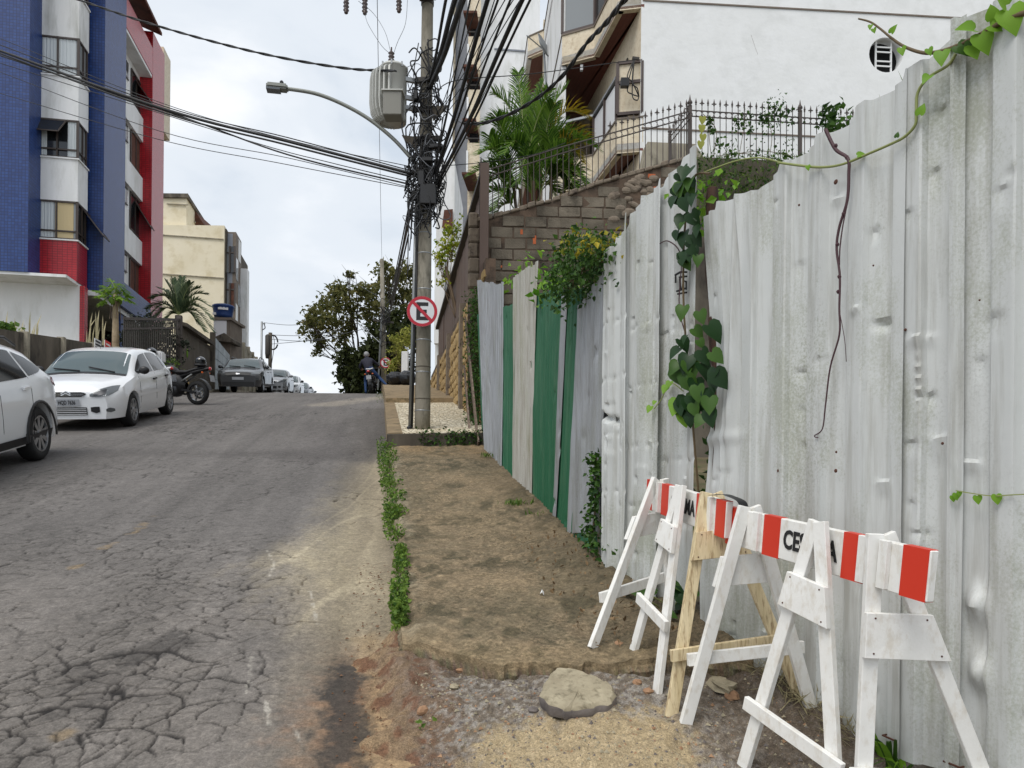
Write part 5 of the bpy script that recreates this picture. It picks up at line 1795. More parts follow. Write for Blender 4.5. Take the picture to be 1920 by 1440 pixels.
def main_pole():
 b = at(792, 806, PY)
 b.z = gz(b.y) + STEP_H - 0.05
 tz = 9.6
 p = thing('utility_pole', 'tall round concrete utility pole tangled with black cables', 'utility pole', b)
 ax = lambda z: Vector((b.x + 0.012 * (z - b.z) / 1.0 * 0.25, b.y, z))
 rad = lambda z: 0.118 - 0.0052 * (z - b.z)
 zs = np.linspace(b.z, tz, 26)
 o = MB().tube([ax(z) for z in zs], [rad(z) for z in zs], 20).build('shaft', 'concrete_pole', p, True)
 Z_ = lambda y: (CY - y) / F * PY
 # form joints, steel straps
 for y in (750, 690, 640, 545, 478, 440, 700, 772):
  z = Z_(y)
  MB().lathe([(rad(z) + 0.002, -0.008), (rad(z) + 0.005, 0), (rad(z) + 0.002, 0.008)], 20, Matrix.Translation(ax(z))).build('strap', 'galv' if y not in (690, 750) else 'concrete_dark', p)
 # conduits strapped to the left side
 for (dx, r_, y0, y1, m_) in ((-0.155, 0.024, 806, 360, 'metal_grey'), (-0.122, 0.016, 806, 420, 'cable')):
  MB().tube([ax(Z_(y0)) + Vector((dx - 0.03, -0.05, 0)), ax(Z_(600)) + Vector((dx, -0.05, 0)), ax(Z_(y1)) + Vector((dx + 0.03, -0.04, 0))], r_, 8).build('conduit', m_, p, True)
 MB().lathe([(0.045, 0), (0.045, 0.05), (0.03, 0.07)], 8, Matrix.Translation(ax(Z_(806)) + Vector((-0.185, -0.05, -0.03)))).build('conduit_foot', 'black_plastic', p)
 # collar brackets and crossarms
 for (y, w_) in ((270, 0.42), (215, 0.34), (330, 0.36), (160, 0.3), (8, 0.22)):
  z = Z_(y)
  MB().bar(ax(z) + Vector((-w_ * 0.5, -rad(z) - 0.03, 0)), ax(z) + Vector((w_ * 0.62, -rad(z) - 0.03, 0.02)), 0.05, 0.06).build('bracket', 'iron_dark', p)
  MB().lathe([(rad(z) + 0.012, -0.03), (rad(z) + 0.014, 0.03)], 16, Matrix.Translation(ax(z))).build('collar', 'iron_dark', p)
 for (y, k) in ((212, 1), (268, -1)):
  z = Z_(y)
  MB().prism([ax(z) + Vector((k * 0.09, -0.16, 0)), ax(z) + Vector((k * 0.34, -0.16, 0.03)), ax(z) + Vector((k * 0.30, -0.16, -0.04)), ax(z) + Vector((k * 0.12, -0.16, -0.2))], (0, 0.03, 0)).build('bracket', 'concrete_dark', p)
 # top crossarm with hanging fuse insulators
 zt = 7.95
 MB().bar(ax(zt) + Vector((-1.45, -0.12, 0)), ax(zt) + Vector((0.7, -0.12, 0)), 0.09, 0.11).build('crossarm', 'wood_old', p)
 for x, y in ((649, 22), (684, 24), (748, 20)):
  q = at(x, y, PY - 0.1)
  prof = [(0.012, -0.035), (0.03, -0.02), (0.03, 0.0)]
  zz = 0.0
  for i in range(7):
   prof += [(0.028, zz), (0.045, zz + 0.02), (0.028, zz + 0.05)]
   zz += 0.055
  prof.append((0.02, zz + 0.5))
  MB().lathe(prof, 10, Matrix.Translation(q)).build('insulator', 'porcelain', p, True)
 # tangle of cable loops round the shaft
 R4 = random.Random(31)
 for i in range(95):
  y0 = R4.choice([R4.uniform(120, 230), R4.uniform(225, 330), R4.uniform(290, 400), R4.uniform(300, 420)])
  z0 = Z_(y0)
  n = R4.randint(4, 6)
  pts = []
  a0 = R4.uniform(0, 6.28)
  for k in range(n):
   a = a0 + k * R4.uniform(0.4, 1.2) * (1 if i % 2 else -1)
   rr = rad(z0) + 0.03 + abs(R4.gauss(0, 0.06)) + (0.09 if k in (1, 2) else 0) * R4.random()
   pts.append(ax(z0) + Vector((math.cos(a) * rr * 1.15, -abs(math.sin(a)) * rr * 0.9 - 0.02, R4.uniform(-0.42, 0.3))))
  MB().tube(spline(pts, 5), R4.choice([0.006, 0.008, 0.011]), 5, False).build('cable_loop', 'cable' if R4.random() < 0.78 else 'cable_grey', p, True)
 for (x, y, r_) in ((790, 385, 0.20), (800, 395, 0.16), (812, 83, 0.085), (785, 400, 0.14), (805, 180, 0.15), (818, 345, 0.13), (776, 345, 0.12)):
  c = at(x, y, PY - 0.22)
  pts = [c + Vector((math.cos(k * 0.42) * r_, -0.02 * math.sin(k), math.sin(k * 0.42) * r_)) for k in range(16)]
  MB().tube(pts, 0.009, 5).build('cable_coil', 'cable', p, True)
 for (x0, y0, x1, y1) in ((772, 420, 778, 320), (768, 470, 770, 330), (764, 520, 766, 350), (782, 470, 786, 300), (803, 300, 808, 180), (797, 330, 800, 150), (806, 420, 801, 300), (788, 430, 792, 280), (812, 330, 806, 250)):
  MB().tube(spline([at(x0, y0, PY - 0.19), at((x0 + x1) / 2 + R4.uniform(-5, 5), (y0 + y1) / 2, PY - 0.2), at(x1, y1, PY - 0.18)], 5), 0.009, 5).build('riser_cable', 'cable', p, True)
 # splice boxes
 for (x, y, w_, h_) in ((801, 300, 0.16, 0.07), (790, 335, 0.1, 0.22), (818, 275, 0.2, 0.06), (803, 365, 0.24, 0.3), (780, 180, 0.06, 0.14)):
  c = at(x, y, PY - 0.2)
  o = MB().box(c.x - w_ / 2, c.x + w_ / 2, c.y - 0.05, c.y + 0.05, c.z - h_ / 2, c.z + h_ / 2).build('splice_box', 'black_plastic', p)
  bevel(o, 0.012)
 # transformer
 t = thing('transformer', 'grey finned transformer hung on the utility pole', 'transformer', at(725, 235, PY - 0.1))
 c = at(738, 178, PY - 0.1)
 H = 0.80
 prof = [(0.02, -0.42), (0.19, -0.42), (0.195, -0.38), (0.195, 0.36), (0.21, 0.365), (0.21, 0.385), (0.17, 0.42), (0.05, 0.44)]
 MB().lathe(prof, 24, Matrix.Translation(c)).build('tank', 'transformer', t, True)
 # wrap-round radiator fins, bellying out to the left
 for k in range(15):
  a = math.radians(95 + k * 12.2)
  dd = Vector((math.cos(a), math.sin(a) * 0.8, 0))
  sd_ = Vector((-dd.y, dd.x, 0)).normalized() * 0.012
  prof2 = [(0.17, 0.33), (0.27, 0.34), (0.335, 0.29), (0.355, 0.18), (0.36, -0.15), (0.34, -0.30), (0.29, -0.40), (0.20, -0.44), (0.16, -0.40)]
  o = MB().prism([c + dd * r_ + Vector((0, 0, z_)) - sd_ for r_, z_ in prof2], sd_ * 2).build('fin', 'transformer', t)
 o = MB().box(c.x - 0.10, c.x + 0.17, c.y - 0.34, c.y - 0.10, c.z - 0.46, c.z - 0.12).build('terminal_box', 'transformer_box', t)
 bevel(o, 0.01)
 MB().box(c.x - 0.12, c.x + 0.19, c.y - 0.36, c.y - 0.1, c.z - 0.118, c.z - 0.10).build('box_lid', 'transformer', t)
 zz, prof = 0.42, [(0.04, 0.40)]
 for i in range(4):
  prof += [(0.030, zz), (0.048, zz + 0.02), (0.030, zz + 0.04)]
  zz += 0.05
 prof += [(0.012, zz), (0.012, zz + 0.06)]
 MB().lathe(prof, 12, Matrix.Translation(c + Vector((-0.03, -0.05, 0)))).build('bushing', 'porcelain', t, True)
 for k in range(8):
  a = k * 0.785
  MB().bar(c + Vector((math.cos(a) * 0.2, math.sin(a) * 0.2, 0.35)), c + Vector((math.cos(a) * 0.2, math.sin(a) * 0.2, 0.42)), 0.022, 0.022).build('clamp', 'galv', t)
 for z_ in (0.22, -0.05, -0.20):
  MB().bar(c + Vector((0.15, -0.04, z_)), Vector((ax(c.z).x - 0.06, c.y + 0.06, c.z + z_)), 0.05, 0.06).build('hanger', 'galv', t)
 # leads from the fuses
 for pts in (((684, 22), (690, 45), (715, 85), (731, 100)), ((672, 2), (700, 25), (722, 60), (732, 96)), ((764, 0), (760, 45), (745, 80), (737, 105)), ((765, 125), (785, 120), (800, 140), (805, 160)), ((760, 135), (775, 150), (782, 170))):
  MB().tube(spline([at(x, y, PY - 0.12) for x, y in pts], 6), 0.004, 4).build('lead_wire', 'cable_grey', t)
 # street lamp
 l = thing('street_lamp', 'grey curved street lamp arm reaching left from the utility pole', 'street lamp', at(778, 305, PY))
 arm = spline([at(782, 310, PY - 0.05), at(765, 290, PY - 0.1), at(735, 258, PY - 0.15), at(690, 222, PY - 0.2), at(640, 194, PY - 0.25), at(590, 175, PY - 0.3), at(535, 166, PY - 0.35)], 6)
 MB().tube(arm, 0.028, 10).build('arm', 'lamp_arm', l, True)
 h0, h1 = at(540, 166, PY - 0.35), at(500, 162, PY - 0.4)
 o = MB().bar(h0, h1, 0.17, 0.075).build('lamp_head', 'lamp_arm', l)
 bevel(o, 0.02, 2)
 MB().bar(h0.lerp(h1, 0.35) - Vector((0, 0, 0.045)), h1 - Vector((0, 0, 0.045)), 0.14, 0.03).build('lens', 'lamp_clear', l)
 MB().lathe([(0.025, 0), (0.03, 0.05), (0.015, 0.07)], 8, Matrix.Translation(h0.lerp(h1, 0.3) + Vector((0, 0, 0.035)))).build('photocell', 'black_plastic', l)
 # sign
 s = road_sign('no_parking_sign', 'round no-parking sign with struck-out E on the near utility pole', at(791.5, 584, PY - 0.19), 28.5 * (PY - 0.19) / F, 'no-parking signs')
 return p
main_pole()

# ------------------------------------------------------------------ overhead wires
def wire(label, pts, r, mat='cable', k=8, group='overhead wires', name='overhead_wire', twist=0):
 q = spline(pts, k) if len(pts) > 2 else sagline(pts[0], pts[1], 0.15)
 mb = MB()
 if twist:
  Ltot = 0
  qa, qb = [], []
  for i, p in enumerate(q):
   if i:
    Ltot += (q[i] - q[i - 1]).length
   d = (q[min(i + 1, len(q) - 1)] - q[max(i - 1, 0)]).normalized()
   x = d.cross(Zv).normalized()
   y = x.cross(d)
   a = Ltot / twist * 6.283
   o = (x * math.cos(a) + y * math.sin(a)) * r * 0.8
   qa.append(p + o)
   qb.append(p - o)
  mb.tube(qa, r, 6).tube(qb, r, 6)
 else:
  mb.tube(q, r, 5)
 return tag(mb.build(name, mat, None, True), label, 'wire', group)
def wires():
 R5 = random.Random(17)
 far = lambda x, y: at(x, y, PY - 0.15)
 # run towards the camera, overhead to the right
 spans = [((808, 150), (856, -10), 0.030, 'thick black cable bundle rising right beside the pole top', 7.6),
    ((806, 165), (872, -10), 0.034, 'thickest black cable bundle right of the pole top', 7.4),
    ((806, 150), (838, -10), 0.018, 'black cable with clips nearest the pole top', 7.6),
    ((812, 330), (884, -12), 0.010, 'thin cable right of the thick bundles', 7.2),
    ((815, 330), (918, -12), 0.024, 'heavy cable crossing the grey tower', 7.0),
    ((815, 335), (938, -12), 0.012, 'cable between the heavy cables across the tower', 7.0),
    ((818, 340), (962, -12), 0.012, 'cable crossing the white wall left of the palm', 6.9),
    ((820, 345), (985, -12), 0.024, 'heavy cable passing left of the palm top', 6.8),
    ((822, 350), (1000, -12), 0.013, 'cable just above the palm top', 6.8)]
 for (a, b, r, lb, Yb) in spans:
  A, B = far(*a), at(b[0], b[1], Yb)
  d = B - A
  m = A.lerp(B, 0.5) - Vector((0, 0, 0.07))
  wire(lb, [A, m, B, B + d * 1.2 - Vector((0, 0, 0.1))], r)
 for i in range(9):
  a = (812 + R5.uniform(-4, 8), R5.uniform(190, 345))
  b = (866 + i * 17 + R5.uniform(-4, 4), -10)
  A, B = far(*a), at(b[0], b[1], 7.0)
  d = B - A
  wire('%s thin wire from the left in the fan right of the pole top' % ['first', 'second', 'third', 'fourth', 'fifth', 'sixth', 'seventh', 'eighth', 'ninth'][i], [A, A.lerp(B, 0.5) - Vector((0, 0, R5.uniform(0.02, 0.1))), B, B + d], 0.0055, k=6)
 # thick twisted service cable swinging across the balconies
 ys = [10.6, 9.9, 9.3, 8.6, 7.9, 7.0, 6.2, 5.4]
 pts = [at(x, y, Y) for (x, y), Y in zip(((868, 232), (910, 230), (960, 212), (1010, 182), (1055, 142), (1100, 82), (1135, 45), (1175, -5)), ys)]
 pts.append(pts[-1] + (pts[-1] - pts[-2]) * 1.5)
 wire('thick twisted cable swinging across the balconies', pts, 0.013, twist=0.75, k=24)
 wire('grey tail of the twisted cable back to the pole', [pts[0], at(845, 215, 10.9), at(825, 185, 11.0), at(806, 160, PY - 0.2)], 0.010, 'cable_grey')
 wire('thin wire from the pole to the bracket on the cream building', [far(812, 190), at(850, 152, 12), at(1000, 138, 13.4), at(1192, 112, 14.9)], 0.008)
 wire('low thin wire from the pole to the iron fence', [far(815, 312), at(900, 305, 11.8), at(1000, 290, 12.2), at(1060, 268, 12.3)], 0.006)
 # across the street to the left
 L = lambda x, y, Y: at(x, y, Y)
 wire('thick black wire from the transformer to the upper left', [at(742, 133, PY - 0.6), L(640, 127, 11.6), L(480, 98, 12.2), L(300, 50, 13), L(140, -3, 13.8), L(-80, -80, 14.8)], 0.012, twist=0.8, k=24)
 left = [((770, 325), (540, 265), (310, 205), (0, 95), 0.024, 'thickest cable of the bundle crossing to the blue building'),
   ((768, 330), (540, 272), (310, 212), (0, 100), 0.016, 'second cable of the bundle crossing to the blue building'),
   ((770, 320), (540, 258), (310, 200), (0, 84), 0.009, 'upper thin cable of the bundle crossing to the blue building'),
   ((766, 345), (540, 290), (330, 215), (0, 104), 0.013, 'sagging cable below the bundle crossing the street'),
   ((768, 312), (540, 262), (300, 192), (0, 72), 0.006, 'topmost thin wire crossing to the blue building'),
   ((764, 350), (540, 296), (300, 246), (0, 135), 0.006, 'thin wire crossing below the bundle'),
   ((764, 352), (520, 305), (300, 262), (0, 175), 0.006, 'lowest thin wire crossing the blue building'),
   ((766, 340), (620, 305), (480, 268), (150, 165), 0.007, 'slack thin wire under the crossing bundle')]
 for (a, b, c, d, r, lb) in left:
  pts = [at(*a, PY - 0.2), at(*b, 11.8), at(*c, 12.6), at(*d, 13.8)]
  pts.append(pts[-1] + (pts[-1] - pts[-2]) * 0.6)
  wire(lb, pts, r, k=8)
 # along the street to the far pole
 for i, (a, b) in enumerate((((768, 400), (722, 592)), ((774, 380), (724, 570)), ((766, 440), (722, 600)), ((780, 350), (726, 560)), ((772, 360), (728, 555)))):
  A, B = at(*a, PY - 0.1), at(*b, 37)
  wire(['lowest thick', 'upper thick', 'lowest thin', 'topmost thin', 'middle thin'][i] + ' cable running up the street between the two poles', [A, A.lerp(B, 0.5) - Vector((0, 0, 0.5 - 0.06 * i)), B], 0.022 if i < 2 else 0.014, k=10)
 A, B = at(707, -20, 14), at(716, 487, 37)
 wire('fine high wire running straight up to the far pole top', [A, A.lerp(B, 0.5) - Vector((0, 0, 0.25)), B], 0.007, 'cable_grey', k=10)
 wire('fine wire from far pole across the tree', [at(718, 560, 37), at(690, 545, 37), at(650, 520, 38)], 0.01, 'cable_grey')
 wire('fine stay wire across the tree trunk', [at(718, 648, 37), at(690, 622, 38), at(665, 600, 39)], 0.022, 'galv')
wires()
def far_poles():
 Y = 37.0
 b = at(720, 735, Y)
 b.z = gz(Y) + STEP_H
 p = thing('utility_pole', 'distant concrete utility pole by the motorcyclist at the crest', 'utility pole', b)
 top = at(716, 486, Y)
 MB().tube([b, top], [0.15, 0.09], 12).build('shaft', 'concrete_pole', p, True)
 MB().tube([b + Vector((-0.28, -0.1, 0)), at(717, 590, Y) + Vector((0, -0.15, 0))], 0.05, 8).build('conduit', 'metal_grey', p)
 R6 = random.Random(2)
 for i in range(18):
  z = R6.uniform(570, 640)
  pts = [at(720 + R6.uniform(-9, 12), z + R6.uniform(-18, 18), Y - 0.2) for _ in range(4)]
  MB().tube(spline(pts, 4), 0.016, 4).build('cable_loop', 'cable', p)
 MB().bar(at(700, 600, Y - 0.1), at(738, 605, Y - 0.1), 0.08, 0.1).build('crossarm', 'iron_dark', p)
 road_sign('no_parking_sign', 'small distant no-parking sign on the far utility pole', at(723, 680, Y - 0.35), 10 * Y / F, 'no-parking signs')
 # two thin posts beyond the crest on the left
 for (x, yt_, yb_, Yp, r_, lb) in ((490, 603, 690, 52, 0.075, 'thin steel pole beyond the crest on the left'), (506, 624, 700, 47, 0.12, 'dark utility pole with cable coil beyond the parked cars')):
  a, t_ = at(x, yb_, Yp), at(x + 1, yt_, Yp)
  a.z = gz(Yp) - 0.2
  q = thing('utility_pole', lb, 'utility pole', a)
  MB().tube([a, t_], r_, 8).build('shaft', 'concrete_dark' if Yp < 50 else 'galv', q, True)
  if Yp < 50:
   MB().lathe([(0.16, -0.9), (0.2, -0.6), (0.2, 0.5), (0.1, 0.6)], 10, Matrix.Translation(at(503, 645, Yp))).build('splice_case', 'iron_dark', q, True)
   c = at(512, 642, Yp)
   MB().tube([c + Vector((math.cos(k * .5) * .3, 0, math.sin(k * .5) * .45)) for k in range(13)], 0.05, 5).build('cable_coil', 'cable', q)
   MB().tube(spline([at(507, 624, Yp), at(513, 632, Yp), at(514, 650, Yp), at(508, 690, Yp)], 4), 0.02, 4).build('cable_loop', 'cable', q)
  else:
   MB().bar(at(490, 606, Yp), at(497, 607, Yp), 0.08, 0.08).build('bracket', 'galv', q)
   MB().tube(spline([at(495, 607, Yp), at(497, 615, Yp), at(491, 619, Yp)], 4), 0.04, 4).build('insulator', 'cable_grey', q)
 for (a, b, lb) in (((495, 605, 52), (600, 605, 42), 'thin wire from the steel pole to the tree on the crest'), ((510, 628, 47), (640, 620, 40), 'upper wire from the dark far pole into the tree'), ((510, 636, 47), (640, 633, 40), 'middle wire from the dark far pole into the tree'), ((510, 645, 47), (690, 615, 38), 'lower wire from the dark far pole into the tree')):
  A, B = at(*a), at(*b)
  wire(lb, [A, A.lerp(B, 0.5) - Vector((0, 0, 0.15)), B], 0.016, 'cable_grey')
far_poles()

# ------------------------------------------------------------------ right side: walls, iron fence, buildings
WY = 12.4
WD = Vector((0.997, 0.077, 0)).normalized()                  # run of the cross wall
W0 = at(893, 420, WY)
W0.z = 0
def wall_pt(x, y):
 return on_line(x, y, (W0.x, W0.y), (W0.x + WD.x, W0.y + WD.y))
def wall_s(x, y=400):
 return (wall_pt(x, y) - W0).dot(WD)
WTOP = [(880, 416), (893, 412), (974, 390), (1051, 369), (1115, 344), (1176, 326), (1277, 298), (1300, 290)]
def wtop_z(s):
 q = [(wall_s(x, y), wall_pt(x, y).z) for x, y in WTOP]
 return float(np.interp(s, [a for a, _ in q], [b for _, b in q]))
def block_wall():
 f = thing('block_wall', 'old grey block wall with sloping top behind the sheet fence', 'wall', (W0.x, W0.y, gz(WY)), math.asin(WD.y))
 Nw = Vector((WD.y, -WD.x, 0))                             # towards the camera
 s1 = wall_s(1300)
 th = 0.22
 # core with a sloping rough top
 zb = gz(WY) - 0.3
 m = 60
 P = []
 rs = random.Random(3)
 for i in range(m + 1):
  s = -0.12 + (s1 + 0.12) * i / m
  zt = wtop_z(s) - 0.01 + rs.uniform(-0.015, 0.015)
  a = W0 + WD * s
  P.append([a + Vector((0, 0, zb)), a + Vector((0, 0, zt - 0.05)), a + Vector((0, 0, zt)) - Nw * 0.05, a + Vector((0, 0, zt)) - Nw * (th - 0.03), a + Vector((0, 0, zt - 0.04)) - Nw * th, a + Vector((0, 0, zb)) - Nw * th])
 mb = MB().grid(P)
 core = mb.build('core', 'mortar', f)
 # crumbling cap
 for i in range(26):
  s = s1 * i / 26
  L = s1 / 26 * rs.uniform(0.8, 1.12)
  z0, z1 = wtop_z(s), wtop_z(s + L)
  a = W0 + WD * s + Nw * rs.uniform(0.012, 0.05)
  o = MB().obox(a + Vector((0, 0, z0 - 0.05)), WD * L + Vector((0, 0, z1 - z0)), -Nw * (th + 0.06), Vector((0, 0, rs.uniform(0.05, 0.09)))).build('cap_stone', 'rubble', f)
  bevel(o, 0.014)
 # blocks laid in courses
 ch, bl = 0.186, 0.378
 meshes = []
 for k in range(5):
  mb = MB().box(-bl / 2 + 0.012, bl / 2 - 0.012, -0.03, 0.03, -ch / 2 + 0.011, ch / 2 - 0.011)
  o = mb.build('block', 'block', f, local=True)
  bevel(o, 0.004 + 0.001 * k)
  V = o.data
  for v in V.vertices:
   v.co += Vector((rs.uniform(-.006, .006), rs.uniform(-.006, .006), rs.uniform(-.005, .005)))
  meshes.append(o.data)
  o.data = V
  bpy.data.objects.remove(o)
 row, z = 0, 2.86
 half = None
 while z < 6.0:
  s = (0.0 if row % 2 else -0.19) + 0.05
  while s < s1:
   c = s + bl / 2
   if c > 0.1 and z + ch / 2 < wtop_z(c) - 0.03 and c < s1 - 0.15:
    rub = c > 2.35 and (z > 4.55 + 0.15 * rs.random())
    if not rub or rs.random() < 0.25:
     o = bpy.data.objects.new('block', rs.choice(meshes))
     col.objects.link(o)
     o.parent = f
     pr = 0.002 + rs.uniform(-0.006, 0.008)
     o.location = ROOTS[f.name].inverted() @ (W0 + WD * c + Nw * (pr - 0.02) + Vector((0, 0, z)))
     o.rotation_euler = (rs.uniform(-.02, .02), rs.uniform(-.012, .012), rs.uniform(-.02, .02))
   s += bl + rs.choice([0, 0, 0, 0, -0.16, 0.03])
  row += 1
  z += ch
 # rubble stones in the upper right part
 for i in range(46):
  s = rs.uniform(2.3, s1 - 0.1)
  zt = wtop_z(s)
  z = rs.uniform(max(4.5, zt - 0.75), zt - 0.12)
  mb = MB().ball((0, 0, 0), 0.085, 7, 5, (rs.uniform(.8, 1.5), 0.45, rs.uniform(0.55, 0.9)), Matrix.Rotation(rs.uniform(-.5, .5), 4, 'Y'))
  c_ = W0 + WD * s + Nw * 0.0 + Vector((0, 0, z))
  V = np.array(mb.v) + np.array(c_)
  mesh_obj('stone', V, mb.f, 'rubble', f)
 for (x, y, w_, h_) in ((978, 435, 0.05, 0.09), (1002, 450, 0.06, 0.15), (1222, 330, 0.13, 0.07), (1229, 360, 0.07, 0.18), (960, 410, 0.16, 0.05), (938, 500, 0.18, 0.04)):
  p = wall_pt(x, y) + Nw * 0.008
  o = MB().obox(p - WD * w_ / 2 - Vector((0, 0, h_ / 2)), WD * w_, -Nw * 0.05, Vector((0, 0, h_))).build('brick', 'brick_orange', f)
  bevel(o, 0.006)
 # mossy end pier at the street
 pr = MB()
 for i in range(9):
  z0 = 2.4 + i * 0.25
  if z0 > wtop_z(0) + 0.05:
   break
  o = MB().obox(W0 + WD * -0.13 + Nw * (0.03 + rs.uniform(-.02, .02)) + Vector((0, 0, z0)), WD * (0.2 + rs.uniform(-.03, .03)), -Nw * 0.3, Vector((0, 0, 0.25))).build('pier_stone', 'rubble', f)
  bevel(o, 0.03)
block_wall()
def iron_fence():
 """wrought iron railing stepping along the cross wall"""
 f = thing('iron_railing', 'brown wrought-iron railing with spear tips on the block wall', 'railing', W0 + Vector((0, 0, wtop_z(0))), math.asin(WD.y))
 back = Vector((-WD.y, WD.x, 0)) * 0.10
 def seg(fpt, x0, x1, top, top2, bot, step, spear_from, r=0.0075, circles=True):
  """fpt(x,y)->world; top/top2/bot functions of x"""
  rail = lambda g: [fpt(x, g(x)) for x in np.linspace(x0, x1, 9)]
  for g in (top, top2):
   pts = rail(g)
   MB().tube(pts, 0.011, 6).build('rail', 'iron', f)
  x = x0 + step
  k = 0
  while x < x1 - step * 0.4:
   a, b = fpt(x, bot(x)), fpt(x, top(x))
   sp = x > spear_from
   MB().tube([a - Vector((0, 0, 0.03)), b + (Vector((0, 0, 0.09)) if sp else Vector())], r, 5).build('bar', 'iron', f)
   if sp:
    c = b + Vector((0, 0, 0.09))
    MB().lathe([(0.006, 0), (0.016, 0.015), (0.010, 0.03), (0.02, 0.045), (0.012, 0.08), (0.001, 0.13)], 6, Matrix.Translation(c)).build('spear_tip', 'iron', f)
    if k % 2:
     MB().bar(c + Vector((-0.04, 0, 0.04)), c + Vector((0.04, 0, 0.04)), 0.012, 0.016).build('spear_cross', 'iron', f)
    if circles:
     xm = x + step / 2
     t_, u_ = fpt(xm, top(xm)), fpt(xm, top2(xm))
     cc, rr = t_.lerp(u_, 0.5), (t_ - u_).length / 2
     MB().tube([cc + Vector((math.cos(q * 0.6283) * rr, 0, math.sin(q * 0.6283) * rr)) for q in range(11)], 0.0055, 4).build('ring', 'iron', f)
   x += step
   k += 1
 def post(fpt, x, y0, y1, w_=0.055):
  a, b = fpt(x, y0), fpt(x, y1)
  MB().bar(a, b, w_, w_, (0, 1, 0)).build('post', 'iron', f)
  MB().lathe([(0.03, 0), (0.04, 0.02), (0.02, 0.04), (0.04, 0.06), (0.045, 0.08), (0.02, 0.12), (0.001, 0.22)], 8, Matrix.Translation(b)).build('finial', 'iron', f, True)
 F1 = lambda x, y: wall_pt(x, y) + back
 top = lambda x: np.interp(x, [902, 1050, 1296], [318, 272, 203])
 top2 = lambda x: np.interp(x, [902, 1050, 1296], [331, 284, 215])
 bot = lambda x: np.interp(x, [a for a, _ in WTOP], [b for _, b in WTOP])
 seg(F1, 902, 1296, top, top2, bot, 11.1, 1145)
 post(F1, 902, 410, 312)
 post(F1, 1297, 300, 195, 0.06)
 # second run to the right on the mossy wall
 F3 = F1
 seg(F3, 1297, 1640, lambda x: 201 + (x - 1297) * 0.066, lambda x: 212 + (x - 1297) * 0.066, lambda x: 293 + (x - 1297) * 0.05, 11.4, 0)
 post(F3, 1505, 300, 205, 0.055)
 # short return running back from the corner post
 A, B = F1(1294, 250), at(1257, 250, 14.6)
 lineR = ((A.x, A.y), (B.x, B.y))
 FR = lambda x, y: on_line(x, y, *lineR)
 seg(FR, 1257, 1294, lambda x: np.interp(x, [1257, 1294], [256, 211]), lambda x: np.interp(x, [1257, 1294], [267, 222]), lambda x: np.interp(x, [1257, 1294], [306, 300]), 5.2, 0, circles=False)
 post(FR, 1256, 308, 254, 0.06)
iron_fence()
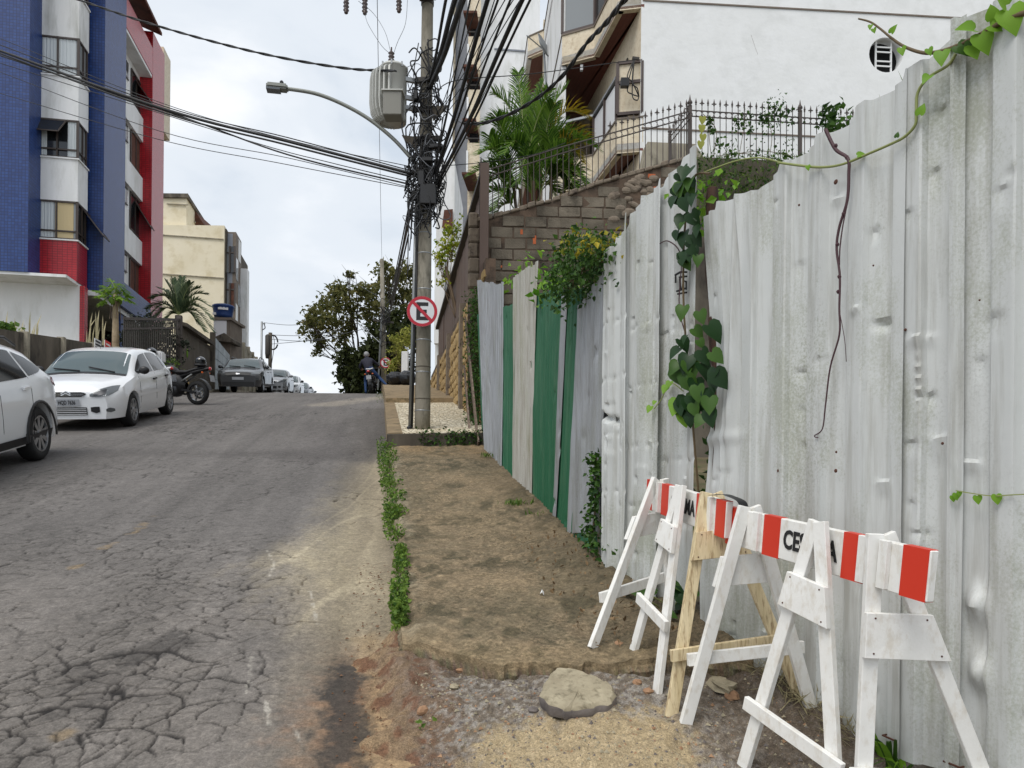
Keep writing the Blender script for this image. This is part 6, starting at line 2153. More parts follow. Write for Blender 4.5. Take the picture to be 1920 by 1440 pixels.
def mossy_wall():
 """continuation of the cross wall to the right, overgrown"""
 f = thing('mossy_wall', 'dark overgrown wall below the iron railing behind the tall white fence', 'wall', wall_pt(1400, 330), math.asin(WD.y))
 Nw = Vector((WD.y, -WD.x, 0))
 a, b = wall_pt(1302, 294), wall_pt(1760, 318)
 o = MB().obox(Vector((a.x, a.y, gz(WY) - 0.3)) , Vector((b.x - a.x, b.y - a.y, 0)), -Nw * 0.2, Vector((0, 0, a.z - gz(WY) + 0.3))).build('core', 'concrete_dark', f)
 rs = np.random.RandomState(6)
 n = 2600
 xx, yy = rs.uniform(1300, 1560, n), rs.uniform(296, 420, n)
 pos = np.array([tuple(wall_pt(x, y)) for x, y in zip(xx, yy)]) + np.array(Nw) * rs.uniform(0, 0.35, n)[:, None]
 fo = leaves('hanging_moss', pos, rs.uniform(0.05, 0.16, n), 'grass_green', f, rs=rs, bias=(0.1, -0.1, -0.9), spread=0.7, width=0.06, fold=0.03)
 n = 500
 xx, yy = rs.uniform(1300, 1500, n), rs.uniform(296, 400, n)
 pos = np.array([tuple(wall_pt(x, y)) for x, y in zip(xx, yy)]) + np.array(Nw) * rs.uniform(0.1, 0.4, n)[:, None]
 leaves('foliage', pos, rs.uniform(0.03, 0.08, n), 'leaf_ivy', f, rs=rs)
 # creepers hanging on the railing
 cl = [(1332, 222, 6, 40), (1335, 240, 5, 30), (1400, 218, 14, 50), (1385, 232, 8, 40), (1445, 215, 20, 90), (1460, 200, 16, 60), (1350, 265, 8, 30), (1370, 282, 14, 50), (1480, 215, 14, 40), (1435, 225, 8, 30), (1555, 225, 14, 90), (1548, 205, 8, 40), (1565, 238, 10, 50), (1410, 240, 5, 20), (1430, 290, 30, 70), (1470, 285, 26, 60)]
 P = []
 for (x, y, r_, k_) in cl:
  for _ in range(k_):
   P.append(tuple(wall_pt(x + rs.normal() * r_ * 0.6, y + rs.normal() * r_ * 0.8) - Nw * 0.06))
 cr_ = leaves('climber', np.array(P), rs.uniform(0.03, 0.09, len(P)), 'leaf_ivy', None, rs=rs, bias=(0, -0.3, -0.7))
 tag(cr_, 'dry creeper leaves tangled in the iron railing', 'creeper', kind='stuff')
 mb = MB()
 for (p0, p1, p2) in (((1400, 215), (1395, 250), (1388, 290)), ((1345, 290), (1400, 285), (1480, 300)), ((1320, 210), (1345, 240), (1340, 290)), ((1440, 215), (1450, 250), (1445, 295)), ((1360, 290), (1430, 280), (1500, 292)), ((1335, 215), (1332, 250), (1336, 290))):
  mb.tube(spline([wall_pt(*q) - Nw * 0.06 for q in (p0, p1, p2)], 5), 0.006, 4)
 ms = mb.build('creeper_stems', 'stem_brown', None)
 tag(ms, 'thin creeper stems woven through the iron railing', 'creeper', kind='stuff')
 bl = MB()
 Pl = wall_pt(1335, 235) - Nw * 0.08
 for (x, y) in ((1315, 222), (1314, 238), (1316, 255), (1312, 268)):
  mb = MB()
  heart(mb, wall_pt(x, y) + Nw * 0.05, (0, 0, -1), (0.1, -1, 0.2), 0.13, 0.2, 0.1)
  V = np.array(mb.v)
  tag(mesh_obj('large_leaf', V, mb.f, 'leaf_yellowgreen', None, True), 'pale yellow-green leaf ' + {222: 'at the top', 238: 'second from the top', 255: 'third from the top', 268: 'at the bottom'}[y] + ' of the sprig by the corner post', 'leaf', 'leaves by the railing post')
mossy_wall()

# ------------------------------------------------------------------ white gable building with the balconies
def gable_building():
 C0 = at(1200, 280, 15.0)
 f = thing('apartment_building', 'white-gabled apartment building with cream balconies and brown wooden soffits', 'building', (C0.x, C0.y, gz(15)), ROTZ)
 gd = Vector((0.997, 0.077, 0)).normalized()
 gb = Vector((-SA, CA, 0))
 line = ((C0.x, C0.y), (C0.x + gd.x, C0.y + gd.y))
 G = lambda x, y: on_line(x, y, *line)
 zb, zt = gz(15) - 0.5, 13.4
 # main mass (street facade n=const, gable towards the camera)
 c = Vector((C0.x, C0.y, 0))
 wall_t = 0.25
 # gable wall with a round opening: built as ring sectors round the hole plus outer field
 hc = G(1661, 103)
 R_ = 0.36
 gn = Vector((gd.y, -gd.x, 0))
 mb = MB()
 hs = (hc - c).dot(gd)
 hz = hc.z
 n = 32
 sq = 0.7
 ringo, ringi = [], []
 for k in range(n):
  a = 2 * math.pi * k / n + math.pi / 4
  ringi.append((hs + R_ * math.cos(a), hz + R_ * math.sin(a)))
  m_ = max(abs(math.cos(a)), abs(math.sin(a)))
  ringo.append((hs + sq * math.cos(a) / m_, hz + sq * math.sin(a) / m_))
 Pg = lambda s, z, o=0.0: c + gd * s + gn * o + Vector((0, 0, z))
 for k in range(n):
  k2 = (k + 1) % n
  mb.add([Pg(*ringo[k]), Pg(*ringo[k2]), Pg(*ringi[k2]), Pg(*ringi[k])], [(0, 1, 2, 3)])
  mb.add([Pg(*ringi[k]), Pg(*ringi[k2]), Pg(*ringi[k2], -0.22), Pg(*ringi[k], -0.22)], [(0, 1, 2, 3)])
 W_ = 14.0
 for (s0, s1, z0, z1) in ((0, hs - sq, zb, zt), (hs + sq, W_, zb, zt), (hs - sq, hs + sq, zb, hz - sq), (hs - sq, hs + sq, hz + sq, zt)):
  mb.add([Pg(s0, z0), Pg(s1, z0), Pg(s1, z1), Pg(s0, z1)], [(0, 1, 2, 3)])
 mb.build('gable_wall', 'stucco_white', f)
 MB().obox(c + gb * 0.3 + gd * 0.02 + Vector((0, 0, zb)), gd * (W_ - 0.1), gb * 11.5, Vector((0, 0, zt - zb))).build('core', 'stucco_plain', f)
 # string courses
 for (xa, ya, xb, yb) in ((1205, 1, 1830, 36), (1203, 240, 1640, 262)):
  a, b = G(xa, ya), G(xb, yb)
  b = Vector((b.x, b.y, b.z))
  MB().bar(a + gn * 0.008, b + gn * 0.008, 0.02, 0.03).build('string_course', 'brown_col', f)
 # louvred frame inside the round opening
 w_ = thing_part = MB()
 fr = 0.030
 for s in (-0.165, 0.165):
  MB().obox(Pg(hs + s - fr / 2, hz - 0.33, -0.08), gd * fr, gn * -0.03, Vector((0, 0, 0.66))).build('louvre_frame', 'stucco_plain', f)
 for z_ in (0.19, 0.09, -0.10, -0.20):
  MB().obox(Pg(hs - 0.165, hz + z_, -0.075), gd * 0.33, gn * -0.05 + Vector((0, 0, 0.02)), Vector((0, 0, 0.028))).build('louvre', 'stucco_plain', f)
 MB().obox(Pg(hs - 0.4, hz - 0.4, -0.23), gd * 0.8, gn * -0.02, Vector((0, 0, 0.8))).build('opening_back', 'void', f)
 # hairline crack
 cr_ = [G(1408, 65), G(1418, 95), G(1421, 102), G(1400, 96), G(1378, 85)]
 MB().tube([p + gn * 0.001 for p in cr_[:3]], 0.002, 4).build('crack', 'brown_col', f)
 # street facade
 fn = Vector((-CA, -SA, 0))
 L = 12.0
 MB().obox(c + fn * 0.0 + Vector((0, 0, zb)), gb * L, fn * -0.28, Vector((0, 0, zt - zb))).build('facade_wall', 'cream_tile', f)
 # floor plates zig-zagging out from the wall
 Q = [Vector((2.57, 15.0, 0)), Vector((2.06, 15.1, 0)), Vector((1.75, 16.7, 0)), Vector((1.05, 17.04, 0)), Vector((0.80, 21.4, 0)), Vector((0.34, 21.75, 0)), Vector((0.10, 25.5, 0))]
 wallline = lambda p: c + gb * ((p - c).dot(gb))
 zs = [6.91, 9.80, 12.7]
 sp = [0.68, 0.66, 0.6]
 for lev, z in enumerate(zs):
  # soffit + slab
  poly = [q + Vector((0, 0, z)) for q in Q]
  inner = wallline(Q[-1]) + Vector((0, 0, z))
  poly2 = poly + [inner, c + Vector((0, 0, z))]
  MB().prism(poly2, (0, 0, 0.05)).build('soffit', 'wood_soffit', f)
  MB().prism([p + Vector((0, 0, 0.051)) for p in poly2], (0, 0, 0.12)).build('floor_slab', 'stucco_plain', f)
  for i in range(len(Q) - 1):
   a, b = Q[i] + Vector((0, 0, z - 0.02)), Q[i + 1] + Vector((0, 0, z - 0.02))
   face = i % 2 == 0                       # faces turned towards the camera
   d = (b - a).normalized()
   o_ = Vector((d.y, -d.x, 0))
   if o_.dot(fn) < 0 and o_.y > 0:
    o_ = -o_
   if not face:
    o_ = Vector((-abs(d.y), -abs(d.x) if d.x < 0 else 0, 0)).normalized()
   m_ = 'cream_tile' if (face or lev == 0 or i == 1) else 'stucco_plain'
   MB().obox(a, b - a, o_ * -0.12, Vector((0, 0, sp[lev]))).build('spandrel', m_, f)
   MB().obox(a + o_ * 0.02 + Vector((0, 0, sp[lev])), b - a, o_ * -0.16, Vector((0, 0, 0.035))).build('sill', 'brown_col', f)
 def framed(a, b, z0, z1, glass, nm='window', mid=None, fw=0.06):
  a, b = Vector((a.x, a.y, 0)), Vector((b.x, b.y, 0))
  d = (b - a).normalized()
  o_ = Vector((d.y, -d.x, 0))
  if o_.y > 0:
   o_ = -o_
  za, zz = Vector((0, 0, z0)), Vector((0, 0, z1))
  L_ = (b - a).length
  ob = MB().obox(a + za - o_ * 0.03, d * L_, o_ * -0.012, Vector((0, 0, z1 - z0))).build(nm, glass, f)
  for (p, q) in ((a + za, b + za), (a + zz, b + zz), (a + za, a + zz), (b + za, b + zz)) + (((a + Vector((0, 0, mid)), b + Vector((0, 0, mid))),) if mid else ()):
   MB().bar(p - o_ * 0.02, q - o_ * 0.02, fw, fw, o_).build('frame', 'frame_brown', ob)
  return ob
 # lower level: open corner frame with a clear pane, glass balustrade, dark sliding door
 framed(Q[0].lerp(Q[1], 0.06), Q[1], 6.91 + 0.78, 8.72, 'cream_tile', 'corner_screen', 8.32)
 a, b = Q[1].lerp(Q[2], 0.04), Q[2]
 z0 = 6.91 + 0.70
 d = (b - a)
 for k in range(3):
  p = a + d * (k / 2)
  MB().bar(p + Vector((0, 0, z0)), p + Vector((0, 0, z0 + 0.85)), 0.05, 0.05, d).build('baluster', 'frame_brown', f)
 MB().bar(a + Vector((0, 0, z0 + 0.85)), b + Vector((0, 0, z0 + 0.85)), 0.06, 0.05).build('handrail', 'galv', f)
 MB().obox(a + Vector((0.03, 0, z0 + 0.05)), d, Vector((-0.012, 0, 0)), Vector((0, 0, 0.72))).build('glass_panel', 'white_plastic', f)
 a2, b2 = Q[2], Q[3]
 MB().bar(a2 + Vector((0, 0, z0 + 0.85)), b2 + Vector((0, 0, z0 + 0.85)), 0.06, 0.05).build('handrail', 'galv', f)
 dr = MB().sbox(5.06, 5.185, 15.1, 17.2, 7.1, 9.2)
 p0 = c + gb * 0.75 + fn * 0.012
 MB().obox(p0 + Vector((0, 0, 7.1)), gb * 2.2, fn * 0.02, Vector((0, 0, 2.1))).build('sliding_door', 'window_dark', f)
 MB().obox(p0 + gb * 2.2 + Vector((0, 0, 7.1)), gb * 0.5, fn * 0.05, Vector((0, 0, 2.1))).build('door_leaf', 'frame_brown', f)
 # upper level: glazed bay, white return, second glazed bay
 z1 = 9.80 + 0.70
 framed(Q[2], Q[3], z1, z1 + 1.05, 'window_grey', 'window')
 framed(Q[2], Q[3], z1 + 1.05, 12.68, 'window_dark', 'window')
 framed(Q[1].lerp(Q[2], 0.55), Q[2], z1, 12.68, 'window_dark', 'window')
 framed(Q[4], Q[5], z1, z1 + 1.1, 'window_grey', 'window')
 MB().obox(Q[3] + Vector((0, 0, z1 + 0.02)), Q[4] - Q[3], Vector((0.1, 0, 0)), Vector((0, 0, 2.1))).build('white_return', 'stucco_plain', f)
 MB().obox(Q[4] + Vector((-0.02, 0, 9.0)), Vector((0.06, 0.05, 0)), Vector((0, 0.3, 0)), Vector((0, 0, 4.6))).build('pilaster', 'cream_tile', f)
 MB().obox(Q[3] + Vector((0, 0.05, 7.6)), Q[4] - Q[3], Vector((0.1, 0, 0)), Vector((0, 0, 2.2))).build('white_return', 'stucco_plain', f)
 # lower floor behind palms and below
 MB().obox(c + fn * 0.02 + gb * 2.9 + Vector((0, 0, 4.0)), gb * 1.1, fn * 0.02, Vector((0, 0, 2.3))).build('door_leaf', 'frame_brown', f)
 # underside at the lower corner: sloping ramp wall under the first slab
 MB().prism([c + Vector((0, 0, 6.9)) + gd * 0.05 + gn * 0.4, c + gd * 1.0 + gn * 0.4 + Vector((0, 0, 6.9)), c + gd * 1.2 + gn * 0.4 + Vector((0, 0, 6.62)), c + gd * -0.05 + gn * 0.4 + Vector((0, 0, 6.35))], -gn * 0.4).build('ramp_wall', 'concrete_light', f)
 # bracket with cable clamp on the corner, flood light, small dish
 p = c + Vector((-0.04, -0.05, 8.72))
 MB().bar(p, p + Vector((-0.14, 0, 0.02)), 0.04, 0.05).build('bracket', 'iron_dark', f)
 for k in range(4):
  q = p + Vector((-0.25 + 0.1 * (k % 2), -0.1, -0.4 - 0.12 * k))
  MB().tube(spline([p + Vector((-0.1, 0, 0)), q, q + Vector((0.1, 0, -0.12)), p + Vector((0, 0, -0.75))], 5), 0.012, 5).build('cable_loop', 'cable', f)
 o = MB().box(p.x - 0.38, p.x - 0.22, p.y - 0.16, p.y - 0.04, p.z - 0.62, p.z - 0.46).build('junction_box', 'black_plastic', f)
 MB().box(1.46, 1.52, 16.9, 16.98, 9.6, 9.72).build('flood_lamp', 'white_plastic', f)
 # satellite dish by the second bay
 dc = at(1018, 92, 20.2)
 ds = thing('satellite_dish', 'grey satellite dish on the balcony between the glazed bays', 'satellite dish', dc)
 Md = Matrix.Translation(dc) @ Matrix.Rotation(math.radians(64), 4, 'Y') @ Matrix.Rotation(math.radians(25), 4, 'X')
 MB().lathe([(0.02, 0), (0.2, 0.025), (0.38, 0.09), (0.39, 0.09), (0.2, 0.01), (0.02, -0.02)], 20, Md).build('reflector', 'galv', ds, True)
 MB().tube([dc, dc + Vector((-0.45, -0.35, 0.15))], 0.016, 6).build('feed_arm', 'galv', ds)
 MB().tube([dc + Vector((0.02, 0, 0)), dc + Vector((0.1, 0.15, -0.9))], 0.03, 6).build('mast', 'galv', ds)
 # grey tiled plinth wall seen behind palm, below first slab
 return f
gable_building()
def background_buildings():
 # white gable with a stack of cream balconies, farther up the street
 Y3 = 40.0
 f = thing('apartment_building', 'distant white tower with stacked cream balconies behind the palm', 'building', at(900, 700, Y3), ROTZ)
 bot = 3.0
 A = lambda x, z, dy=0.0: Vector((ray(x, 300)[0] * (Y3 + dy), Y3 + dy, z))
 top = 30.0
 MB().obox(A(899, bot), A(1010, 0) - A(899, 0), Vector((0, 9, 0)), Vector((0, 0, top - bot))).build('gable_wall', 'stucco_plain', f)
 MB().bar(A(925, at(0, 84, Y3).z) - Vector((0, 0.03, 0)), A(985, at(0, 88, Y3).z) - Vector((0, 0.03, 0)), 0.06, 0.08).build('string_course', 'grey_wall', f)
 MB().obox(A(851, bot, 1.5), A(877, 0, 1.5) - A(851, 0, 1.5), Vector((0, 6, 0)), Vector((0, 0, top - bot))).build('grey_wall', 'grey_wall', f)
 MB().obox(A(848, bot, 1.2), A(852, 0, 1.2) - A(848, 0, 1.2), Vector((0, 0.2, 0)), Vector((0, 0, top - bot))).build('downpipe', 'concrete_light', f)
 MB().obox(A(877, bot, 1.0), A(900, 0, 1.0) - A(877, 0, 1.0), Vector((0, 3, 0)), Vector((0, 0, top - bot))).build('balcony_wall', 'cream_tile', f)
 for k in range(5):
  yb_ = 340 - 97.5 * k
  yt_ = 312 - 100 * k
  z0, z1 = at(0, yb_, Y3).z, at(0, yb_ - 30, Y3).z
  zc0 = at(0, yb_ - 34, Y3).z
  # balcony tray: cream front, brown underside
  a, b = A(872, z1, -1.2), A(900, z1, -1.2)
  MB().prism([A(866, z0, -1.4), A(892, z0, -1.4), A(899, z0 + 0.05, 0.9), A(878, z0 + 0.05, 0.9)], (0, 0, 0.12)).build('soffit', 'roof_tile', f)
  MB().obox(A(876, z0 + 0.12, -0.9), A(899, 0, -0.9) - A(876, 0, -0.9), Vector((0, 0.15, 0)), Vector((0, 0, 1.75))).build('balcony_front', 'cream_tile', f)
  MB().obox(A(874, z0 + 0.12, -1.0), Vector((0.1, 0, 0)), Vector((0, 2.0, 0)), Vector((0, 0, 1.3))).build('balcony_side', 'stucco_plain', f)
  MB().obox(A(880, z0 + 2.0, -0.1), A(896, 0, -0.1) - A(880, 0, -0.1), Vector((0, 0.1, 0)), Vector((0, 0, 0.75))).build('window', 'window_dark', f)
  MB().bar(A(873, z0 + 2.05, -1.0), A(899, z0 + 2.1, -0.9), 0.05, 0.06).build('handrail', 'iron_dark', f)
 # lower white block with a brown-lined porch
 g = thing('house', 'white house with brown-lined porch partly hidden by the utility pole', 'house', at(835, 700, 30), ROTZ)
 B = lambda x, z, dy=0.0: Vector((ray(x, 400)[0] * (30 + dy), 30 + dy, z))
 zt = at(0, 295, 30).z
 MB().obox(B(818, 4.0), B(852, 0) - B(818, 0), Vector((0, 5, 0)), Vector((0, 0, zt - 4.0))).build('wall', 'stucco_plain', g)
 MB().prism([B(829, at(0, 420, 30).z, -0.05), B(833, at(0, 388, 30).z, -0.05), B(849, at(0, 386, 30).z, -0.05), B(849, at(0, 430, 30).z, -0.05)], (0, -0.05, 0)).build('porch', 'roof_tile', g)
 MB().obox(B(826, at(0, 540, 30).z, -0.05), B(838, 0) - B(826, 0), Vector((0, -0.05, 0)), Vector((0, 0, 1.2))).build('window', 'window_grey', g)
 # white wing lower, right of the far sign
 MB().obox(B(816, at(0, 640, 30).z, -0.4), B(834, 0) - B(816, 0), Vector((0, 0.3, 0)), Vector((0, 0, 3.6))).build('wing', 'stucco_plain', g)
background_buildings()

# ------------------------------------------------------------------ yellow stone wall with the brown slatted screen
def stone_wall():
 n0 = 1.62
 t0, t1 = 11.7, 24.0
 zt = 3.72
 w = thing('stone_wall', 'yellow rubble-stone retaining wall with brown metal screen on top', 'wall', S(n0, t0, gz(11.5)), ROTZ)
 MB().obox(S(n0 + 0.03, t0, gz(11.3) - 0.3), S(0.16, 0), S(0, t1 - t0), Vector((0, 0, zt - gz(11.3) + 0.3))).build('core', 'mortar', w)
 R7 = random.Random(8)
 meshes = []
 for k in range(6):
  mb = MB().ball((0, 0, 0), 0.5, 8, 5, (1, 1, 1))
  V = np.array(mb.v)
  V = np.sign(V) * np.abs(V) ** 0.62 * 0.5 ** 0.38
  V *= 1 + np.random.RandomState(k).uniform(-.16, .16, (len(V), 1))
  o = mesh_obj('stone', V, mb.f, 'stone_yellow', w, False, True)
  meshes.append(o.data)
  bpy.data.objects.remove(o)
 inv = ROOTS[w.name].inverted()
 cnt = 0
 t = t0 + 0.02
 z = 0
 row = 0
 zz = gz(11.3) + 0.15
 while zz < zt - 0.05:
  h = R7.uniform(0.17, 0.27)
  t = t0 + R7.uniform(-0.1, 0.05)
  while t < t1 - 0.2 and cnt < 290:
   L = R7.uniform(0.16, 0.5) * (1 + (t - t0) * 0.05)
   p = S(n0 + 0.035, t + L / 2, zz + h / 2)
   if p.z > gz(p.y) + 0.1 and p.z + h / 2 < zt + 0.03:
    o = bpy.data.objects.new('stone', R7.choice(meshes))
    col.objects.link(o)
    o.parent = w
    o.location = inv @ p
    o.scale = (0.085, L * 0.97, h * 0.97)
    o.rotation_euler = (R7.uniform(-.12, .12), R7.uniform(-.1, .1), R7.uniform(-.06, .06))
    cnt += 1
   t += L
  zz += h
 # near end face
 for k in range(9):
  zz = gz(11.3) + 0.2 + k * 0.27
  o = bpy.data.objects.new('stone', R7.choice(meshes))
  col.objects.link(o)
  o.parent = w
  o.location = inv @ S(n0 + 0.08, t0 + 0.0, zz)
  o.scale = (0.2, 0.14, 0.26)
  o.rotation_euler = (0, R7.uniform(-.15, .15), R7.uniform(-.1, .1))
 # pilasters dividing the wall
 for tt in (14.6, 17.4, 20.2):
  p = S(n0 - 0.05, tt)
  MB().obox(S(n0 - 0.06, tt, gz(p.y) - 0.1), S(0.12, 0), S(0, 0.24), Vector((0, 0, zt - gz(p.y) + 0.1))).build('pilaster', 'rubble', w)
 # brown metal screen of upright boards
 s = thing('metal_screen', 'brown upright metal screen on top of the stone wall', 'screen', S(n0, 12, zt), ROTZ)
 tp = lambda t_: np.interp(t_, [11.9, 12.6, 15, 20.5], [5.25, 5.12, 4.95, 4.72])
 t = 12.15
 while t < 21.5:
  L = 0.55
  a = S(n0 + 0.06 + 0.02 * (int(t * 7) % 2), t, zt - 0.15)
  MB().obox(a, S(0.03, 0), S(0, L - 0.03), Vector((0, 0, tp(t) - zt + 0.15))).build('board', 'brown_paint', s)
  t += L
 a, b = S(n0 + 0.05, 12.1, tp(12.1) + 0.02), S(n0 + 0.05, 21.6, tp(21.5) + 0.02)
 MB().bar(a, b, 0.14, 0.07).build('top_rail', 'iron_dark', s)
 MB().bar(S(n0 + 0.05, 12.05, 3.3), S(n0 + 0.05, 12.05, 5.35), 0.14, 0.14, (0, 1, 0)).build('end_post', 'brown_paint', s)
 # ivy hanging on the near end
 rs = np.random.RandomState(31)
 n = 2300
 tt = t0 - 0.05 + np.abs(rs.normal(size=n)) * 0.55
 zz = rs.uniform(gz(11.3) + 0.05, 3.25, n)
 pos = np.array([tuple(S(n0 - 0.02 - abs(rs.normal()) * 0.09, a_ - 0.05, b_)) for a_, b_ in zip(tt, zz)])
 iv = thing('wall_ivy', 'green ivy covering the near end of the yellow stone wall', 'ivy', S(n0 - 0.05, t0 + 0.2, gz(11.3)))
 leaves('foliage', pos, rs.uniform(0.025, 0.065, n), 'leaf_ivy', iv, rs=rs, bias=(-0.5, -0.4, -0.6), nb=(-0.7, -0.5, 0.5))
 MB().tube(spline([tuple(S(n0 - 0.03, t0 + 0.25, gz(11.5) + 0.2)), tuple(S(n0 - 0.03, t0 + 0.3, 2.2)), tuple(S(n0 - 0.03, t0 + 0.2, 3.2))], 4), 0.014, 5).build('stem', 'stem_brown', iv)
stone_wall()

# ------------------------------------------------------------------ left side of the street
WN = -7.25                                                    # line of the garden walls
def tW(x, y=640, n=WN):
 return NT(on_n(x, y, n))[1]
def zW(x, y, n=WN):
 return on_n(x, y, n).z
def left_walls():
 # dark concrete panel wall between posts
 f = thing('concrete_wall', 'dark stained concrete panel wall behind the parked white cars', 'wall', S(WN, 16, gz(15)), ROTZ)
 xs = [-120, -25, 48, 117, 175, 222, 246]
 tops = [600, 612, 624, 634, 644, 652, 657]
 for i in range(len(xs) - 1):
  t0, t1 = tW(xs[i]), tW(xs[i + 1])
  za, zb = zW(xs[i], tops[i]), zW(xs[i + 1], tops[i + 1])
  g0, g1 = gz(S(WN, t0).y), gz(S(WN, t1).y)
  lo0, lo1 = g0 - 0.2, g1 - 0.2
  m0, m1 = (za - g0) * 0.5 + g0, (zb - g1) * 0.5 + g1
  for (a0, a1, b0, b1, o) in ((lo0, m0 - 0.008, lo1, m1 - 0.008, 0.0), (m0 + 0.008, za, m1 + 0.008, zb, 0.012)):
   p = [S(WN - o, t0, a0), S(WN - o, t1, b0), S(WN - o, t1, b1), S(WN - o, t0, a1)]
   MB().prism(p, S(-0.07, 0)).build('panel', 'concrete_dark' if i != 5 else 'wood_old', f)
  MB().obox(S(WN - 0.1, t1 - 0.06, lo1), S(0.16, 0), S(0, 0.12), Vector((0, 0, zb - lo1 + 0.02))).build('post', 'concrete_light', f)
 # two notices on it
 for (x0, x1, y0, y1, m_, lb, txt) in ((178, 190, 640, 661, 'paper_white', 'white notice board with black lines on the dark concrete wall', None), (197, 208, 643, 660, 'sign_red2', 'small red and white notice on the dark concrete wall', None)):
  a, b = on_n(x0, y1, WN + 0.1), on_n(x1, y0, WN + 0.1)
  s = thing('notice', lb, 'notice', a)
  (n0, t0), (n1, t1) = NT(a), NT(b)
  MB().obox(S(WN + 0.08, t0, a.z), S(0.015, 0), S(0, t1 - t0), Vector((0, 0, b.z - a.z))).build('board', 'paper_white', s)
  H = b.z - a.z
  if m_ == 'paper_white':
   for k in range(4):
    MB().obox(S(WN + 0.097, t0 + (t1 - t0) * 0.1, a.z + H * (0.12 + 0.22 * k)), S(0.003, 0), S(0, (t1 - t0) * 0.8), Vector((0, 0, H * 0.12))).build('text_line', 'ink', s)
  else:
   MB().obox(S(WN + 0.097, t0, a.z + H * 0.42), S(0.003, 0), S(0, t1 - t0), Vector((0, 0, H * 0.58))).build('red_field', m_, s)
   MB().obox(S(WN + 0.097, t0 + (t1 - t0) * 0.1, a.z + H * 0.12), S(0.003, 0), S(0, (t1 - t0) * 0.8), Vector((0, 0, H * 0.16))).build('text_line', 'sign_red2', s)
   MB().obox(S(WN + 0.101, t0 + (t1 - t0) * 0.15, a.z + H * 0.64), S(0.003, 0), S(0, (t1 - t0) * 0.7), Vector((0, 0, H * 0.14))).build('text_line', 'paper_white', s)
 # iron garden fence on a yellow stone base
 g = thing('garden_fence', 'brown barred garden fence in front of the blue apartment building', 'fence', S(WN, 24, gz(23)), ROTZ)
 t0, t1 = tW(232), tW(336)
 zt = lambda t: np.interp(t, [t0, t1], [zW(232, 597), zW(336, 599)])
 zb = lambda t: gz(S(WN, t).y) + 0.15
 MB().bar(S(WN, t0, zt(t0)), S(WN, t1, zt(t1)), 0.06, 0.08).build('rail', 'iron', g)
 MB().bar(S(WN, t0, zt(t0) - 0.3), S(WN, t1, zt(t1) - 0.3), 0.04, 0.05).build('rail', 'iron', g)
 MB().bar(S(WN, t0, zb(t0) + 0.7), S(WN, t1, zb(t1) + 0.7), 0.04, 0.05).build('rail', 'iron', g)
 k = 0
 t = t0
 while t < t1:
  MB().bar(S(WN, t, zb(t) + 0.55), S(WN, t, zt(t)), 0.026, 0.026, (0, 1, 0)).build('bar', 'iron_dark', g)
  t += 0.155 + 0.0035 * k
  k += 1
 MB().bar(S(WN, t1, zb(t1) - 0.3), S(WN, t1, zt(t1) + 0.12), 0.17, 0.17, (0, 1, 0)).build('post', 'iron', g)
 R8 = random.Random(4)
 t = t0
 while t < t1 + 1.2:
  for r_ in range(3):
   z = zb(t) - 0.1 + r_ * 0.24
   mb = MB().ball(S(WN + 0.02, t + R8.uniform(-.05, .05), z + 0.1), 0.16, 7, 5, (0.7, 1.0, 0.75))
   mb.build('base_stone', 'stone_yellow', g)
  t += 0.27
 MB().obox(S(WN - 0.2, t0, zb(t0) - 0.5), S(0.2, 0), S(0, t1 + 1.2 - t0) + Vector((0, 0, zb(t1) - zb(t0))), Vector((0, 0, 1.0))).build('base_core', 'stone_joint', g)
 # brown gate wall with tiled coping
 h = thing('gate', 'brown metal gate with tiled coping beside the garden fence', 'gate', S(WN, 30, gz(29)), ROTZ)
 ta, tb = tW(339), tW(394)
 za, zc = zW(339, 602), zW(394, 640)
 tt = np.linspace(ta, tb, 6)
 for i in range(5):
  z0 = np.interp(tt[i], [ta, tb], [za, zc])
  z1 = np.interp(tt[i + 1], [ta, tb], [za, zc])
  MB().prism([S(WN, tt[i] + 0.01, gz(S(WN, tt[i]).y)), S(WN, tt[i + 1] - 0.01, gz(S(WN, tt[i + 1]).y)), S(WN, tt[i + 1] - 0.01, z1 - 0.2), S(WN, tt[i] + 0.01, z0 - 0.2)], S(-0.06 - 0.02 * (i % 2), 0)).build('gate_leaf', 'gate_brown', h)
 for i in range(9):
  q = i / 9
  a = S(WN, ta + (tb - ta) * q, za + (zc - za) * q - 0.2)
  MB().obox(a + S(0.22, 0), S(-0.5, 0) + Vector((0, 0, 0.12)), S(0, (tb - ta) / 9 * 0.97) + Vector((0, 0, (zc - za) / 9)), Vector((0, 0, 0.14))).build('coping_tile', 'concrete_dark', h)
 MB().ball(S(WN + 0.02, ta + 0.9, gz(28) + 1.6), 0.09, 6, 5, (0.2, 0.8, 2)).build('green_mark', 'leaf_bright', h)
 # grey sheet-metal gate
 m = thing('sheet_gate', 'pale grey panelled metal gate left of the dark parked car', 'gate', S(WN + 0.1, 34, gz(33)), ROTZ)
 ta, tb = tW(397), tW(430)
 za, zc = zW(397, 628), zW(430, 668)
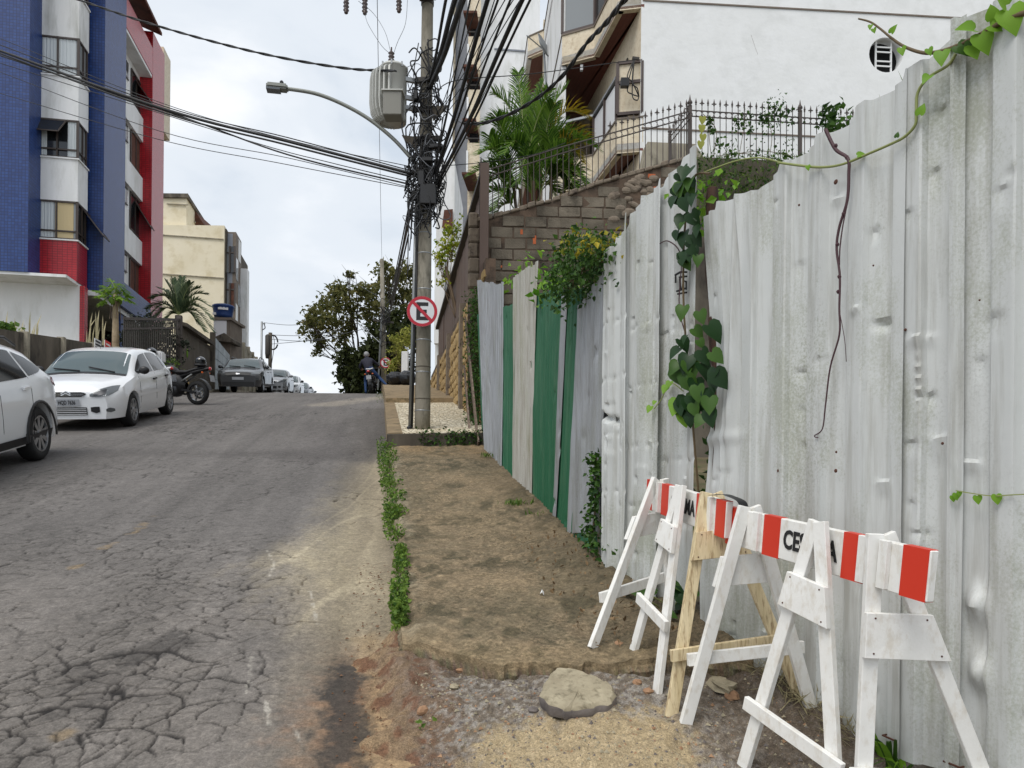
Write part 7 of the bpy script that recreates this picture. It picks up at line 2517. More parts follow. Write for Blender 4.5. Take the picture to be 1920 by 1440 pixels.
 for i in range(4):
  for j in range(5):
   qa, qb = i / 4, (i + 1) / 4
   T0, T1 = ta + (tb - ta) * qa, ta + (tb - ta) * qb
   g0, g1 = gz(S(WN, T0).y) + 0.1, gz(S(WN, T1).y) + 0.1
   u0, u1 = za + (zc - za) * qa, za + (zc - za) * qb
   l = lambda g_, u_, k_: g_ + (u_ - g_) * k_ / 5
   MB().prism([S(WN + 0.08, T0 + 0.02, l(g0, u0, j) + 0.012), S(WN + 0.08, T1 - 0.02, l(g1, u1, j) + 0.012), S(WN + 0.08, T1 - 0.02, l(g1, u1, j + 1) - 0.012), S(WN + 0.08, T0 + 0.02, l(g0, u0, j + 1) - 0.012)], S(-0.03 - 0.008 * ((i + j) % 2), 0)).build('panel', 'gate_metal', m)
 MB().obox(S(WN - 0.05, ta - 0.15, gz(31)), S(0.2, 0), S(0, 0.2), Vector((0, 0, za - gz(31) + 0.1))).build('post', 'concrete_dark', m)
 MB().prism([S(WN + 0.02, ta, gz(32) - 0.5), S(WN + 0.02, tb, gz(35) - 0.5), S(WN + 0.02, tb, zc - 0.03), S(WN + 0.02, ta, za - 0.03)], S(-0.03, 0)).build('backing', 'iron_dark', m)
 # concrete panel wall running over the crest
 c = thing('concrete_wall', 'pale concrete panel wall running over the crest behind the dark car', 'wall', S(WN, 40, gz(38)), ROTZ)
 xs = [433, 446, 456, 465, 473, 480, 486]
 tops = [638, 640, 644, 652, 662, 671, 680]
 for i in range(len(xs) - 1):
  T0, T1 = tW(xs[i], 660), tW(xs[i + 1], 660)
  z0, z1 = zW(xs[i], tops[i]), zW(xs[i + 1], tops[i + 1])
  MB().prism([S(WN, T0, gz(S(WN, T0).y) - 0.3), S(WN, T1, gz(S(WN, T1).y) - 0.3), S(WN, T1, z1), S(WN, T0, z0)], S(-0.08, 0)).build('panel', 'concrete_light', c)
  MB().obox(S(WN - 0.1, T0 - 0.09, gz(S(WN, T0).y) - 0.3), S(0.2, 0), S(0, 0.18), Vector((0, 0, z0 - gz(S(WN, T0).y) + 0.35))).build('post', 'concrete_light', c)
 # meter hut with the blue water tank on it
 hb = on_n(400, 690, WN - 1.0)
 Yh = 36.5
 u = thing('utility_hut', 'small masonry hut wrapped in white tarpaulin under the blue tank', 'hut', at(418, 690, Yh))
 P = lambda x, y, dy=0.0: at(x, y, Yh + dy)
 a, b = P(402, 690), P(431, 690)
 MB().obox(Vector((a.x, Yh, gz(Yh) - 0.5)), Vector((b.x - a.x, 0, 0)), Vector((0, 1.6, 0)), Vector((0, 0, P(0, 596).z - gz(Yh) + 0.5))).build('wall', 'brown_col', u)
 MB().obox(Vector((a.x - 0.1, Yh - 0.12, P(0, 597).z)), Vector((b.x - a.x + 0.2, 0, 0)), Vector((0, 1.9, 0)), Vector((0, 0, 0.12))).build('roof_slab', 'brown_col', u)
 MB().obox(Vector((a.x - 0.03, Yh - 0.07, P(0, 630).z)), Vector((0.62, 0, 0)), Vector((0, 0.05, 0)), Vector((0, 0, P(0, 598).z - P(0, 630).z))).build('tarpaulin', 'white_plastic', u)
 MB().prism([P(402, 632, -0.5), P(420, 624, -0.5), P(436, 636, -0.5), P(436, 642, -0.5), P(402, 638, -0.5)], (0, 1.2, 0)).build('canopy', 'concrete_dark', u)
 w = thing('water_tank', 'blue plastic water tank on the small hut roof', 'water tank', P(418, 596))
 cc = P(418.5, 596, 0.75)
 k = Yh / F
 MB().lathe([(16 * k, 0), (17 * k, 0.1), (19 * k, 18 * k), (20.5 * k, 19 * k), (20.5 * k, 22 * k), (19 * k, 23 * k), (10 * k, 25.5 * k), (2 * k, 26 * k)], 28, Matrix.Translation(cc)).build('body', 'tank_blue', w, True)
 MB().box(cc.x - 13 * k, cc.x - 7 * k, cc.y - 19 * k, cc.y - 16 * k, cc.z + 2 * k, cc.z + 6 * k).build('label_patch', 'paper_white', w)
 for q in range(6):
  ang = math.radians(-92 + q * 9)
  p = cc + Vector((math.cos(ang) * 19.3 * k, math.sin(ang) * 19.3 * k, 13.5 * k))
  MB().box(p.x - 0.045, p.x + 0.035, p.y - 0.02, p.y + 0.02, p.z - 0.05, p.z + 0.05 + 0.02 * (q % 2)).build('lettering', 'paper_white', w)
left_walls()
def blue_building():
 # street-aligned frame: n across, t along
 nB = -10.54                                                # bay side / front corner
 nP = -10.06                                                # pilaster face
 nR = -10.6                                                 # recessed wall
 tF = NT(at(140, 300, 26.4))[1]
 f = thing('apartment_building', 'blue and red tiled apartment building with white bays on the left', 'building', S(nB, tF, gz(26)), ROTZ)
 nt_ = lambda x, y, t: NT(on_t(x, y, t))[0]
 zz = lambda y, Y: (CY - y) / F * Y
 top = 21.5
 gb = gz(27)
 bb = 7.36                                                  # underside of the overhanging floors
 nL = nt_(66, 300, tF + 0.15)
 box = lambda nm, m_, n0, n1, t0, t1, z0, z1, par=f: MB().sbox(n0, n1, t0, t1, z0, z1).build(nm, m_, par)
 # white bay stack: spandrels and glazed bands
 t1b = NT(on_n(165, 300, nB))[1]
 sill = [8.82, 11.70, 14.60, 17.5, 20.4]
 head = [10.18, 13.05, 15.96, 18.9]
 for i, z in enumerate(sill):
  z0 = bb if i == 0 else head[i - 1]
  m_ = 'tile_red' if i == 0 else ('stucco_weathered' if i >= 3 else 'stucco_plain')
  box('spandrel', m_, nL, nB, tF, t1b, z0, z - 0.05)
  box('sill', 'stucco_plain', nL - 0.02, nB + 0.05, tF - 0.05, t1b, z - 0.05, z)
 for i in range(4):
  z0, z1 = sill[i], head[i]
  # interior: dark room, curtains
  box('room', 'void', nL + 0.25, nB - 0.35, tF + 0.9, t1b - 0.05, z0, z1)
  box('jamb', 'stucco_plain', nL, nL + 0.07, tF + 0.02, tF + 0.3, z0, z1)
  box('jamb', 'stucco_plain', nB - 0.2, nB - 0.03, t1b - 0.14, t1b, z0, z1)
  w = MB().sbox(nL + 0.08, nB - 0.02, tF + 0.06, tF + 0.065, z0 + 0.03, z1 - 0.03).build('window', 'window_dark' if i == 1 else 'window_grey', f)
  W = nB - nL
  cur = {0: (('curtain_white', 0.0, 0.42), ('curtain_beige', 0.46, 0.92)), 1: (('curtain_white', 0.02, 0.24), ('curtain_white', 0.76, 0.98)), 2: (('curtain_white', 0.0, 0.46), ('curtain_white', 0.5, 0.95)), 3: (('curtain_beige', 0.0, 0.4), ('curtain_white', 0.45, 0.95))}[i]
  for (m_, q0, q1) in cur:
   k = 14
   P = []
   for j in range(k + 1):
    nn_ = nL + 0.1 + (W - 0.14) * (q0 + (q1 - q0) * j / k)
    o = 0.045 + 0.012 * math.sin(j * 2.4) * (1 if m_ == 'curtain_white' else 0.2)
    P.append([S(nn_, tF + o, z0 + 0.04), S(nn_, tF + o, z1 - 0.05)])
   MB().grid(P).build('curtain', m_, w)
  for (q, wd) in ((0.0, 0.05), (0.5, 0.05), (1.0, 0.08)):
   nn_ = nL + 0.08 + (W - 0.1) * q
   box('frame', 'window_frame', nn_ - wd / 2, nn_ + wd / 2, tF + 0.0, tF + 0.05, z0, z1, w)
  for (za, zb) in ((z0, z0 + 0.05), (z1 - 0.06, z1), (z0 + 0.27, z0 + 0.32)):
   box('frame', 'window_frame', nL + 0.08, nB - 0.02, tF + 0.0, tF + 0.048, za, zb, w)
  # side lights
  sw = MB().sbox(nB - 0.06, nB - 0.055, tF + 0.05, t1b - 0.14, z0 + 0.03, z1 - 0.03).build('side_window', 'window_dark' if i == 0 else 'window_grey', f)
  for tt in (tF + 0.03, tF + 0.45, tF + 0.8, t1b - 0.16):
   box('frame', 'window_frame', nB - 0.05, nB, tt, tt + 0.045, z0, z1, sw)
  for (za, zb) in ((z0, z0 + 0.05), (z1 - 0.06, z1), (z0 + 0.27, z0 + 0.32)):
   box('frame', 'window_frame', nB - 0.048, nB - 0.002, tF + 0.03, t1b - 0.14, za, zb, sw)
 # open sashes
 def sash(p, ex, ey, w_, h_):
  ex, ey = Vector(ex).normalized(), Vector(ey).normalized()
  q = [p, p + ex * w_, p + ex * w_ + ey * h_, p + ey * h_]
  s_ = MB().prism([a for a in q], ex.cross(ey) * 0.01).build('open_sash', 'window_dark', f)
  for a, b in ((0, 1), (1, 2), (2, 3), (3, 0)):
   MB().bar(q[a], q[b], 0.035, 0.035).build('sash_frame', 'window_frame', s_)
 sash(S(nL + 0.2, tF - 0.02, head[1] - 0.06), S(1, 0), S(-0.25, -0.55, -0.9), 0.85, 0.62)
 sash(S(nB + 0.02, tF + 0.5, head[0] - 0.1), S(0, 1), S(0.75, 0, -1.0), 0.65, 1.1)
 # blue pier to the left of the bay, base floor in white render
 nl0, nl1 = nt_(-420, 300, tF - 0.9), nt_(54, 300, tF - 0.9)
 box('pier', 'tile_blue', nl0, nl1, tF - 0.9, tF + 1.2, bb, top)
 box('pier_return', 'tile_blue', nl1 - 0.3, nL, tF + 0.02, tF + 1.2, bb + 0.003, top)
 box('soffit', 'stucco_plain', nl0 + 0.02, nB - 0.03, tF - 0.85, t1b, bb - 0.1, bb - 0.002)
 nb_ = nt_(150, 600, tF + 0.25)
 box('base_wall', 'stucco_plain', nl0, nb_, tF + 0.25, tF + 0.5, gb - 2.5, bb - 0.1)
 box('base_pier', 'tile_red', nb_, nb_ + 0.16, tF + 0.20, tF + 0.5, gb - 2.5, bb - 0.1)
 # blue corner pilaster
 tp = NT(on_n(195, 300, nP))[1]
 tp2 = NT(on_n(235, 300, nP))[1]
 nq = nt_(160, 300, tp)
 box('pilaster', 'tile_blue', nq, nP, tp, tp2, bb - 0.05, top + 0.3)
 # recessed white wall with windows
 tr = NT(on_n(264, 300, nR))[1]
 box('recess_wall', 'stucco_plain', nR - 0.3, nR, tp2 - 0.2, tr + 0.3, bb + 0.9, 18.5)
 for (z0, z1) in ((8.5, 9.95), (11.25, 12.8), (14.05, 15.45), (16.8, 18.1)):
  # projecting white band above each window row
  box('band', 'stucco_plain', nR + 0.002, nR + 0.16, tp2 + 0.01, tr + 0.28, z1 + 0.05, z1 + 1.1) if z1 < 16 else None
  ta, tb = tr - 1.5, tr - 0.1
  w = MB().sbox(nR + 0.012, nR + 0.03, ta, tb, z0, z1).build('window', 'roof_tile' if z0 in (8.5, 14.05) else 'window_dark', f)
  for tt in (ta, (ta + tb) / 2, tb):
   box('frame', 'window_frame', nR + 0.03, nR + 0.06, tt - 0.03, tt + 0.03, z0, z1, w)
  for z_ in (z0, z1):
   box('frame', 'window_frame', nR + 0.03, nR + 0.058, ta, tb, z_ - 0.03, z_ + 0.03, w)
  w2 = MB().sbox(nR + 0.012, nR + 0.03, tp2 + 0.3, ta - 0.35, z1 - 0.7, z1).build('window', 'window_dark', f)
  box('frame', 'window_frame', nR + 0.03, nR + 0.055, tp2 + 0.3, ta - 0.35, z1 - 0.74, z1 - 0.68, w2)
 sash(S(nR + 0.06, tr - 0.9, 12.6), S(0, 1), S(0.6, 0, -1.0), 0.7, 1.15)
 sash(S(nR + 0.06, tr - 0.9, 17.9), S(0, 1), S(0.55, 0, -0.8), 0.7, 0.9)
 # red pilaster, fascia, eaves
 tq = NT(on_n(285, 300, nP))[1]
 tq2 = NT(on_n(307, 300, nP))[1]
 box('pilaster', 'tile_red', nR - 0.1, nP, tq, tq2, bb - 0.2, 20.5)
 box('fascia', 'tile_red', nP - 0.35, nP - 0.004, tp2 + 0.002, tq - 0.002, 18.55, 19.75)
 box('soffit', 'stucco_plain', nR - 0.1, nP - 0.03, tp2 + 0.002, tq - 0.002, 18.42, 18.545)
 MB().obox(S(nP - 2.4, tp2 - 1.5, 21.4), S(2.75, 0) - Vector((0, 0, 1.0)), S(0, tq - tp2 + 1.6), Vector((0, 0, 0.14))).build('roof', 'roof_tile', f)
 box('roof_tank_wall', 'cream_tile', nP - 1.2, nP - 0.05, tq2 + 0.02, tq2 + 1.2, 17, 20.9)
 # lower blue beam and dark garage beneath
 box('beam', 'tile_blue', nR - 0.1, nP - 0.002, tp2 - 0.002, tq + 0.0, bb - 0.045, bb + 0.95)
 box('garage_ceiling', 'stucco_plain', nB - 2.5, nP - 0.15, t1b, tq + 0.5, bb - 0.25, bb - 0.06)
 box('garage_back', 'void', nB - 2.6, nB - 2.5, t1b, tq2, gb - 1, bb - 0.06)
 box('garage_end', 'window_frame', nB - 2.5, nP - 0.1, tq2 - 0.4, tq2 - 0.3, gb - 1, bb - 0.06)
 for k in range(20):
  z = gb + 0.9 + k * 0.13
  if z < bb - 0.2:
   box('garage_slat', 'iron_dark', nB - 1.2, nB - 1.17, t1b + 0.1, tp + 2.4, z, z + 0.1)
 box('column', 'tile_blue', nP - 0.5, nP - 0.2, tp + 2.6, tp + 2.95, gb - 1, bb - 0.05)
 box('inner_core', 'stucco_plain', nl0, nR - 0.4, tF + 1.5, tq2 - 0.05, bb, 20.6)
blue_building()
def beige_building():
 Y = 55.0
 f = thing('apartment_building', 'plain beige apartment block with glazed brown corner bays', 'building', at(380, 700, Y), ROTZ)
 A = lambda x, y, dy=0.0: at(x, y, Y + dy)
 zb = 4.0
 d = Vector((0.99, 0.1, 0))
 def blk(nm, m_, x0, x1, ytop, dy, dep, z0=zb):
  a, b = A(x0, 500, dy), A(x1, 500, dy)
  return MB().obox(Vector((a.x, a.y, z0)), Vector((b.x - a.x, 0, 0)), Vector((-dep * 0.18, dep, 0)), Vector((0, 0, A(0, ytop, dy).z - z0))).build(nm, m_, f)
 blk('wall', 'beige', 250, 420, 419, 0, 10)
 blk('tower', 'beige', 250, 348.5, 363, 0.5, 6)
 blk('tower_roof', 'concrete_dark', 250, 351, 359.5, 0.3, 6.4, A(0, 364).z)
 blk('recess', 'concrete_dark', 420, 424, 425, 0.3, 9)
 for y in (445, 518, 378):
  a, b = A(250 if y != 378 else 308, y - (8 if y != 378 else 0)), A(419.5 if y != 378 else 348, y + 4 if y != 378 else y + 2)
  MB().bar(a + Vector((0, -0.06 if y != 378 else 0.42, 0)), b + Vector((0, -0.06 if y != 378 else 0.42, 0)), 0.08, 0.06).build('string_course', 'concrete_light', f)
 MB().prism([A(347, 388, 3), A(366, 396, 3), A(382, 420, 3), A(347, 420, 3)], (0, 4, 0)).build('tiled_roof', 'roof_tile', f)
 MB().bar(A(347, 394, 2.9), A(364, 419, 2.9), 0.3, 0.3).build('barge_board', 'concrete_light', f)
 # glazed brown corner: front strip with windows, white curtain wall on the street side
 blk('corner_bay', 'brown_col', 423.5, 442, 431, 0.6, 2.2)
 for i, (y0, y1) in enumerate(((462, 511), (531, 580), (600, 648))):
  for (x0, x1) in ((425, 431.5), (433, 441)):
   a, b = A(x0, y1, 0.5), A(x1, y0, 0.5)
   w = MB().obox(Vector((a.x, a.y - 0.02, a.z)), Vector((b.x - a.x, 0, 0)), Vector((0, 0.05, 0)), Vector((0, 0, b.z - a.z))).build('window', 'window_grey' if x0 < 430 else ('roof_tile' if i else 'window_dark'), f)
   MB().bar(Vector((b.x, a.y - 0.05, a.z)), Vector((b.x, a.y - 0.05, b.z)), 0.12, 0.08, (0, 1, 0)).build('frame', 'window_frame', w)
   MB().bar(Vector((a.x, a.y - 0.05, a.z + (b.z - a.z) * 0.75)), Vector((b.x, a.y - 0.05, a.z + (b.z - a.z) * 0.75)), 0.06, 0.1).build('frame', 'window_frame', w)
 nS = NT(A(442, 500, 0.6))[0]
 T = lambda x: NT(on_n(x, 500, nS))[1]
 z = lambda y: A(0, y, 0.8).z
 zs_ = [z(436) - 1.7 * k for k in range(10)]
 for k in range(9):
  for j, (xa, xb) in enumerate(((442.2, 446.5), (446.5, 451))):
   MB().sbox(nS - 0.2, nS + 0.02 * ((k + j) % 2), T(xa) + 0.04, T(xb) - 0.04, zs_[k + 1] + 0.05, zs_[k] - 0.05).build('curtain_panel', 'window_grey' if (k % 3) else 'stucco_plain', f)
 MB().sbox(nS - 0.6, nS - 0.01, T(442.2), T(451), zb, zs_[0]).build('curtain_core', 'grey_wall', f)
 MB().sbox(nS - 0.6, nS + 0.5, T(451), T(455), zb, z(486)).build('far_bay', 'stucco_plain', f)
beige_building()

# ------------------------------------------------------------------ vehicles
def frame_at(X, Y, fwd, dz=0.0, yaw=0.0, roll=0.0):
 """object frame on the sloping road: +Y forward, +Z off the road surface"""
 up = Vector((0, -gslope(Y), 1)).normalized()
 f = Vector(fwd)
 f = Matrix.Rotation(yaw, 3, 'Z') @ f
 f = (f - up * f.dot(up)).normalized()
 r = f.cross(up)
 M_ = Matrix((r, f, up)).transposed().to_4x4()
 return Matrix.Translation(Vector((X, Y, gz(Y) + dz))) @ M_ @ Matrix.Rotation(roll, 4, 'Y')
def smooth_interp(pts, xs, w=0.07):
 g = np.linspace(xs[0] - 0.3, xs[-1] + 0.3, 500)
 y = np.interp(g, [p[0] for p in pts], [p[1] for p in pts])
 k = np.exp(-np.linspace(-2.5, 2.5, max(3, int(w / (g[1] - g[0]) * 5))) ** 2)
 k /= k.sum()
 yp = np.convolve(np.pad(y, len(k) // 2, mode='edge'), k, 'same')[len(k) // 2: len(k) // 2 + len(y)]
 return np.interp(xs, g, yp)
class Body:
 """lofted car body; s runs from the nose to the tail"""
 def __init__(b, L, W, sil, belt, top_w, plan, zs, n=80):
  b.L, b.W = L, W
  b.s = np.linspace(0.0, L, n)
  b.zt = smooth_interp(sil, b.s, 0.06)
  b.zb = np.minimum(smooth_interp(belt, b.s), b.zt - 0.03)
  b.wt = smooth_interp(top_w, b.s) * W / 2
  b.w = smooth_interp(plan, b.s, 0.1) * W / 2
  b.zs = zs
 def sec(b, s):
  zt, zb, wt, w = (float(np.interp(s, b.s, a)) for a in (b.zt, b.zb, b.wt, b.w))
  hi = max(zt - zb, 0.03)
  wt = min(wt, w * 0.985)
  e = min(0.09, hi * 0.5)
  zl = b.zs
  return [(0, zt), (0.55 * wt, zt - 0.012), (0.86 * wt, zt - 0.03 - 0.1 * e), (wt, zt - e), (wt + (w * 0.965 - wt) * 0.55, zb + (hi - e) * 0.45), (w * 0.965, zb), (w, zb - 0.10), (w, (zb + zl) / 2), (w * 0.985, zl + 0.16), (w * 0.93, zl), (0, zl)]
 def wid(b, s, z):
  p = b.sec(s)[3:10]
  return float(np.interp(z, [q[1] for q in p][::-1], [q[0] for q in p][::-1]))
 def ztop(b, s, x):
  p = b.sec(s)[:4]
  return float(np.interp(abs(x), [q[0] for q in p], [q[1] for q in p]))
 def nose(b, x, z, rear=False):
  ss = np.linspace(0, b.L * 0.5, 90)
  for s in ss:
   q = b.L - s if rear else s
   if z <= b.ztop(q, min(abs(x), b.sec(q)[3][0])) + 1e-6 and abs(x) <= max(b.wid(q, z), 0.01):
    lo, hi = max(s - b.L * 0.5 / 89, 0), s
    for _ in range(9):
     m = (lo + hi) / 2
     q = b.L - m if rear else m
     if z <= b.ztop(q, min(abs(x), b.sec(q)[3][0])) + 1e-6 and abs(x) <= max(b.wid(q, z), 0.01):
      hi = m
     else:
      lo = m
    return b.L - hi if rear else hi
  return b.L * 0.5
 def mesh(b, yf):
  rows = []
  for s in b.s:
   h = b.sec(s)
   full = [(x, z) for x, z in h] + [(-x, z) for x, z in h[-2:0:-1]]
   rows.append([(x, yf - s, z) for x, z in full])
  m, n = len(rows), len(rows[0])
  V = [p for r in rows for p in r]
  Fc = [(i * n + j, i * n + (j + 1) % n, (i + 1) * n + (j + 1) % n, (i + 1) * n + j) for i in range(m - 1) for j in range(n)]
  Fc = [f[::-1] for f in Fc]
  Fc += [tuple(range(n)), tuple((m - 1) * n + k for k in range(n - 1, -1, -1))]
  return V, Fc
def wheel(root, x, y, r, side, rim, spokes=7, w=0.2):
 M_ = Matrix.Translation((x, y, r)) @ Matrix.Rotation(side * math.pi / 2, 4, 'Y')
 prof = [(r * 0.64, -w / 2), (r * 0.9, -w / 2), (r * 0.98, -w * 0.38), (r, -w * 0.2), (r, w * 0.2), (r * 0.98, w * 0.38), (r * 0.9, w / 2), (r * 0.66, w / 2), (r * 0.64, w * 0.3), (r * 0.3, w * 0.18)]
 t = MB().lathe(prof, 28, M_).build('wheel', 'rubber', root, True, True)
 mb = MB()
 mb.lathe([(r * 0.66, w * 0.46), (r * 0.68, w * 0.5), (r * 0.62, w * 0.5), (r * 0.6, w * 0.34)], 28, M_, False)
 mb.lathe([(r * 0.16, w * 0.3), (r * 0.15, w * 0.47), (r * 0.05, w * 0.49)], 12, M_)
 for k in range(spokes):
  a = 2 * math.pi * k / spokes
  for da in ((-0.13, 0.13) if spokes < 9 else (-0.09, 0.09)):
   c1, s1, c2, s2 = math.cos(a + da * 2.2), math.sin(a + da * 2.2), math.cos(a + da), math.sin(a + da)
   q = [(r * 0.12 * c1, r * 0.12 * s1), (r * 0.63 * c2, r * 0.63 * s2)]
   dx, dy = -(q[1][1] - q[0][1]), (q[1][0] - q[0][0])
   l = math.hypot(dx, dy)
   dx, dy = dx / l * r * 0.045, dy / l * r * 0.045
   mb.prism([(q[0][0] - dx, q[0][1] - dy, w * 0.38), (q[1][0] - dx, q[1][1] - dy, w * 0.42), (q[1][0] + dx, q[1][1] + dy, w * 0.42), (q[0][0] + dx, q[0][1] + dy, w * 0.38)], (0, 0, w * 0.06), M_)
 o = mb.build('rim', rim, t, False, True)
 return t
def car(label, M, p, group='cars parked along the left kerb'):
 c = thing('parked_car', label, 'car', M=M, group=group)
 fz = lambda z: z if z < 0.6 else 0.6 + (z - 0.6) * p.get('zf', 0.89)
 p = dict(p)
 p['sil'], p['belt'] = [(s, fz(z)) for s, z in p['sil']], [(s, fz(z)) for s, z in p['belt']]
 p['side_win'] = [[(s, fz(a), fz(b)) for s, a, b in w_] for w_ in p['side_win']]
 p['side_trim'] = [(m_, [(s, fz(a), fz(b)) for s, a, b in w_]) for m_, w_ in p.get('side_trim', ())]
 p['patches'] = [(a, b, [(x, fz(l_), fz(h_)) for x, l_, h_ in q], d, e_, g_) for a, b, q, d, e_, g_ in p['patches']]
 p['mirror'] = (p['mirror'][0], fz(p['mirror'][1]))
 B = Body(p['L'], p['W'], p['sil'], p['belt'], p['top_w'], p['plan'], p['zs'])
 yf = p['wb'] / 2 + p['fo']
 V, Fc = B.mesh(yf)
 o = mesh_obj('body', np.array(V), Fc, p['paint'], c, True, True)
 # wheel arches cut out of the body
 cut = MB()
 for yy in (p['wb'] / 2, -p['wb'] / 2):
  cut.lathe([(p['r'] * 1.13, -1.2), (p['r'] * 1.13, 1.2)], 32, Matrix.Translation((0, yy, p['r'])) @ Matrix.Rotation(math.pi / 2, 4, 'Y'))
 co = cut.build('cutter', None, c, False, True)
 md = o.modifiers.new('arch', 'BOOLEAN')
 md.operation, md.object, md.solver = 'DIFFERENCE', co, 'EXACT'
 me = bpy.data.meshes.new_from_object(o.evaluated_get(bpy.context.evaluated_depsgraph_get()))
 o.modifiers.clear()
 o.data = me
 bpy.data.objects.remove(co)
 autosmooth(o, 40)
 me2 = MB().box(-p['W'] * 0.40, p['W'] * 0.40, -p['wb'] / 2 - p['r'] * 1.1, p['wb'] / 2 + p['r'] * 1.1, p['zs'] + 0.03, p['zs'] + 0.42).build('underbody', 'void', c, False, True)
 Tk = p['W'] / 2 - 0.125
 for yy in (p['wb'] / 2, -p['wb'] / 2):
  for sd in (1, -1):
   wheel(c, sd * Tk, yy, p['r'], sd, p.get('rim', 'alloy'), p.get('spokes', 7))
 def grid_on(nm, mat, cols, fn, par=c, rows=5):
  P = []
  for (u, lo, hi) in cols:
   P.append([fn(u, lo + (hi - lo) * k / (rows - 1)) for k in range(rows)])
  return MB().grid(P).build(nm, mat, par, True, True)
 side = lambda sg, off=0.008: (lambda s, z: (sg * (B.wid(s, z) + off), yf - s, z))
 nose = lambda off=0.01: (lambda x, z: (x, yf - B.nose(x, z) + off, z))
 tail = lambda off=0.01: (lambda x, z: (x, yf - B.nose(x, z, True) - off, z))
 topf = lambda off=0.008: (lambda s, x: (x, yf - s + off * 0.3, B.ztop(s, x) + off))
 mid = lambda pts, k=9: [(float(u), float(np.interp(u, [q[0] for q in pts], [q[1] for q in pts])), float(np.interp(u, [q[0] for q in pts], [q[2] for q in pts]))) for u in np.linspace(pts[0][0], pts[-1][0], k)]
 for sg in (1, -1):
  for w_ in p['side_win']:
   grid_on('side_window', 'glass_dark', mid(w_), side(sg))
  for (m_, w_) in p.get('side_trim', ()):
   grid_on('trim', m_, mid(w_, 24), side(sg, 0.010), rows=3)
  for s in p['doors']:
   z0, z1 = p['zs'] + 0.1, float(np.interp(s, B.s, B.zb))
   MB().tube([side(sg, 0.0)(s, z) for z in np.linspace(z0, z1, 6)], 0.004, 4).build('door_gap', 'void', c, False, True)
  for s in p['handles']:
   z = float(np.interp(s, B.s, B.zb)) - 0.12
   MB().bar(side(sg, 0.02)(s, z), side(sg, 0.02)(s + 0.19, z + 0.01), 0.03, 0.03).build('door_handle', p.get('handle', p['paint']), c, False, True)
  # mirror
  s, z = p['mirror']
  q = Vector(side(sg, 0.0)(s, z))
  mr = MB().ball(q + Vector((sg * 0.12, 0, 0.04)), 0.1, 10, 6, (0.95, 0.55, 0.75)).build('mirror', p.get('mir', p['paint']), c, True, True)
  MB().bar(q, q + Vector((sg * 0.09, 0, 0.02)), 0.05, 0.05).build('mirror_arm', 'black_plastic', mr, False, True)
 sa, sb, wa, wb_ = p['screen']
 grid_on('windscreen', 'glass_screen', [(s, -(wa + (wb_ - wa) * (s - sa) / (sb - sa)), wa + (wb_ - wa) * (s - sa) / (sb - sa)) for s in np.linspace(sa, sb, 10)], topf(), rows=13)
 grid_on('screen_base', 'black_plastic', [(s, -wa * 1.0, wa * 1.0) for s in np.linspace(sa - 0.07, sa, 3)], topf(0.006), rows=9)
 for x0 in (-0.5, 0.08):
  MB().tube([topf(0.02)(sa + 0.01, x0), topf(0.03)(sa + 0.1, x0 + 0.45)], 0.012, 5).build('wiper', 'black_plastic', c, False, True)
 if 'rear' in p:
  ra, rb, rw0, rw1 = p['rear']
  grid_on('rear_window', 'glass_dark', [(s, -(rw0 + (rw1 - rw0) * (s - ra) / (rb - ra)), rw0 + (rw1 - rw0) * (s - ra) / (rb - ra)) for s in np.linspace(ra, rb, 8)], topf(0.01), rows=9)
 for (nm, m_, pts, where, off, sym) in p['patches']:
  for sg in ((1, -1) if sym else (1,)):
   pp = [(sg * a, b_, c_) for a, b_, c_ in pts]
   grid_on(nm, m_, mid(pp) if sg > 0 else [(-u, l_, h_) for u, l_, h_ in mid(pts)], (nose if where == 'n' else tail)(off))
 return c, B, yf, nose
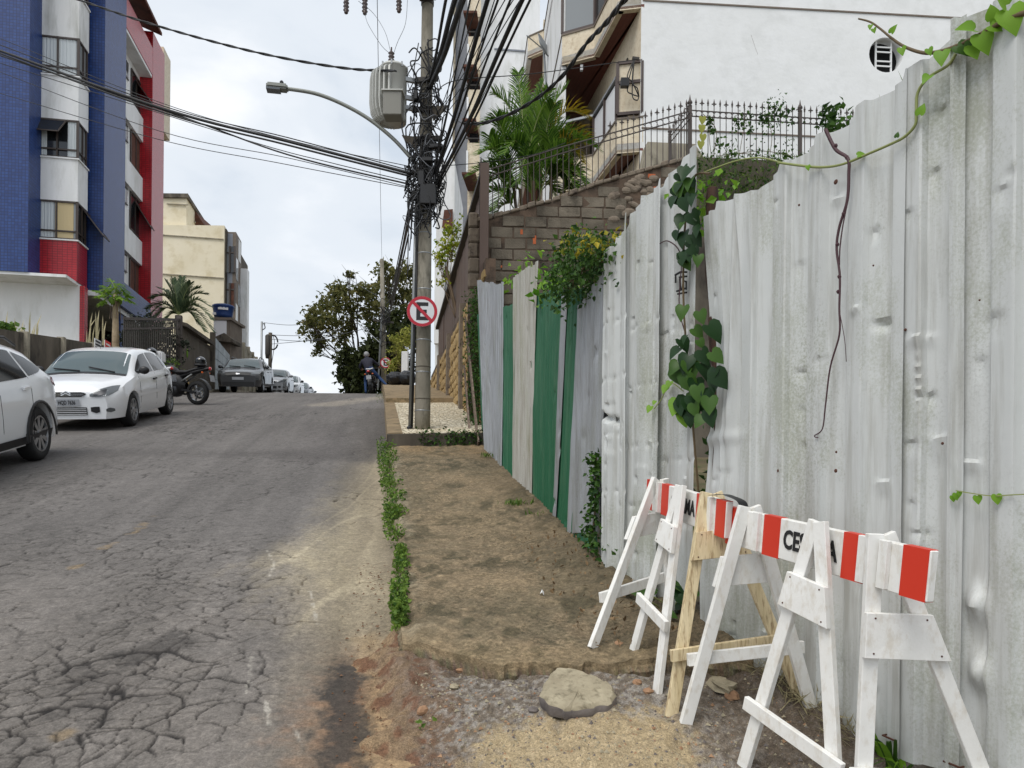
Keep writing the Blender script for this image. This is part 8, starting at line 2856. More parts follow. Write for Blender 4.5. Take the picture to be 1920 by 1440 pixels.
def hatch_spec(**k):
 p = dict(L=3.85, W=1.67, wb=2.46, fo=0.78, r=0.30, zs=0.20, paint='car_white', rim='alloy',
    sil=[(0, 0.60), (0.05, 0.74), (0.22, 0.87), (0.55, 0.94), (0.86, 0.99), (1.25, 1.26), (1.62, 1.455), (2.0, 1.52), (2.6, 1.53), (3.15, 1.49), (3.42, 1.41), (3.66, 1.1), (3.77, 0.95), (3.83, 0.75), (3.85, 0.6)],
    belt=[(0, 0.55), (0.5, 0.80), (1.0, 0.93), (2.0, 0.97), (3.2, 1.02), (3.85, 0.9)],
    top_w=[(0, 0.72), (0.6, 0.82), (1.0, 0.84), (1.6, 0.76), (2.5, 0.75), (3.3, 0.72), (3.7, 0.76), (3.85, 0.7)],
    plan=[(0, 0.70), (0.08, 0.84), (0.3, 0.95), (0.8, 1.0), (3.0, 1.0), (3.6, 0.95), (3.8, 0.86), (3.85, 0.76)],
    side_win=[[(1.22, 1.0, 1.04), (1.5, 0.99, 1.2), (1.85, 0.99, 1.37), (2.17, 1.0, 1.40)], [(2.27, 1.0, 1.41), (2.7, 1.02, 1.41), (2.98, 1.04, 1.37)], [(3.03, 1.05, 1.36), (3.35, 1.12, 1.22)]],
    side_trim=[('car_white', [(0.98, 0.52, 0.58), (2.85, 0.54, 0.60)])], doors=[1.18, 2.22, 3.0], handles=[2.0, 2.86], handle='black_plastic', mirror=(1.28, 1.0), mir='black_plastic',
    screen=(0.90, 1.60, 0.70, 0.60), rear=(3.32, 3.62, 0.46, 0.52),
    patches=[('headlight', 'lamp_clear', [(0.36, 0.58, 0.62), (0.5, 0.57, 0.72), (0.66, 0.60, 0.78), (0.735, 0.68, 0.78)], 'n', 0.012, True),
       ('headlight_core', 'alloy_dark', [(0.42, 0.595, 0.64), (0.52, 0.60, 0.70), (0.60, 0.63, 0.72)], 'n', 0.016, True),
       ('grille', 'black_plastic', [(-0.30, 0.62, 0.64), (-0.26, 0.575, 0.665), (0.26, 0.575, 0.665), (0.30, 0.62, 0.64)], 'n', 0.012, False),
       ('number_plate', 'plate_grey', [(-0.2, 0.425, 0.535), (0.2, 0.425, 0.535)], 'n', 0.03, False),
       ('lower_grille', 'black_plastic', [(-0.3, 0.27, 0.40), (0.3, 0.27, 0.40)], 'n', 0.012, False),
       ('side_intake', 'black_plastic', [(0.36, 0.33, 0.40), (0.44, 0.30, 0.41), (0.5, 0.32, 0.41)], 'n', 0.012, True),
       ('fog_lamp', 'lamp_clear', [(0.60, 0.33, 0.37), (0.65, 0.31, 0.39), (0.70, 0.33, 0.37)], 'n', 0.014, True)])
 p.update(k)
 return p
def suv_spec(**k):
 p = dict(L=4.45, W=1.82, wb=2.64, fo=0.90, r=0.345, zs=0.24, paint='car_white', rim='alloy', spokes=9,
    sil=[(0, 0.70), (0.08, 0.85), (0.5, 0.98), (1.1, 1.06), (1.25, 1.12), (1.7, 1.38), (2.05, 1.55), (2.6, 1.62), (3.4, 1.58), (3.85, 1.50), (3.98, 1.43), (4.25, 1.12), (4.36, 1.05), (4.43, 0.8), (4.45, 0.6)],
    belt=[(0, 0.65), (0.6, 0.92), (1.3, 1.02), (2.5, 1.06), (3.9, 1.14), (4.45, 1.0)],
    top_w=[(0, 0.72), (1.2, 0.84), (2.0, 0.75), (3.2, 0.73), (3.95, 0.71), (4.4, 0.76)],
    plan=[(0, 0.72), (0.1, 0.87), (0.35, 0.97), (0.9, 1.0), (3.6, 1.0), (4.15, 0.96), (4.38, 0.87), (4.45, 0.78)],
    side_win=[[(1.5, 1.08, 1.10), (1.9, 1.08, 1.36), (2.4, 1.08, 1.48), (2.5, 1.08, 1.49)], [(2.58, 1.08, 1.49), (3.2, 1.10, 1.47), (3.34, 1.11, 1.45)], [(3.40, 1.12, 1.44), (3.7, 1.15, 1.36), (3.88, 1.19, 1.24)]],
    side_trim=[('black_plastic', [(0.55, 0.27, 0.36), (1.3, 0.26, 0.36), (3.15, 0.26, 0.36), (3.95, 0.28, 0.38)]), ('lamp_red', [(4.06, 1.0, 1.02), (4.16, 0.96, 1.07), (4.36, 0.93, 1.05)])], doors=[1.42, 2.54, 3.36], handles=[2.26, 3.1], mirror=(1.55, 1.08),
    screen=(1.25, 2.0, 0.72, 0.54), rear=(3.98, 4.24, 0.5, 0.56),
    patches=[('tail_lamp', 'lamp_red', [(0.66, 0.90, 1.0), (0.76, 0.90, 1.04), (0.84, 0.94, 1.04)], 't', 0.014, True),
       ('rear_bumper', 'black_plastic', [(-0.75, 0.30, 0.5), (0.75, 0.30, 0.5)], 't', 0.012, False), ('number_plate', 'plate_grey', [(-0.2, 0.62, 0.72), (0.2, 0.62, 0.72)], 't', 0.02, False),
       ('headlight', 'lamp_clear', [(0.5, 0.74, 0.82), (0.7, 0.76, 0.84)], 'n', 0.012, True), ('grille', 'black_plastic', [(-0.45, 0.55, 0.78), (0.45, 0.55, 0.78)], 'n', 0.012, False)])
 p.update(k)
 return p
DOWN, UPH = Vector((SA, -CA, 0)), Vector((-SA, CA, 0))
SN_ = Vector((CA, SA, 0))
def vehicles():
 # white hatchback
 a, b = on_ground(245, 797), on_ground(313, 778)
 m = (a + b) / 2 - SN_ * 0.72
 c, B, yf, nose = car('white hatchback with chevron grille facing the camera on the left', frame_at(m.x, m.y, DOWN), hatch_spec(zf=0.86))
 fr = ROOTS[c.name]
 for k in range(3):         # grille bars and chevrons
  z = 0.595 + k * 0.025
  MB().tube([nose(0.02)(x, z) for x in np.linspace(-0.27, 0.27, 9)], 0.006, 4).build('grille_bar', 'chrome', c, False, True)
 for z in (0.60, 0.632):
  MB().tube([nose(0.034)(-0.075, z), nose(0.036)(0, z + 0.036), nose(0.034)(0.075, z)], 0.011, 5).build('chevron', 'chrome', c, False, True)
 for k in range(4):
  MB().tube([nose(0.018)(x, 0.285 + k * 0.03) for x in np.linspace(-0.29, 0.29, 9)], 0.006, 4).build('grille_bar', 'car_white', c, False, True)
 V, Fc = text_mesh('HQD 7636', 0.095, 0.62, 0.02)
 V = np.stack([-V[:, 0], np.full(len(V), nose(0.034)(0, 0.48)[1]) + V[:, 2], V[:, 1] + 0.478], 1)
 mesh_obj('plate_lettering', V, Fc, 'ink', c, False, True)
 MB().tube([(0, yf - 1.80, 1.34), (0, yf - 2.0, 1.56)], 0.006, 4).build('antenna', 'black_plastic', c, False, True)
 # white SUV cut by the frame
 r = on_ground(70, 862)
 m = r + DOWN * 1.32 - SN_ * 0.785
 c, B, yf, nose = car('white compact SUV at the left edge, seen from its rear quarter', frame_at(m.x, m.y, DOWN), suv_spec(zf=0.94))
 for sg in (1, -1):
  MB().tube([(sg * 0.60, yf - 2.1, 1.49), (sg * 0.61, yf - 2.3, 1.59), (sg * 0.60, yf - 3.5, 1.56), (sg * 0.59, yf - 3.8, 1.46)], 0.018, 6).build('roof_rail', 'black_plastic', c, True, True)
  for yy in (1.32, -1.32):    # dark wheel-arch lips
   pts = [(sg * (B.wid(yf - yy, 0.6) + 0.004), yy + 0.43 * math.cos(q), 0.345 + 0.43 * math.sin(q)) for q in np.linspace(-0.15, math.pi + 0.15, 15)]
   P = [[(x, yy + (y - yy) * 0.91, 0.345 + (z - 0.345) * 0.91), (x + sg * 0.012, yy + (y - yy) * 0.93, 0.345 + (z - 0.345) * 0.93), (x + sg * 0.012, y, z), (x - sg * 0.02, yy + (y - yy) * 1.02, 0.345 + (z - 0.345) * 1.02)] for x, y, z in pts]
   MB().grid(P).build('arch_trim', 'black_plastic', c, True, True)
 # dark grey crossover and the row behind it
 def park(x, n, lab, spec, fy=None):
  p = on_n(x, 738, n)
  q = Vector((p.x, p.y, 0)) - DOWN * (spec['wb'] / 2) - SN_ * (spec['W'] / 2 - 0.12)
  return car(lab, frame_at(q.x, q.y, DOWN), spec)
 cross = [('headlight', 'lamp_clear', [(0.5, 0.74, 0.80), (0.78, 0.78, 0.88)], 'n', 0.012, True), ('grille', 'black_plastic', [(-0.48, 0.72, 0.82), (-0.4, 0.68, 0.84), (0.4, 0.68, 0.84), (0.48, 0.72, 0.82)], 'n', 0.012, False), ('emblem', 'chrome', [(-0.07, 0.74, 0.80), (0.07, 0.74, 0.80)], 'n', 0.03, False),
    ('number_plate', 'plate_grey', [(-0.22, 0.50, 0.61), (0.22, 0.50, 0.61)], 'n', 0.03, False), ('lower_grille', 'black_plastic', [(-0.6, 0.28, 0.42), (0.6, 0.28, 0.42)], 'n', 0.012, False), ('fog_lamp', 'lamp_clear', [(0.66, 0.50, 0.54), (0.76, 0.50, 0.56)], 'n', 0.014, True)]
 c, B, yf, nose = park(490, -4.72, 'dark grey crossover with roof rails parked facing the camera', suv_spec(L=4.0, W=1.75, wb=2.5, fo=0.82, r=0.32, paint='car_grey', spokes=7, zf=0.84, patches=cross, sil=[(0, 0.7), (0.08, 0.86), (0.5, 0.98), (1.0, 1.05), (1.15, 1.12), (1.55, 1.38), (1.85, 1.55), (2.4, 1.6), (3.2, 1.56), (3.6, 1.45), (3.85, 1.1), (3.96, 0.9), (4.0, 0.6)], screen=(1.14, 1.8, 0.70, 0.54), rear=(3.55, 3.8, .5, .55), side_win=[[(1.4, 1.08, 1.1), (1.8, 1.08, 1.38), (2.25, 1.08, 1.46)], [(2.33, 1.08, 1.46), (3.0, 1.1, 1.42)]], doors=[1.35, 2.3, 3.1], handles=[2.05, 2.85], mirror=(1.45, 1.08)))
 for sg in (1, -1):
  MB().tube([(sg * 0.55, yf - 1.9, 1.38), (sg * 0.56, yf - 2.1, 1.47), (sg * 0.55, yf - 3.1, 1.44), (sg * 0.54, yf - 3.4, 1.35)], 0.018, 6).build('roof_rail', 'alloy_dark', c, True, True)
 park(538, -4.75, 'silver hatchback behind the dark crossover', hatch_spec(paint='car_silver', zf=0.84, side_trim=[], mir='car_silver'))
 park(560, -4.75, 'white car third in the row at the crest', hatch_spec(side_trim=[]))
 park(577, -4.75, 'dark car fourth in the row beyond the crest', hatch_spec(paint='car_dark', side_trim=[], mir='car_dark'))
 park(586, -4.75, 'farthest dark car in the row beyond the crest', hatch_spec(paint='car_dark', side_trim=[], mir='car_dark'))
vehicles()
def motorcycle(label, M, accent='black_plastic', group=None, name='motorcycle'):
 c = thing(name, label, 'motorcycle', M=M, group=group)
 b = lambda mb, nm, m_, sm=True, par=c: mb.build(nm, m_, par, sm, True)
 for y, r, w_ in ((0.66, 0.30, 0.10), (-0.64, 0.30, 0.13)):
  Mx = Matrix.Translation((0, y, r)) @ Matrix.Rotation(math.pi / 2, 4, 'Y')
  t = b(MB().lathe([(r * 0.72, -w_ / 2), (r * 0.92, -w_ / 2), (r, -w_ * 0.2), (r, w_ * 0.2), (r * 0.92, w_ / 2), (r * 0.72, w_ / 2), (r * 0.72, -w_ / 2)], 26, Mx, False), 'wheel', 'rubber')
  mb = MB().lathe([(r * 0.74, -w_ * 0.3), (r * 0.74, w_ * 0.3), (r * 0.68, w_ * 0.3), (r * 0.68, -w_ * 0.3)], 24, Mx, False)
  mb.lathe([(r * 0.2, -w_ * 0.6), (r * 0.2, w_ * 0.6)], 12, Mx)
  for k in range(5):
   a = k * 1.2566
   mb.bar((0, y + math.cos(a) * r * 0.15, r + math.sin(a) * r * 0.15), (0, y + math.cos(a) * r * 0.7, r + math.sin(a) * r * 0.7), 0.03, 0.04, (1, 0, 0))
  b(mb, 'rim', 'alloy', False, t)
  b(MB().lathe([(r * 0.5, w_ * 0.55), (r * 0.5, w_ * 0.62), (r * 0.3, w_ * 0.62)], 20, Mx, False), 'brake_disc', 'metal_grey', False, t)
 P = [[(x * math.cos(a) * w_, y, z + math.sin(a) * h_) for a in np.linspace(0, 6.283, 13) for x in (1,)] for (y, z, w_, h_) in ((0.34, 0.86, 0.04, 0.05), (0.28, 0.88, 0.13, 0.10), (0.1, 0.88, 0.16, 0.12), (-0.05, 0.83, 0.12, 0.09), (-0.1, 0.80, 0.06, 0.04))]
 b(MB().grid(P), 'fuel_tank', accent)
 P = [[(math.cos(a) * w_, y, z + math.sin(a) * h_) for a in np.linspace(0, 6.283, 13)] for (y, z, w_, h_) in ((-0.04, 0.80, 0.06, 0.04), (-0.12, 0.80, 0.12, 0.06), (-0.4, 0.81, 0.15, 0.05), (-0.6, 0.88, 0.13, 0.05), (-0.82, 0.93, 0.08, 0.04), (-0.86, 0.93, 0.02, 0.01))]
 b(MB().grid(P), 'seat', 'seat_black')
 P = [[(math.cos(a) * w_, y, z + math.sin(a) * h_) for a in np.linspace(0, 6.283, 11)] for (y, z, w_, h_) in ((-0.2, 0.70, 0.10, 0.06), (-0.55, 0.80, 0.13, 0.06), (-0.85, 0.88, 0.09, 0.05), (-0.98, 0.92, 0.05, 0.03))]
 b(MB().grid(P), 'tail_cowl', accent)
 P = [[(math.cos(a) * w_, y, z + math.sin(a) * h_) for a in np.linspace(0, 6.283, 13)] for (y, z, w_, h_) in ((0.46, 0.50, 0.05, 0.05), (0.36, 0.52, 0.17, 0.24), (0.1, 0.52, 0.19, 0.30), (-0.2, 0.52, 0.18, 0.26), (-0.34, 0.48, 0.08, 0.08))]
 b(MB().grid(P), 'fairing', 'black_plastic')
 b(MB().lathe([(0.16, -0.17), (0.17, -0.1), (0.17, 0.1), (0.16, 0.17)], 14, Matrix.Translation((0, 0.0, 0.36)) @ Matrix.Rotation(math.pi / 2, 4, 'Y')), 'engine', 'alloy_dark')
 for sx in (-1, 1):
  b(MB().tube([(sx * 0.09, 0.66, 0.30), (sx * 0.09, 0.42, 0.98)], 0.026, 8), 'fork', 'alloy')
  b(MB().bar((sx * 0.09, -0.64, 0.30), (sx * 0.09, -0.1, 0.40), 0.04, 0.06), 'swingarm', 'alloy_dark', False)
  b(MB().tube([(0, 0.40, 1.0), (sx * 0.18, 0.38, 1.05), (sx * 0.37, 0.28, 1.04)], 0.016, 6), 'handlebar', 'black_plastic')
  b(MB().tube([(sx * 0.2, 0.37, 1.05), (sx * 0.27, 0.38, 1.2)], 0.007, 5), 'mirror_stem', 'black_plastic')
  b(MB().ball((sx * 0.28, 0.38, 1.23), 0.06, 8, 6, (1, 0.3, 0.7)), 'mirror', 'black_plastic')
  b(MB().ball((sx * 0.15, -0.86, 0.80), 0.03, 8, 5, (1.4, 0.8, 0.8)), 'indicator', 'lamp_orange')
  b(MB().tube([(sx * 0.12, -0.15, 0.5), (sx * 0.1, -0.55, 0.76)], 0.022, 6), 'shock_absorber', 'metal_grey')
 b(MB().tube([(0.15, 0.15, 0.30), (0.17, -0.2, 0.27), (0.19, -0.35, 0.32), (0.20, -0.80, 0.46)], [0.025, 0.025, 0.045, 0.05], 10), 'exhaust', 'alloy_dark')
 b(MB().ball((0, 0.54, 0.92), 0.12, 10, 6, (0.9, 0.6, 1.1)), 'headlamp', 'lamp_clear')
 for (y, z0, a0, a1, nm) in ((0.66, 0.30, 0.6, 2.4, 'front_mudguard'), (-0.64, 0.32, 1.2, 3.0, 'rear_mudguard')):
  P = [[(x, y + math.cos(a) * 0.35, z0 + math.sin(a) * 0.35) for x in (-0.07, 0, 0.07)] for a in np.linspace(a0, a1, 9)]
  b(MB().grid(P), nm, 'black_plastic')
 b(MB().ball((0, -0.985, 0.905), 0.06, 10, 6, (1.0, 0.4, 0.75)), 'tail_lamp', 'lamp_red')
 b(MB().bar((0, -0.9, 0.85), (0, -1.05, 0.60), 0.05, 0.02), 'plate_bracket', 'black_plastic', False)
 b(MB().obox((-0.1, -1.06, 0.58), (0.2, 0, 0), (0, 0.005, 0), (0, 0.03, 0.16)), 'number_plate', 'plate_grey', False)
 b(MB().tube([(-0.1, 0.0, 0.3), (-0.24, -0.05, 0.01)], 0.014, 5), 'side_stand', 'metal_grey')
 return c
def helmet(label, p, yaw=0.0):
 h = thing('motorcycle_helmet', label, 'helmet', p, yaw, 'helmets left on motorcycles')
 Mx = ROOTS[h.name]
 V = MB().ball((0, 0, 0.13), 0.145, 18, 12, (0.92, 1.08, 1.0), None)
 A = [tuple(Mx @ Vector((x, y * (1 if z > 0.06 else 0.92), max(z, 0.0)))) for x, y, z in V.v]
 mesh_obj('shell', np.array(A), V.f, 'helmet', h, True)
 P = [[Mx @ Vector((math.sin(a) * 0.136, -math.cos(a) * 0.16, z)) for z in (0.10, 0.14, 0.18)] for a in np.linspace(-1.1, 1.1, 11)]
 MB().grid(P).build('visor', 'glass_dark', h, True)
 MB().tube([Mx @ Vector((math.sin(a) * 0.135, -math.cos(a) * 0.15, 0.045)) for a in np.linspace(-1.2, 1.2, 9)], 0.03, 6).build('chin_bar', 'black_plastic', h, True)
def bikes():
 # parked black motorcycle, nose to the kerb behind the hatchback
 rw = on_ground(371, 759)
 fwd = Vector((-0.985, 0.17, 0)).normalized()
 m = rw + fwd * 0.64
 M = frame_at(m.x, m.y, fwd, 0.0, 0.0, 0.10)
 motorcycle('black motorcycle parked nose to the kerb behind the white hatchback', M, group='parked motorcycles')
 helmet('dark helmet resting on the tail of the parked black motorcycle', M @ Vector((0.0, -0.72, 0.935)), 0.4)
 q = S(-6.0, 20.3)
 M2 = frame_at(q.x, q.y, fwd, 0.0, 0.0, 0.06)
 c = motorcycle('motorcycle with white body mostly hidden behind the white hatchback', M2, 'white_plastic', 'parked motorcycles')
 ct = at(297, 669, q.y + 0.1)
 o = MB().box(ct.x - 0.14, ct.x + 0.14, ct.y - 0.14, ct.y + 0.14, ct.z - 0.16, ct.z + 0.13).build('top_case', 'white_plastic', c)
 bevel(o, 0.04, 2)
 st = M2 @ Vector((0, -0.6, 0.9))
 MB().tube([st, Vector((ct.x, ct.y, ct.z - 0.16))], 0.025, 6).build('case_rack', 'black_plastic', c)
 hp = at(284, 672, q.y - 0.1)
 helmet('dark helmet showing above the roof of the white hatchback', hp, 0.2)
 MB().tube([M2 @ Vector((0, 0.1, 1.0)), hp - Vector((0, 0, 0.0))], 0.03, 6).build('windshield_stay', 'white_plastic', c)
 # ridden motorcycle at the crest
 g = on_ground(700, 744)
 p = at(700, 742, 31.3)
 M3 = frame_at(p.x, 31.3, UPH, 0.0, -0.10, -0.10)
 motorcycle('dark motorcycle with its rider at the crest of the street', M3, 'black_plastic', None)
 rider(M3)
def rider(M):
 J = dict(pel=(0, -0.28, 0.94), sp=(-0.04, -0.2, 1.14), ch=(-0.09, -0.06, 1.34), nk=(-0.11, 0.06, 1.48), hd=(-0.11, 0.13, 1.57), ht=(-0.11, 0.15, 1.68),
    ls=(-0.29, -0.04, 1.36), le=(-0.44, 0.06, 1.14), lh=(-0.39, 0.26, 1.05), rs=(0.11, -0.06, 1.37), re=(0.28, 0.04, 1.20), rh=(0.37, 0.24, 1.06),
    lp=(-0.12, -0.28, 0.90), lk=(-0.25, -0.10, 0.52), la=(-0.27, -0.24, 0.10), lt=(-0.28, -0.08, 0.04),
    rp=(0.12, -0.28, 0.90), rk=(0.32, -0.12, 0.64), ra=(0.56, -0.30, 0.36), rt=(0.66, -0.34, 0.26))
 E = [('pel', 'sp'), ('sp', 'ch'), ('ch', 'nk'), ('nk', 'hd'), ('hd', 'ht'), ('ch', 'ls'), ('ls', 'le'), ('le', 'lh'), ('ch', 'rs'), ('rs', 're'), ('re', 'rh'), ('pel', 'lp'), ('lp', 'lk'), ('lk', 'la'), ('la', 'lt'), ('pel', 'rp'), ('rp', 'rk'), ('rk', 'ra'), ('ra', 'rt')]
 Rr = dict(pel=.155, sp=.16, ch=.17, nk=.065, hd=.095, ht=.075, ls=.085, le=.06, lh=.045, rs=.085, re=.06, rh=.045, lp=.105, lk=.075, la=.055, lt=.045, rp=.105, rk=.075, ra=.055, rt=.045)
 names = list(J)
 me = bpy.data.meshes.new('body')
 me.from_pydata([J[k] for k in names], [(names.index(a), names.index(b)) for a, b in E], [])
 o = bpy.data.objects.new('body', me)
 col.objects.link(o)
 o.modifiers.new('skin', 'SKIN').use_smooth_shade = True
 sv = me.skin_vertices[0].data
 for i, k in enumerate(names):
  sv[i].radius = (Rr[k], Rr[k])
  sv[i].use_root = k == 'pel'
 sb = o.modifiers.new('sub', 'SUBSURF')
 sb.levels = sb.render_levels = 2
 m2 = bpy.data.meshes.new_from_object(o.evaluated_get(bpy.context.evaluated_depsgraph_get()))
 bpy.data.objects.remove(o)
 for m_ in ('jacket', 'jeans', 'skin', 'shoe'):
  m2.materials.append(MATS[m_])
 reg = dict(pel=1, sp=0, ch=0, nk=0, hd=2, ht=2, ls=0, le=0, lh=2, rs=0, re=0, rh=2, lp=1, lk=1, la=1, lt=3, rp=1, rk=1, ra=1, rt=3)
 for f in m2.polygons:
  k = min(names, key=lambda q: (Vector(J[q]) - f.center).length - Rr[q] * 0.6)
  f.material_index = reg[k]
  f.use_smooth = True
 r = thing('person', 'rider in dark jacket and jeans leaning on the motorcycle, right leg stretched out', 'person', M=M)
 b = bpy.data.objects.new('body', m2)
 col.objects.link(b)
 b.parent = r
 hd = Vector(J['hd'])
 V = MB().ball(hd + Vector((0, -0.01, 0.07)), 0.125, 14, 9, (0.9, 1.0, 0.98))
 V.build('hair', 'hair_grey', r, True, True)
 MB().tube([Vector((-0.14, -0.36, 1.02)), Vector((0.0, -0.44, 1.0)), Vector((0.14, -0.36, 1.03))], 0.028, 6).build('shirt_hem', 'white_plastic', r, True, True)
 for s in (-1, 1):
  MB().ball(hd + Vector((s * 0.04, 0.105, 0.03)), 0.014, 6, 4).build('eye', 'ink', r, True, True)
  MB().ball(hd + Vector((s * 0.112, 0.01, 0.03)), 0.03, 6, 5, (0.4, 0.8, 1)).build('ear', 'skin', r, True, True)
  h = Vector(J['lh' if s < 0 else 'rh'])
  for k in range(4):
   a = h + Vector((s * (0.02 - 0.02 * k), 0.03, 0.0))
   MB().tube([a, a + Vector((0, 0.045, 0.01)), a + Vector((0, 0.06, -0.02)), a + Vector((0, 0.04, -0.045))], 0.009, 5).build('finger', 'skin', r, True, True)
  MB().tube([h + Vector((-s * 0.03, 0, 0)), h + Vector((-s * 0.055, 0.03, -0.015)), h + Vector((-s * 0.045, 0.05, -0.03))], 0.01, 5).build('thumb', 'skin', r, True, True)
 MB().ball(hd + Vector((0, 0.125, 0.005)), 0.02, 6, 5, (0.8, 1, 1.2)).build('nose', 'skin', r, True, True)
 MB().bar(hd + Vector((-0.025, 0.105, -0.045)), hd + Vector((0.025, 0.105, -0.045)), 0.012, 0.008).build('mouth', 'sign_red', r, False, True)
bikes()

# ------------------------------------------------------------------ trees, palms, shrubs
def px_tree(name, label, base, trunk_top, clusters, Y, mat, n, ls, bark, r0, group=None, spread=1.0, dy=1.6, seed=1, cat='tree', depth=1.0):
 """tree whose crown is made of leaf clumps at the ends of its limbs; clusters are (px, py, r px)"""
 rs = np.random.RandomState(seed)
 t = thing(name, label, cat, base, group=group)
 top = trunk_top
 mb = MB().tube(spline([base, base.lerp(top, 0.5) + Vector((rs.uniform(-.1, .1), 0, 0)), top], 5), [r0 * (1 - 0.045 * i) for i in range(11)], 9)
 P, Sz = [], []
 for (x, y, r) in clusters:
  Yc = Y + rs.uniform(-dy, dy)
  c = at(x, y, Yc)
  rr = r * Yc / F
  s = base.lerp(top, rs.uniform(0.6, 1.0))
  m1 = s.lerp(c, 0.5) + Vector((rs.uniform(-.3, .3), rs.uniform(-.3, .3), rs.uniform(-.25, .1))) * (c - s).length * 0.3
  br = spline([s, m1, c], 4)
  mb.tube(br, [r0 * 0.26 * (1 - 0.1 * i) for i in range(len(br))], 5)
  for k in range(4):
   d = Vector(rs.normal(size=3)) * rr * 0.9
   mb.tube([br[5], c.lerp(c + d, 0.4), c + d], [r0 * 0.12, r0 * 0.08, r0 * 0.03], 4)
  k = int(n * (r / 24.0) ** 2)
  sub = rs.normal(size=(7, 3)) * rr * 0.5
  q = np.array(c) + sub[rs.randint(0, 7, k)] + rs.normal(size=(k, 3)) * rr * 0.30 * spread
  P.append(q)
 mb.build('trunk', bark, t, True)
 P = np.concatenate(P)
 leaves('crown', P, rs.uniform(ls * 0.6, ls * 1.3, len(P)), mat, t, rs=rs, bias=(0, 0, -0.2))
 return t
def frond(root, a, b, rise, n, ll, mat, side=0.5, w=0.017, droop=0.35, vert=0.3, rs=RN, rach='stem_green'):
 """feather leaf from a to b"""
 a, b = Vector(a), Vector(b)
 q = spline([a, a.lerp(b, 0.5) + Vector((0, 0, rise)), b], 7)
 mb = MB()
 mb.tube(q, [0.016 * (1 - 0.85 * i / (len(q) - 1)) for i in range(len(q))], 4)
 mb.cm = 1
 L = len(q) - 1
 axis = (b - a).normalized()
 s0 = axis.cross(Zv)
 if s0.length < 0.15:
  s0 = Vector((1, 0, 0))
 s0.normalize()
 for i in range(n):
  u = 0.12 + 0.88 * i / n
  k = min(int(u * L), L - 1)
  p = q[k].lerp(q[k + 1], u * L - k)
  d = (q[k + 1] - q[k]).normalized()
  sv = (s0 - d * s0.dot(d)).normalized()
  up = sv.cross(d)
  l = ll * (0.35 + 0.65 * math.sin(math.pi * min(1, u * 0.85 + 0.12))) * rs.uniform(0.85, 1.1)
  for sg in (1, -1):
   dr = (sv * sg * side + d * 0.75 + up * vert * rs.uniform(0.4, 1.2)).normalized()
   tip = p + dr * l - Vector((0, 0, droop * l))
   md = p + dr * l * 0.55 - Vector((0, 0, droop * l * 0.15))
   wv = d * w
   mb.add([p - wv, p + wv, md + wv, tip, md - wv], [(0, 1, 2, 4), (4, 2, 3)])
 return mb.build('frond', [rach, mat], root)
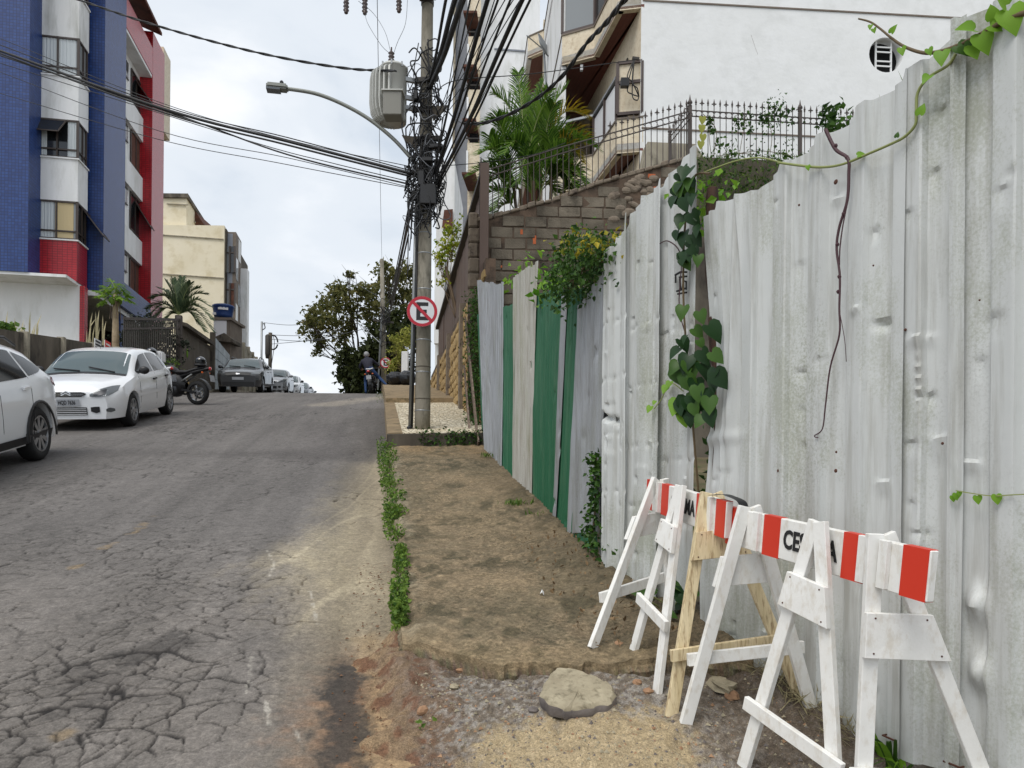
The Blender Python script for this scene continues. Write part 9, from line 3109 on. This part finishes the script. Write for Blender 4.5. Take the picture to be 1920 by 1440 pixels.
def greenery():
 R9 = random.Random(6)
 Y = 43.0
 b = at(672, 745, Y)
 b.z = gz(Y) - 0.4
 px_tree('feathery_tree', 'loose feathery tree spreading left at the crest', b, at(676, 690, Y), [(600, 600, 26), (584, 625, 20), (620, 570, 26), (640, 540, 22), (655, 572, 24), (612, 640, 16), (592, 658, 12), (630, 605, 20), (690, 560, 20), (702, 592, 20), (575, 603, 12), (655, 515, 10), (625, 550, 14), (640, 640, 12), (672, 540, 14), (660, 610, 18)], Y, 'leaf_tree', 320, 0.25, 'bark_dark', 0.20, 'trees at the crest', 1.0, 1.8, 3)
 b = at(752, 745, Y + 2)
 b.z = gz(Y) - 0.4
 px_tree('feathery_tree', 'taller feathery tree behind the far utility pole', b, at(748, 650, Y + 2), [(720, 530, 22), (745, 518, 24), (766, 503, 18), (760, 545, 20), (738, 562, 18), (706, 545, 16), (690, 590, 14), (770, 575, 18), (720, 500, 12), (785, 520, 16), (775, 545, 14)], Y + 2, 'leaf_tree', 320, 0.26, 'bark_dark', 0.2, 'trees at the crest', 1.0, 1.5, 4)
 Yd = 40.0
 b = at(695, 745, Yd)
 b.z = gz(Yd) - 0.4
 px_tree('dark_tree', 'dense dark tree behind the motorcyclist', b, at(695, 690, Yd), [(660, 690, 26), (690, 682, 30), (652, 662, 16), (702, 650, 24), (722, 672, 26), (738, 640, 24), (752, 616, 22), (735, 600, 18), (680, 712, 24), (655, 725, 12), (720, 702, 28), (752, 660, 22), (700, 620, 14), (722, 735, 20), (690, 735, 18), (648, 705, 14), (766, 590, 16), (770, 640, 18), (745, 690, 20)], Yd, 'leaf_dark', 520, 0.27, 'bark_dark', 0.2, None, 1.0, 1.4, 5)
 Ys = 34.0
 b = at(752, 735, Ys)
 b.z = gz(Ys) + 0.3
 px_tree('shrub', 'pale yellow-green shrub beside the white gate pillar', b, at(752, 690, Ys), [(745, 640, 13), (758, 632, 14), (742, 660, 12), (755, 655, 13), (765, 640, 10), (745, 678, 12), (735, 690, 9), (766, 625, 10)], Ys, 'leaf_yellowgreen', 520, 0.13, 'bark', 0.05, None, 0.9, 0.3, 6, 'shrub')
 # white gate pillar, rubbish bags
 p = at(759, 728, 30.5)
 p.z = gz(30.5) + STEP_H + 0.1
 o = MB().obox(p - Vector((0.13, 0.13, 0)), (0.26, 0, 0), (0, 0.26, 0), (0, 0, at(0, 653, 30.5).z - p.z)).build('gate_pillar', 'stucco_plain')
 bevel(o, 0.02)
 tag(o, 'white gate pillar behind the rubbish bags', 'pillar')
 for i, (x, y, r, lb) in enumerate(((742, 727, 0.30, 'left shiny black rubbish bag on the upper pavement'), (762, 727, 0.32, 'right shiny black rubbish bag behind the utility pole'))):
  c = at(x, y, 27.0)
  c.z = gz(27) + STEP_H + 0.10
  mb = MB().ball((0, 0, 0), r, 18, 12, (1.15, 1, 0.85))
  V = np.array(mb.v)
  V *= 1 + 0.16 * (fbm(V[:, 0] * 9 + i * 5, V[:, 2] * 9 + V[:, 1] * 6, 3, i) - 0.5)[:, None] * 2
  V[:, 2] = np.maximum(V[:, 2] + r * 0.75, 0)
  tag(mesh_obj('rubbish_bag', V + np.array(c), mb.f, 'bag_black'), lb, 'bag', 'rubbish bags')
 # small climbing tree over the brown screen
 b = S(2.1, 16.5)
 b.z = gz(b.y)
 px_tree('climbing_plant', 'yellow-green leaves hanging over the brown metal screen', b, at(835, 500, 17), [(840, 435, 14), (855, 430, 12), (828, 460, 14), (845, 470, 16), (825, 490, 12), (850, 455, 12), (818, 478, 10), (835, 515, 10), (825, 530, 7)], 17, 'leaf_vine_yellow', 260, 0.085, 'bark', 0.05, None, 1.0, 0.35, 8, 'plant')
 # areca palm behind the railing
 YP = 13.4
 pb = at(1005, 400, YP)
 pb.z = 3.2
 pal = thing('areca_palm', 'bushy areca palm behind the iron railing', 'palm', pb)
 A = lambda x, y, d=0.0: at(x, y, YP + d)
 stems = []
 for (x, y, d) in ((960, 330, 0), (985, 290, .15), (1010, 300, .1), (1035, 310, -.1), (1000, 340, -.2), (1060, 335, .1), (975, 355, -.15)):
  a = A(x * 0.4 + 1000 * 0.6, 405, d)
  a.z = 3.2
  MB().tube(spline([a, a.lerp(A(x, y, d), 0.6) + Vector((0.03, 0, 0)), A(x, y, d)], 4), 0.03, 7).build('stem', 'stem_brown', pal, True)
 FR = [(985, 290, 972, 135, .05, 0), (985, 290, 925, 175, .28, 0), (985, 290, 905, 235, .34, 1), (985, 290, 1020, 150, .15, 0), (1010, 300, 1062, 165, .3, 0), (1010, 300, 1098, 215, .42, 2), (1035, 310, 1100, 262, .38, 2), (1035, 310, 1092, 305, .35, 2), (960, 330, 898, 290, .3, 0), (960, 330, 905, 330, .25, 0), (975, 355, 908, 350, .2, 0), (1000, 340, 950, 250, .2, 0), (1000, 340, 1060, 255, .25, 0), (1010, 300, 1000, 190, .1, 0), (1060, 335, 1098, 350, .25, 1), (1060, 335, 1040, 250, .12, 0), (985, 290, 945, 290, .25, 1), (1035, 310, 1030, 200, .1, 0), (1000, 340, 1030, 330, .2, 1), (960, 330, 930, 220, .2, 0), (975, 355, 925, 395, .2, 0), (1060, 335, 1085, 385, .22, 1), (1000, 340, 985, 235, .1, 0), (1010, 310, 1075, 330, .3, 2)]
 FR += [(bx + R9.uniform(-14, 14), by + R9.uniform(5, 40), tx + R9.uniform(-28, 28), ty + R9.uniform(10, 60), rz_, 0 if k else R9.choice((0, 1))) for bx, by, tx, ty, rz_, k in FR]
 for (bx, by, tx, ty, rz_, k) in FR:
  frond(pal, A(bx, by), A(tx, ty, R9.uniform(-.55, .35)), rz_, 34, 0.42, ('leaf_palm', 'leaf_palm', 'leaf_palm_yellow')[k], 0.62, 0.015, 0.22, 0.45, R9)
 # date palm in the left garden
 YL = 29.5
 pb = at(335, 690, YL)
 pb.z = gz(YL)
 dp = thing('date_palm', 'grey-green date palm behind the brown garden fence', 'palm', pb)
 ct = at(335, 592, YL)
 MB().tube([pb, pb.lerp(ct, 0.5) + Vector((0.06, 0, 0)), ct], [0.2, 0.17, 0.14], 10).build('trunk', 'bark_dark', dp, True)
 for (x, y, rz_) in ((274, 580, .6), (283, 560, .7), (296, 540, .5), (310, 526, .3), (324, 522, .1), (342, 520, .1), (358, 530, .3), (374, 540, .5), (388, 552, .6), (394, 575, .7), (398, 600, .8), (400, 622, .8), (385, 622, .7), (372, 608, .5), (288, 600, .6), (280, 592, .7), (305, 612, .4), (300, 555, .5), (350, 545, .3), (368, 575, .5), (318, 560, .3)):
  frond(dp, ct + Vector((0, 0, 0.05)), at(x, y, YL + R9.uniform(-.7, .6)), rz_ * 0.6, 30, 0.42, 'leaf_palm_grey', 0.6, 0.03, 0.12, 0.3, R9)
 # papaya tree on the wall line
 Yp = 23.0
 pb = at(217, 655, Yp)
 pb.z = gz(Yp)
 pa = thing('papaya_tree', 'young papaya tree in front of the blue building', 'tree', pb)
 ct = at(217, 553, Yp)
 MB().tube([pb, pb.lerp(ct, 0.6), ct], [0.12, 0.1, 0.07], 9).build('trunk', 'papaya_bark', pa, True)
 for k in range(7):
  a = k * 0.9
  MB().ball(ct + Vector((math.cos(a) * 0.13, math.sin(a) * 0.13, -0.12 - 0.06 * (k % 3))), 0.085, 8, 6, (0.8, 0.8, 1.2)).build('fruit', 'leaf_papaya', pa, True)
  MB().tube([ct + Vector((math.cos(a) * .1, math.sin(a) * .1, -.15)), ct + Vector((math.cos(a) * .16, math.sin(a) * .16, -.75))], 0.012, 4).build('dead_stalk', 'wood_old', pa)
 for i, (x, y) in enumerate(((187, 545), (192, 552), (200, 540), (210, 530), (222, 535), (230, 545), (238, 552), (205, 548), (225, 556), (196, 562), (214, 542), (240, 560))):
  tp = at(x, y, Yp + R9.uniform(-.4, .3))
  mb = MB().tube(spline([ct, ct.lerp(tp, 0.5) + Vector((0, 0, 0.1)), tp], 4), 0.012, 4)
  mb.cm = 1
  for k in range(9):
   an = k / 8 * 4.6 - 2.3
   d = (tp - ct).normalized()
   s = d.cross(Zv).normalized()
   dr = (d * math.cos(an) + s * math.sin(an)).normalized() - Vector((0, 0, 0.35))
   sd_ = dr.cross(Zv).normalized() * 0.045
   l = 0.30
   mb.add([tp, tp + dr * l * 0.5 + sd_, tp + dr * l, tp + dr * l * 0.5 - sd_], [(0, 1, 2, 3)])
   mb.add([tp + dr * l * 0.45, tp + dr * l * 0.7 + sd_ * 2.4, tp + dr * l * 0.62], [(0, 1, 2)])
   mb.add([tp + dr * l * 0.45, tp + dr * l * 0.7 - sd_ * 2.4, tp + dr * l * 0.62], [(0, 1, 2)])
  mb.build('leaf', ['stem_green', 'leaf_papaya'], pa)
 # dark hedge behind the bars, low clipped bush, dry grasses over the wall
 rs = np.random.RandomState(2)
 for nm, lb, cl, n, m_, sz, Yq in (('hedge', 'dark green hedge behind the garden fence bars', [(232, 640, 22), (260, 625, 26), (285, 640, 26), (300, 620, 20), (312, 650, 22), (250, 660, 22), (285, 670, 24), (240, 615, 14), (320, 680, 16)], 480, 'leaf_hedge', 0.12, 27.0), ('clipped_bush', 'bright low bush in front of the garden fence base', [(308, 682, 9), (320, 680, 9), (330, 684, 8), (316, 692, 9), (328, 694, 8)], 420, 'leaf_weed', 0.07, 24.6)):
  b = at(cl[0][0] + 20, 700, Yq)
  b.z = gz(Yq)
  px_tree(nm, lb, b, b + Vector((0.1, 0, 0.7)), cl, Yq, m_, n, sz, 'bark_dark', 0.05, None, 1.1, 0.5, 9, 'bush')
 mb = MB()
 for i in range(28):
  x = R9.choice([R9.uniform(0, 60), R9.uniform(0, 110), R9.uniform(150, 200)])
  a = on_n(x, 634, WN - 0.35)
  a.z = gz(a.y)
  tp = on_n(x + R9.uniform(-14, 26), R9.uniform(580, 628), WN - 0.4)
  md = a.lerp(tp, 0.6)
  md.z = tp.z - 0.3
  s = Vector((0.014, 0.01, 0))
  mb.add([a - s, a + s, md + s, tp, md - s], [(0, 1, 2, 4), (4, 2, 3)])
 tag(mb.build('dry_grasses', 'grass_dry'), 'tall dry grasses behind the dark concrete wall', 'grass', kind='stuff')
 pos = np.array([tuple(on_n(x, y, WN - 0.2)) for x, y in zip(rs.normal(size=160) * 10 + 10, rs.normal(size=160) * 5 + 618)])
 tag(leaves('wall_weeds', pos, rs.uniform(.06, .16, 160), 'leaf_weed', None, rs=rs), 'green weeds spilling over the dark concrete wall at the left edge', 'weeds', kind='stuff')
greenery()
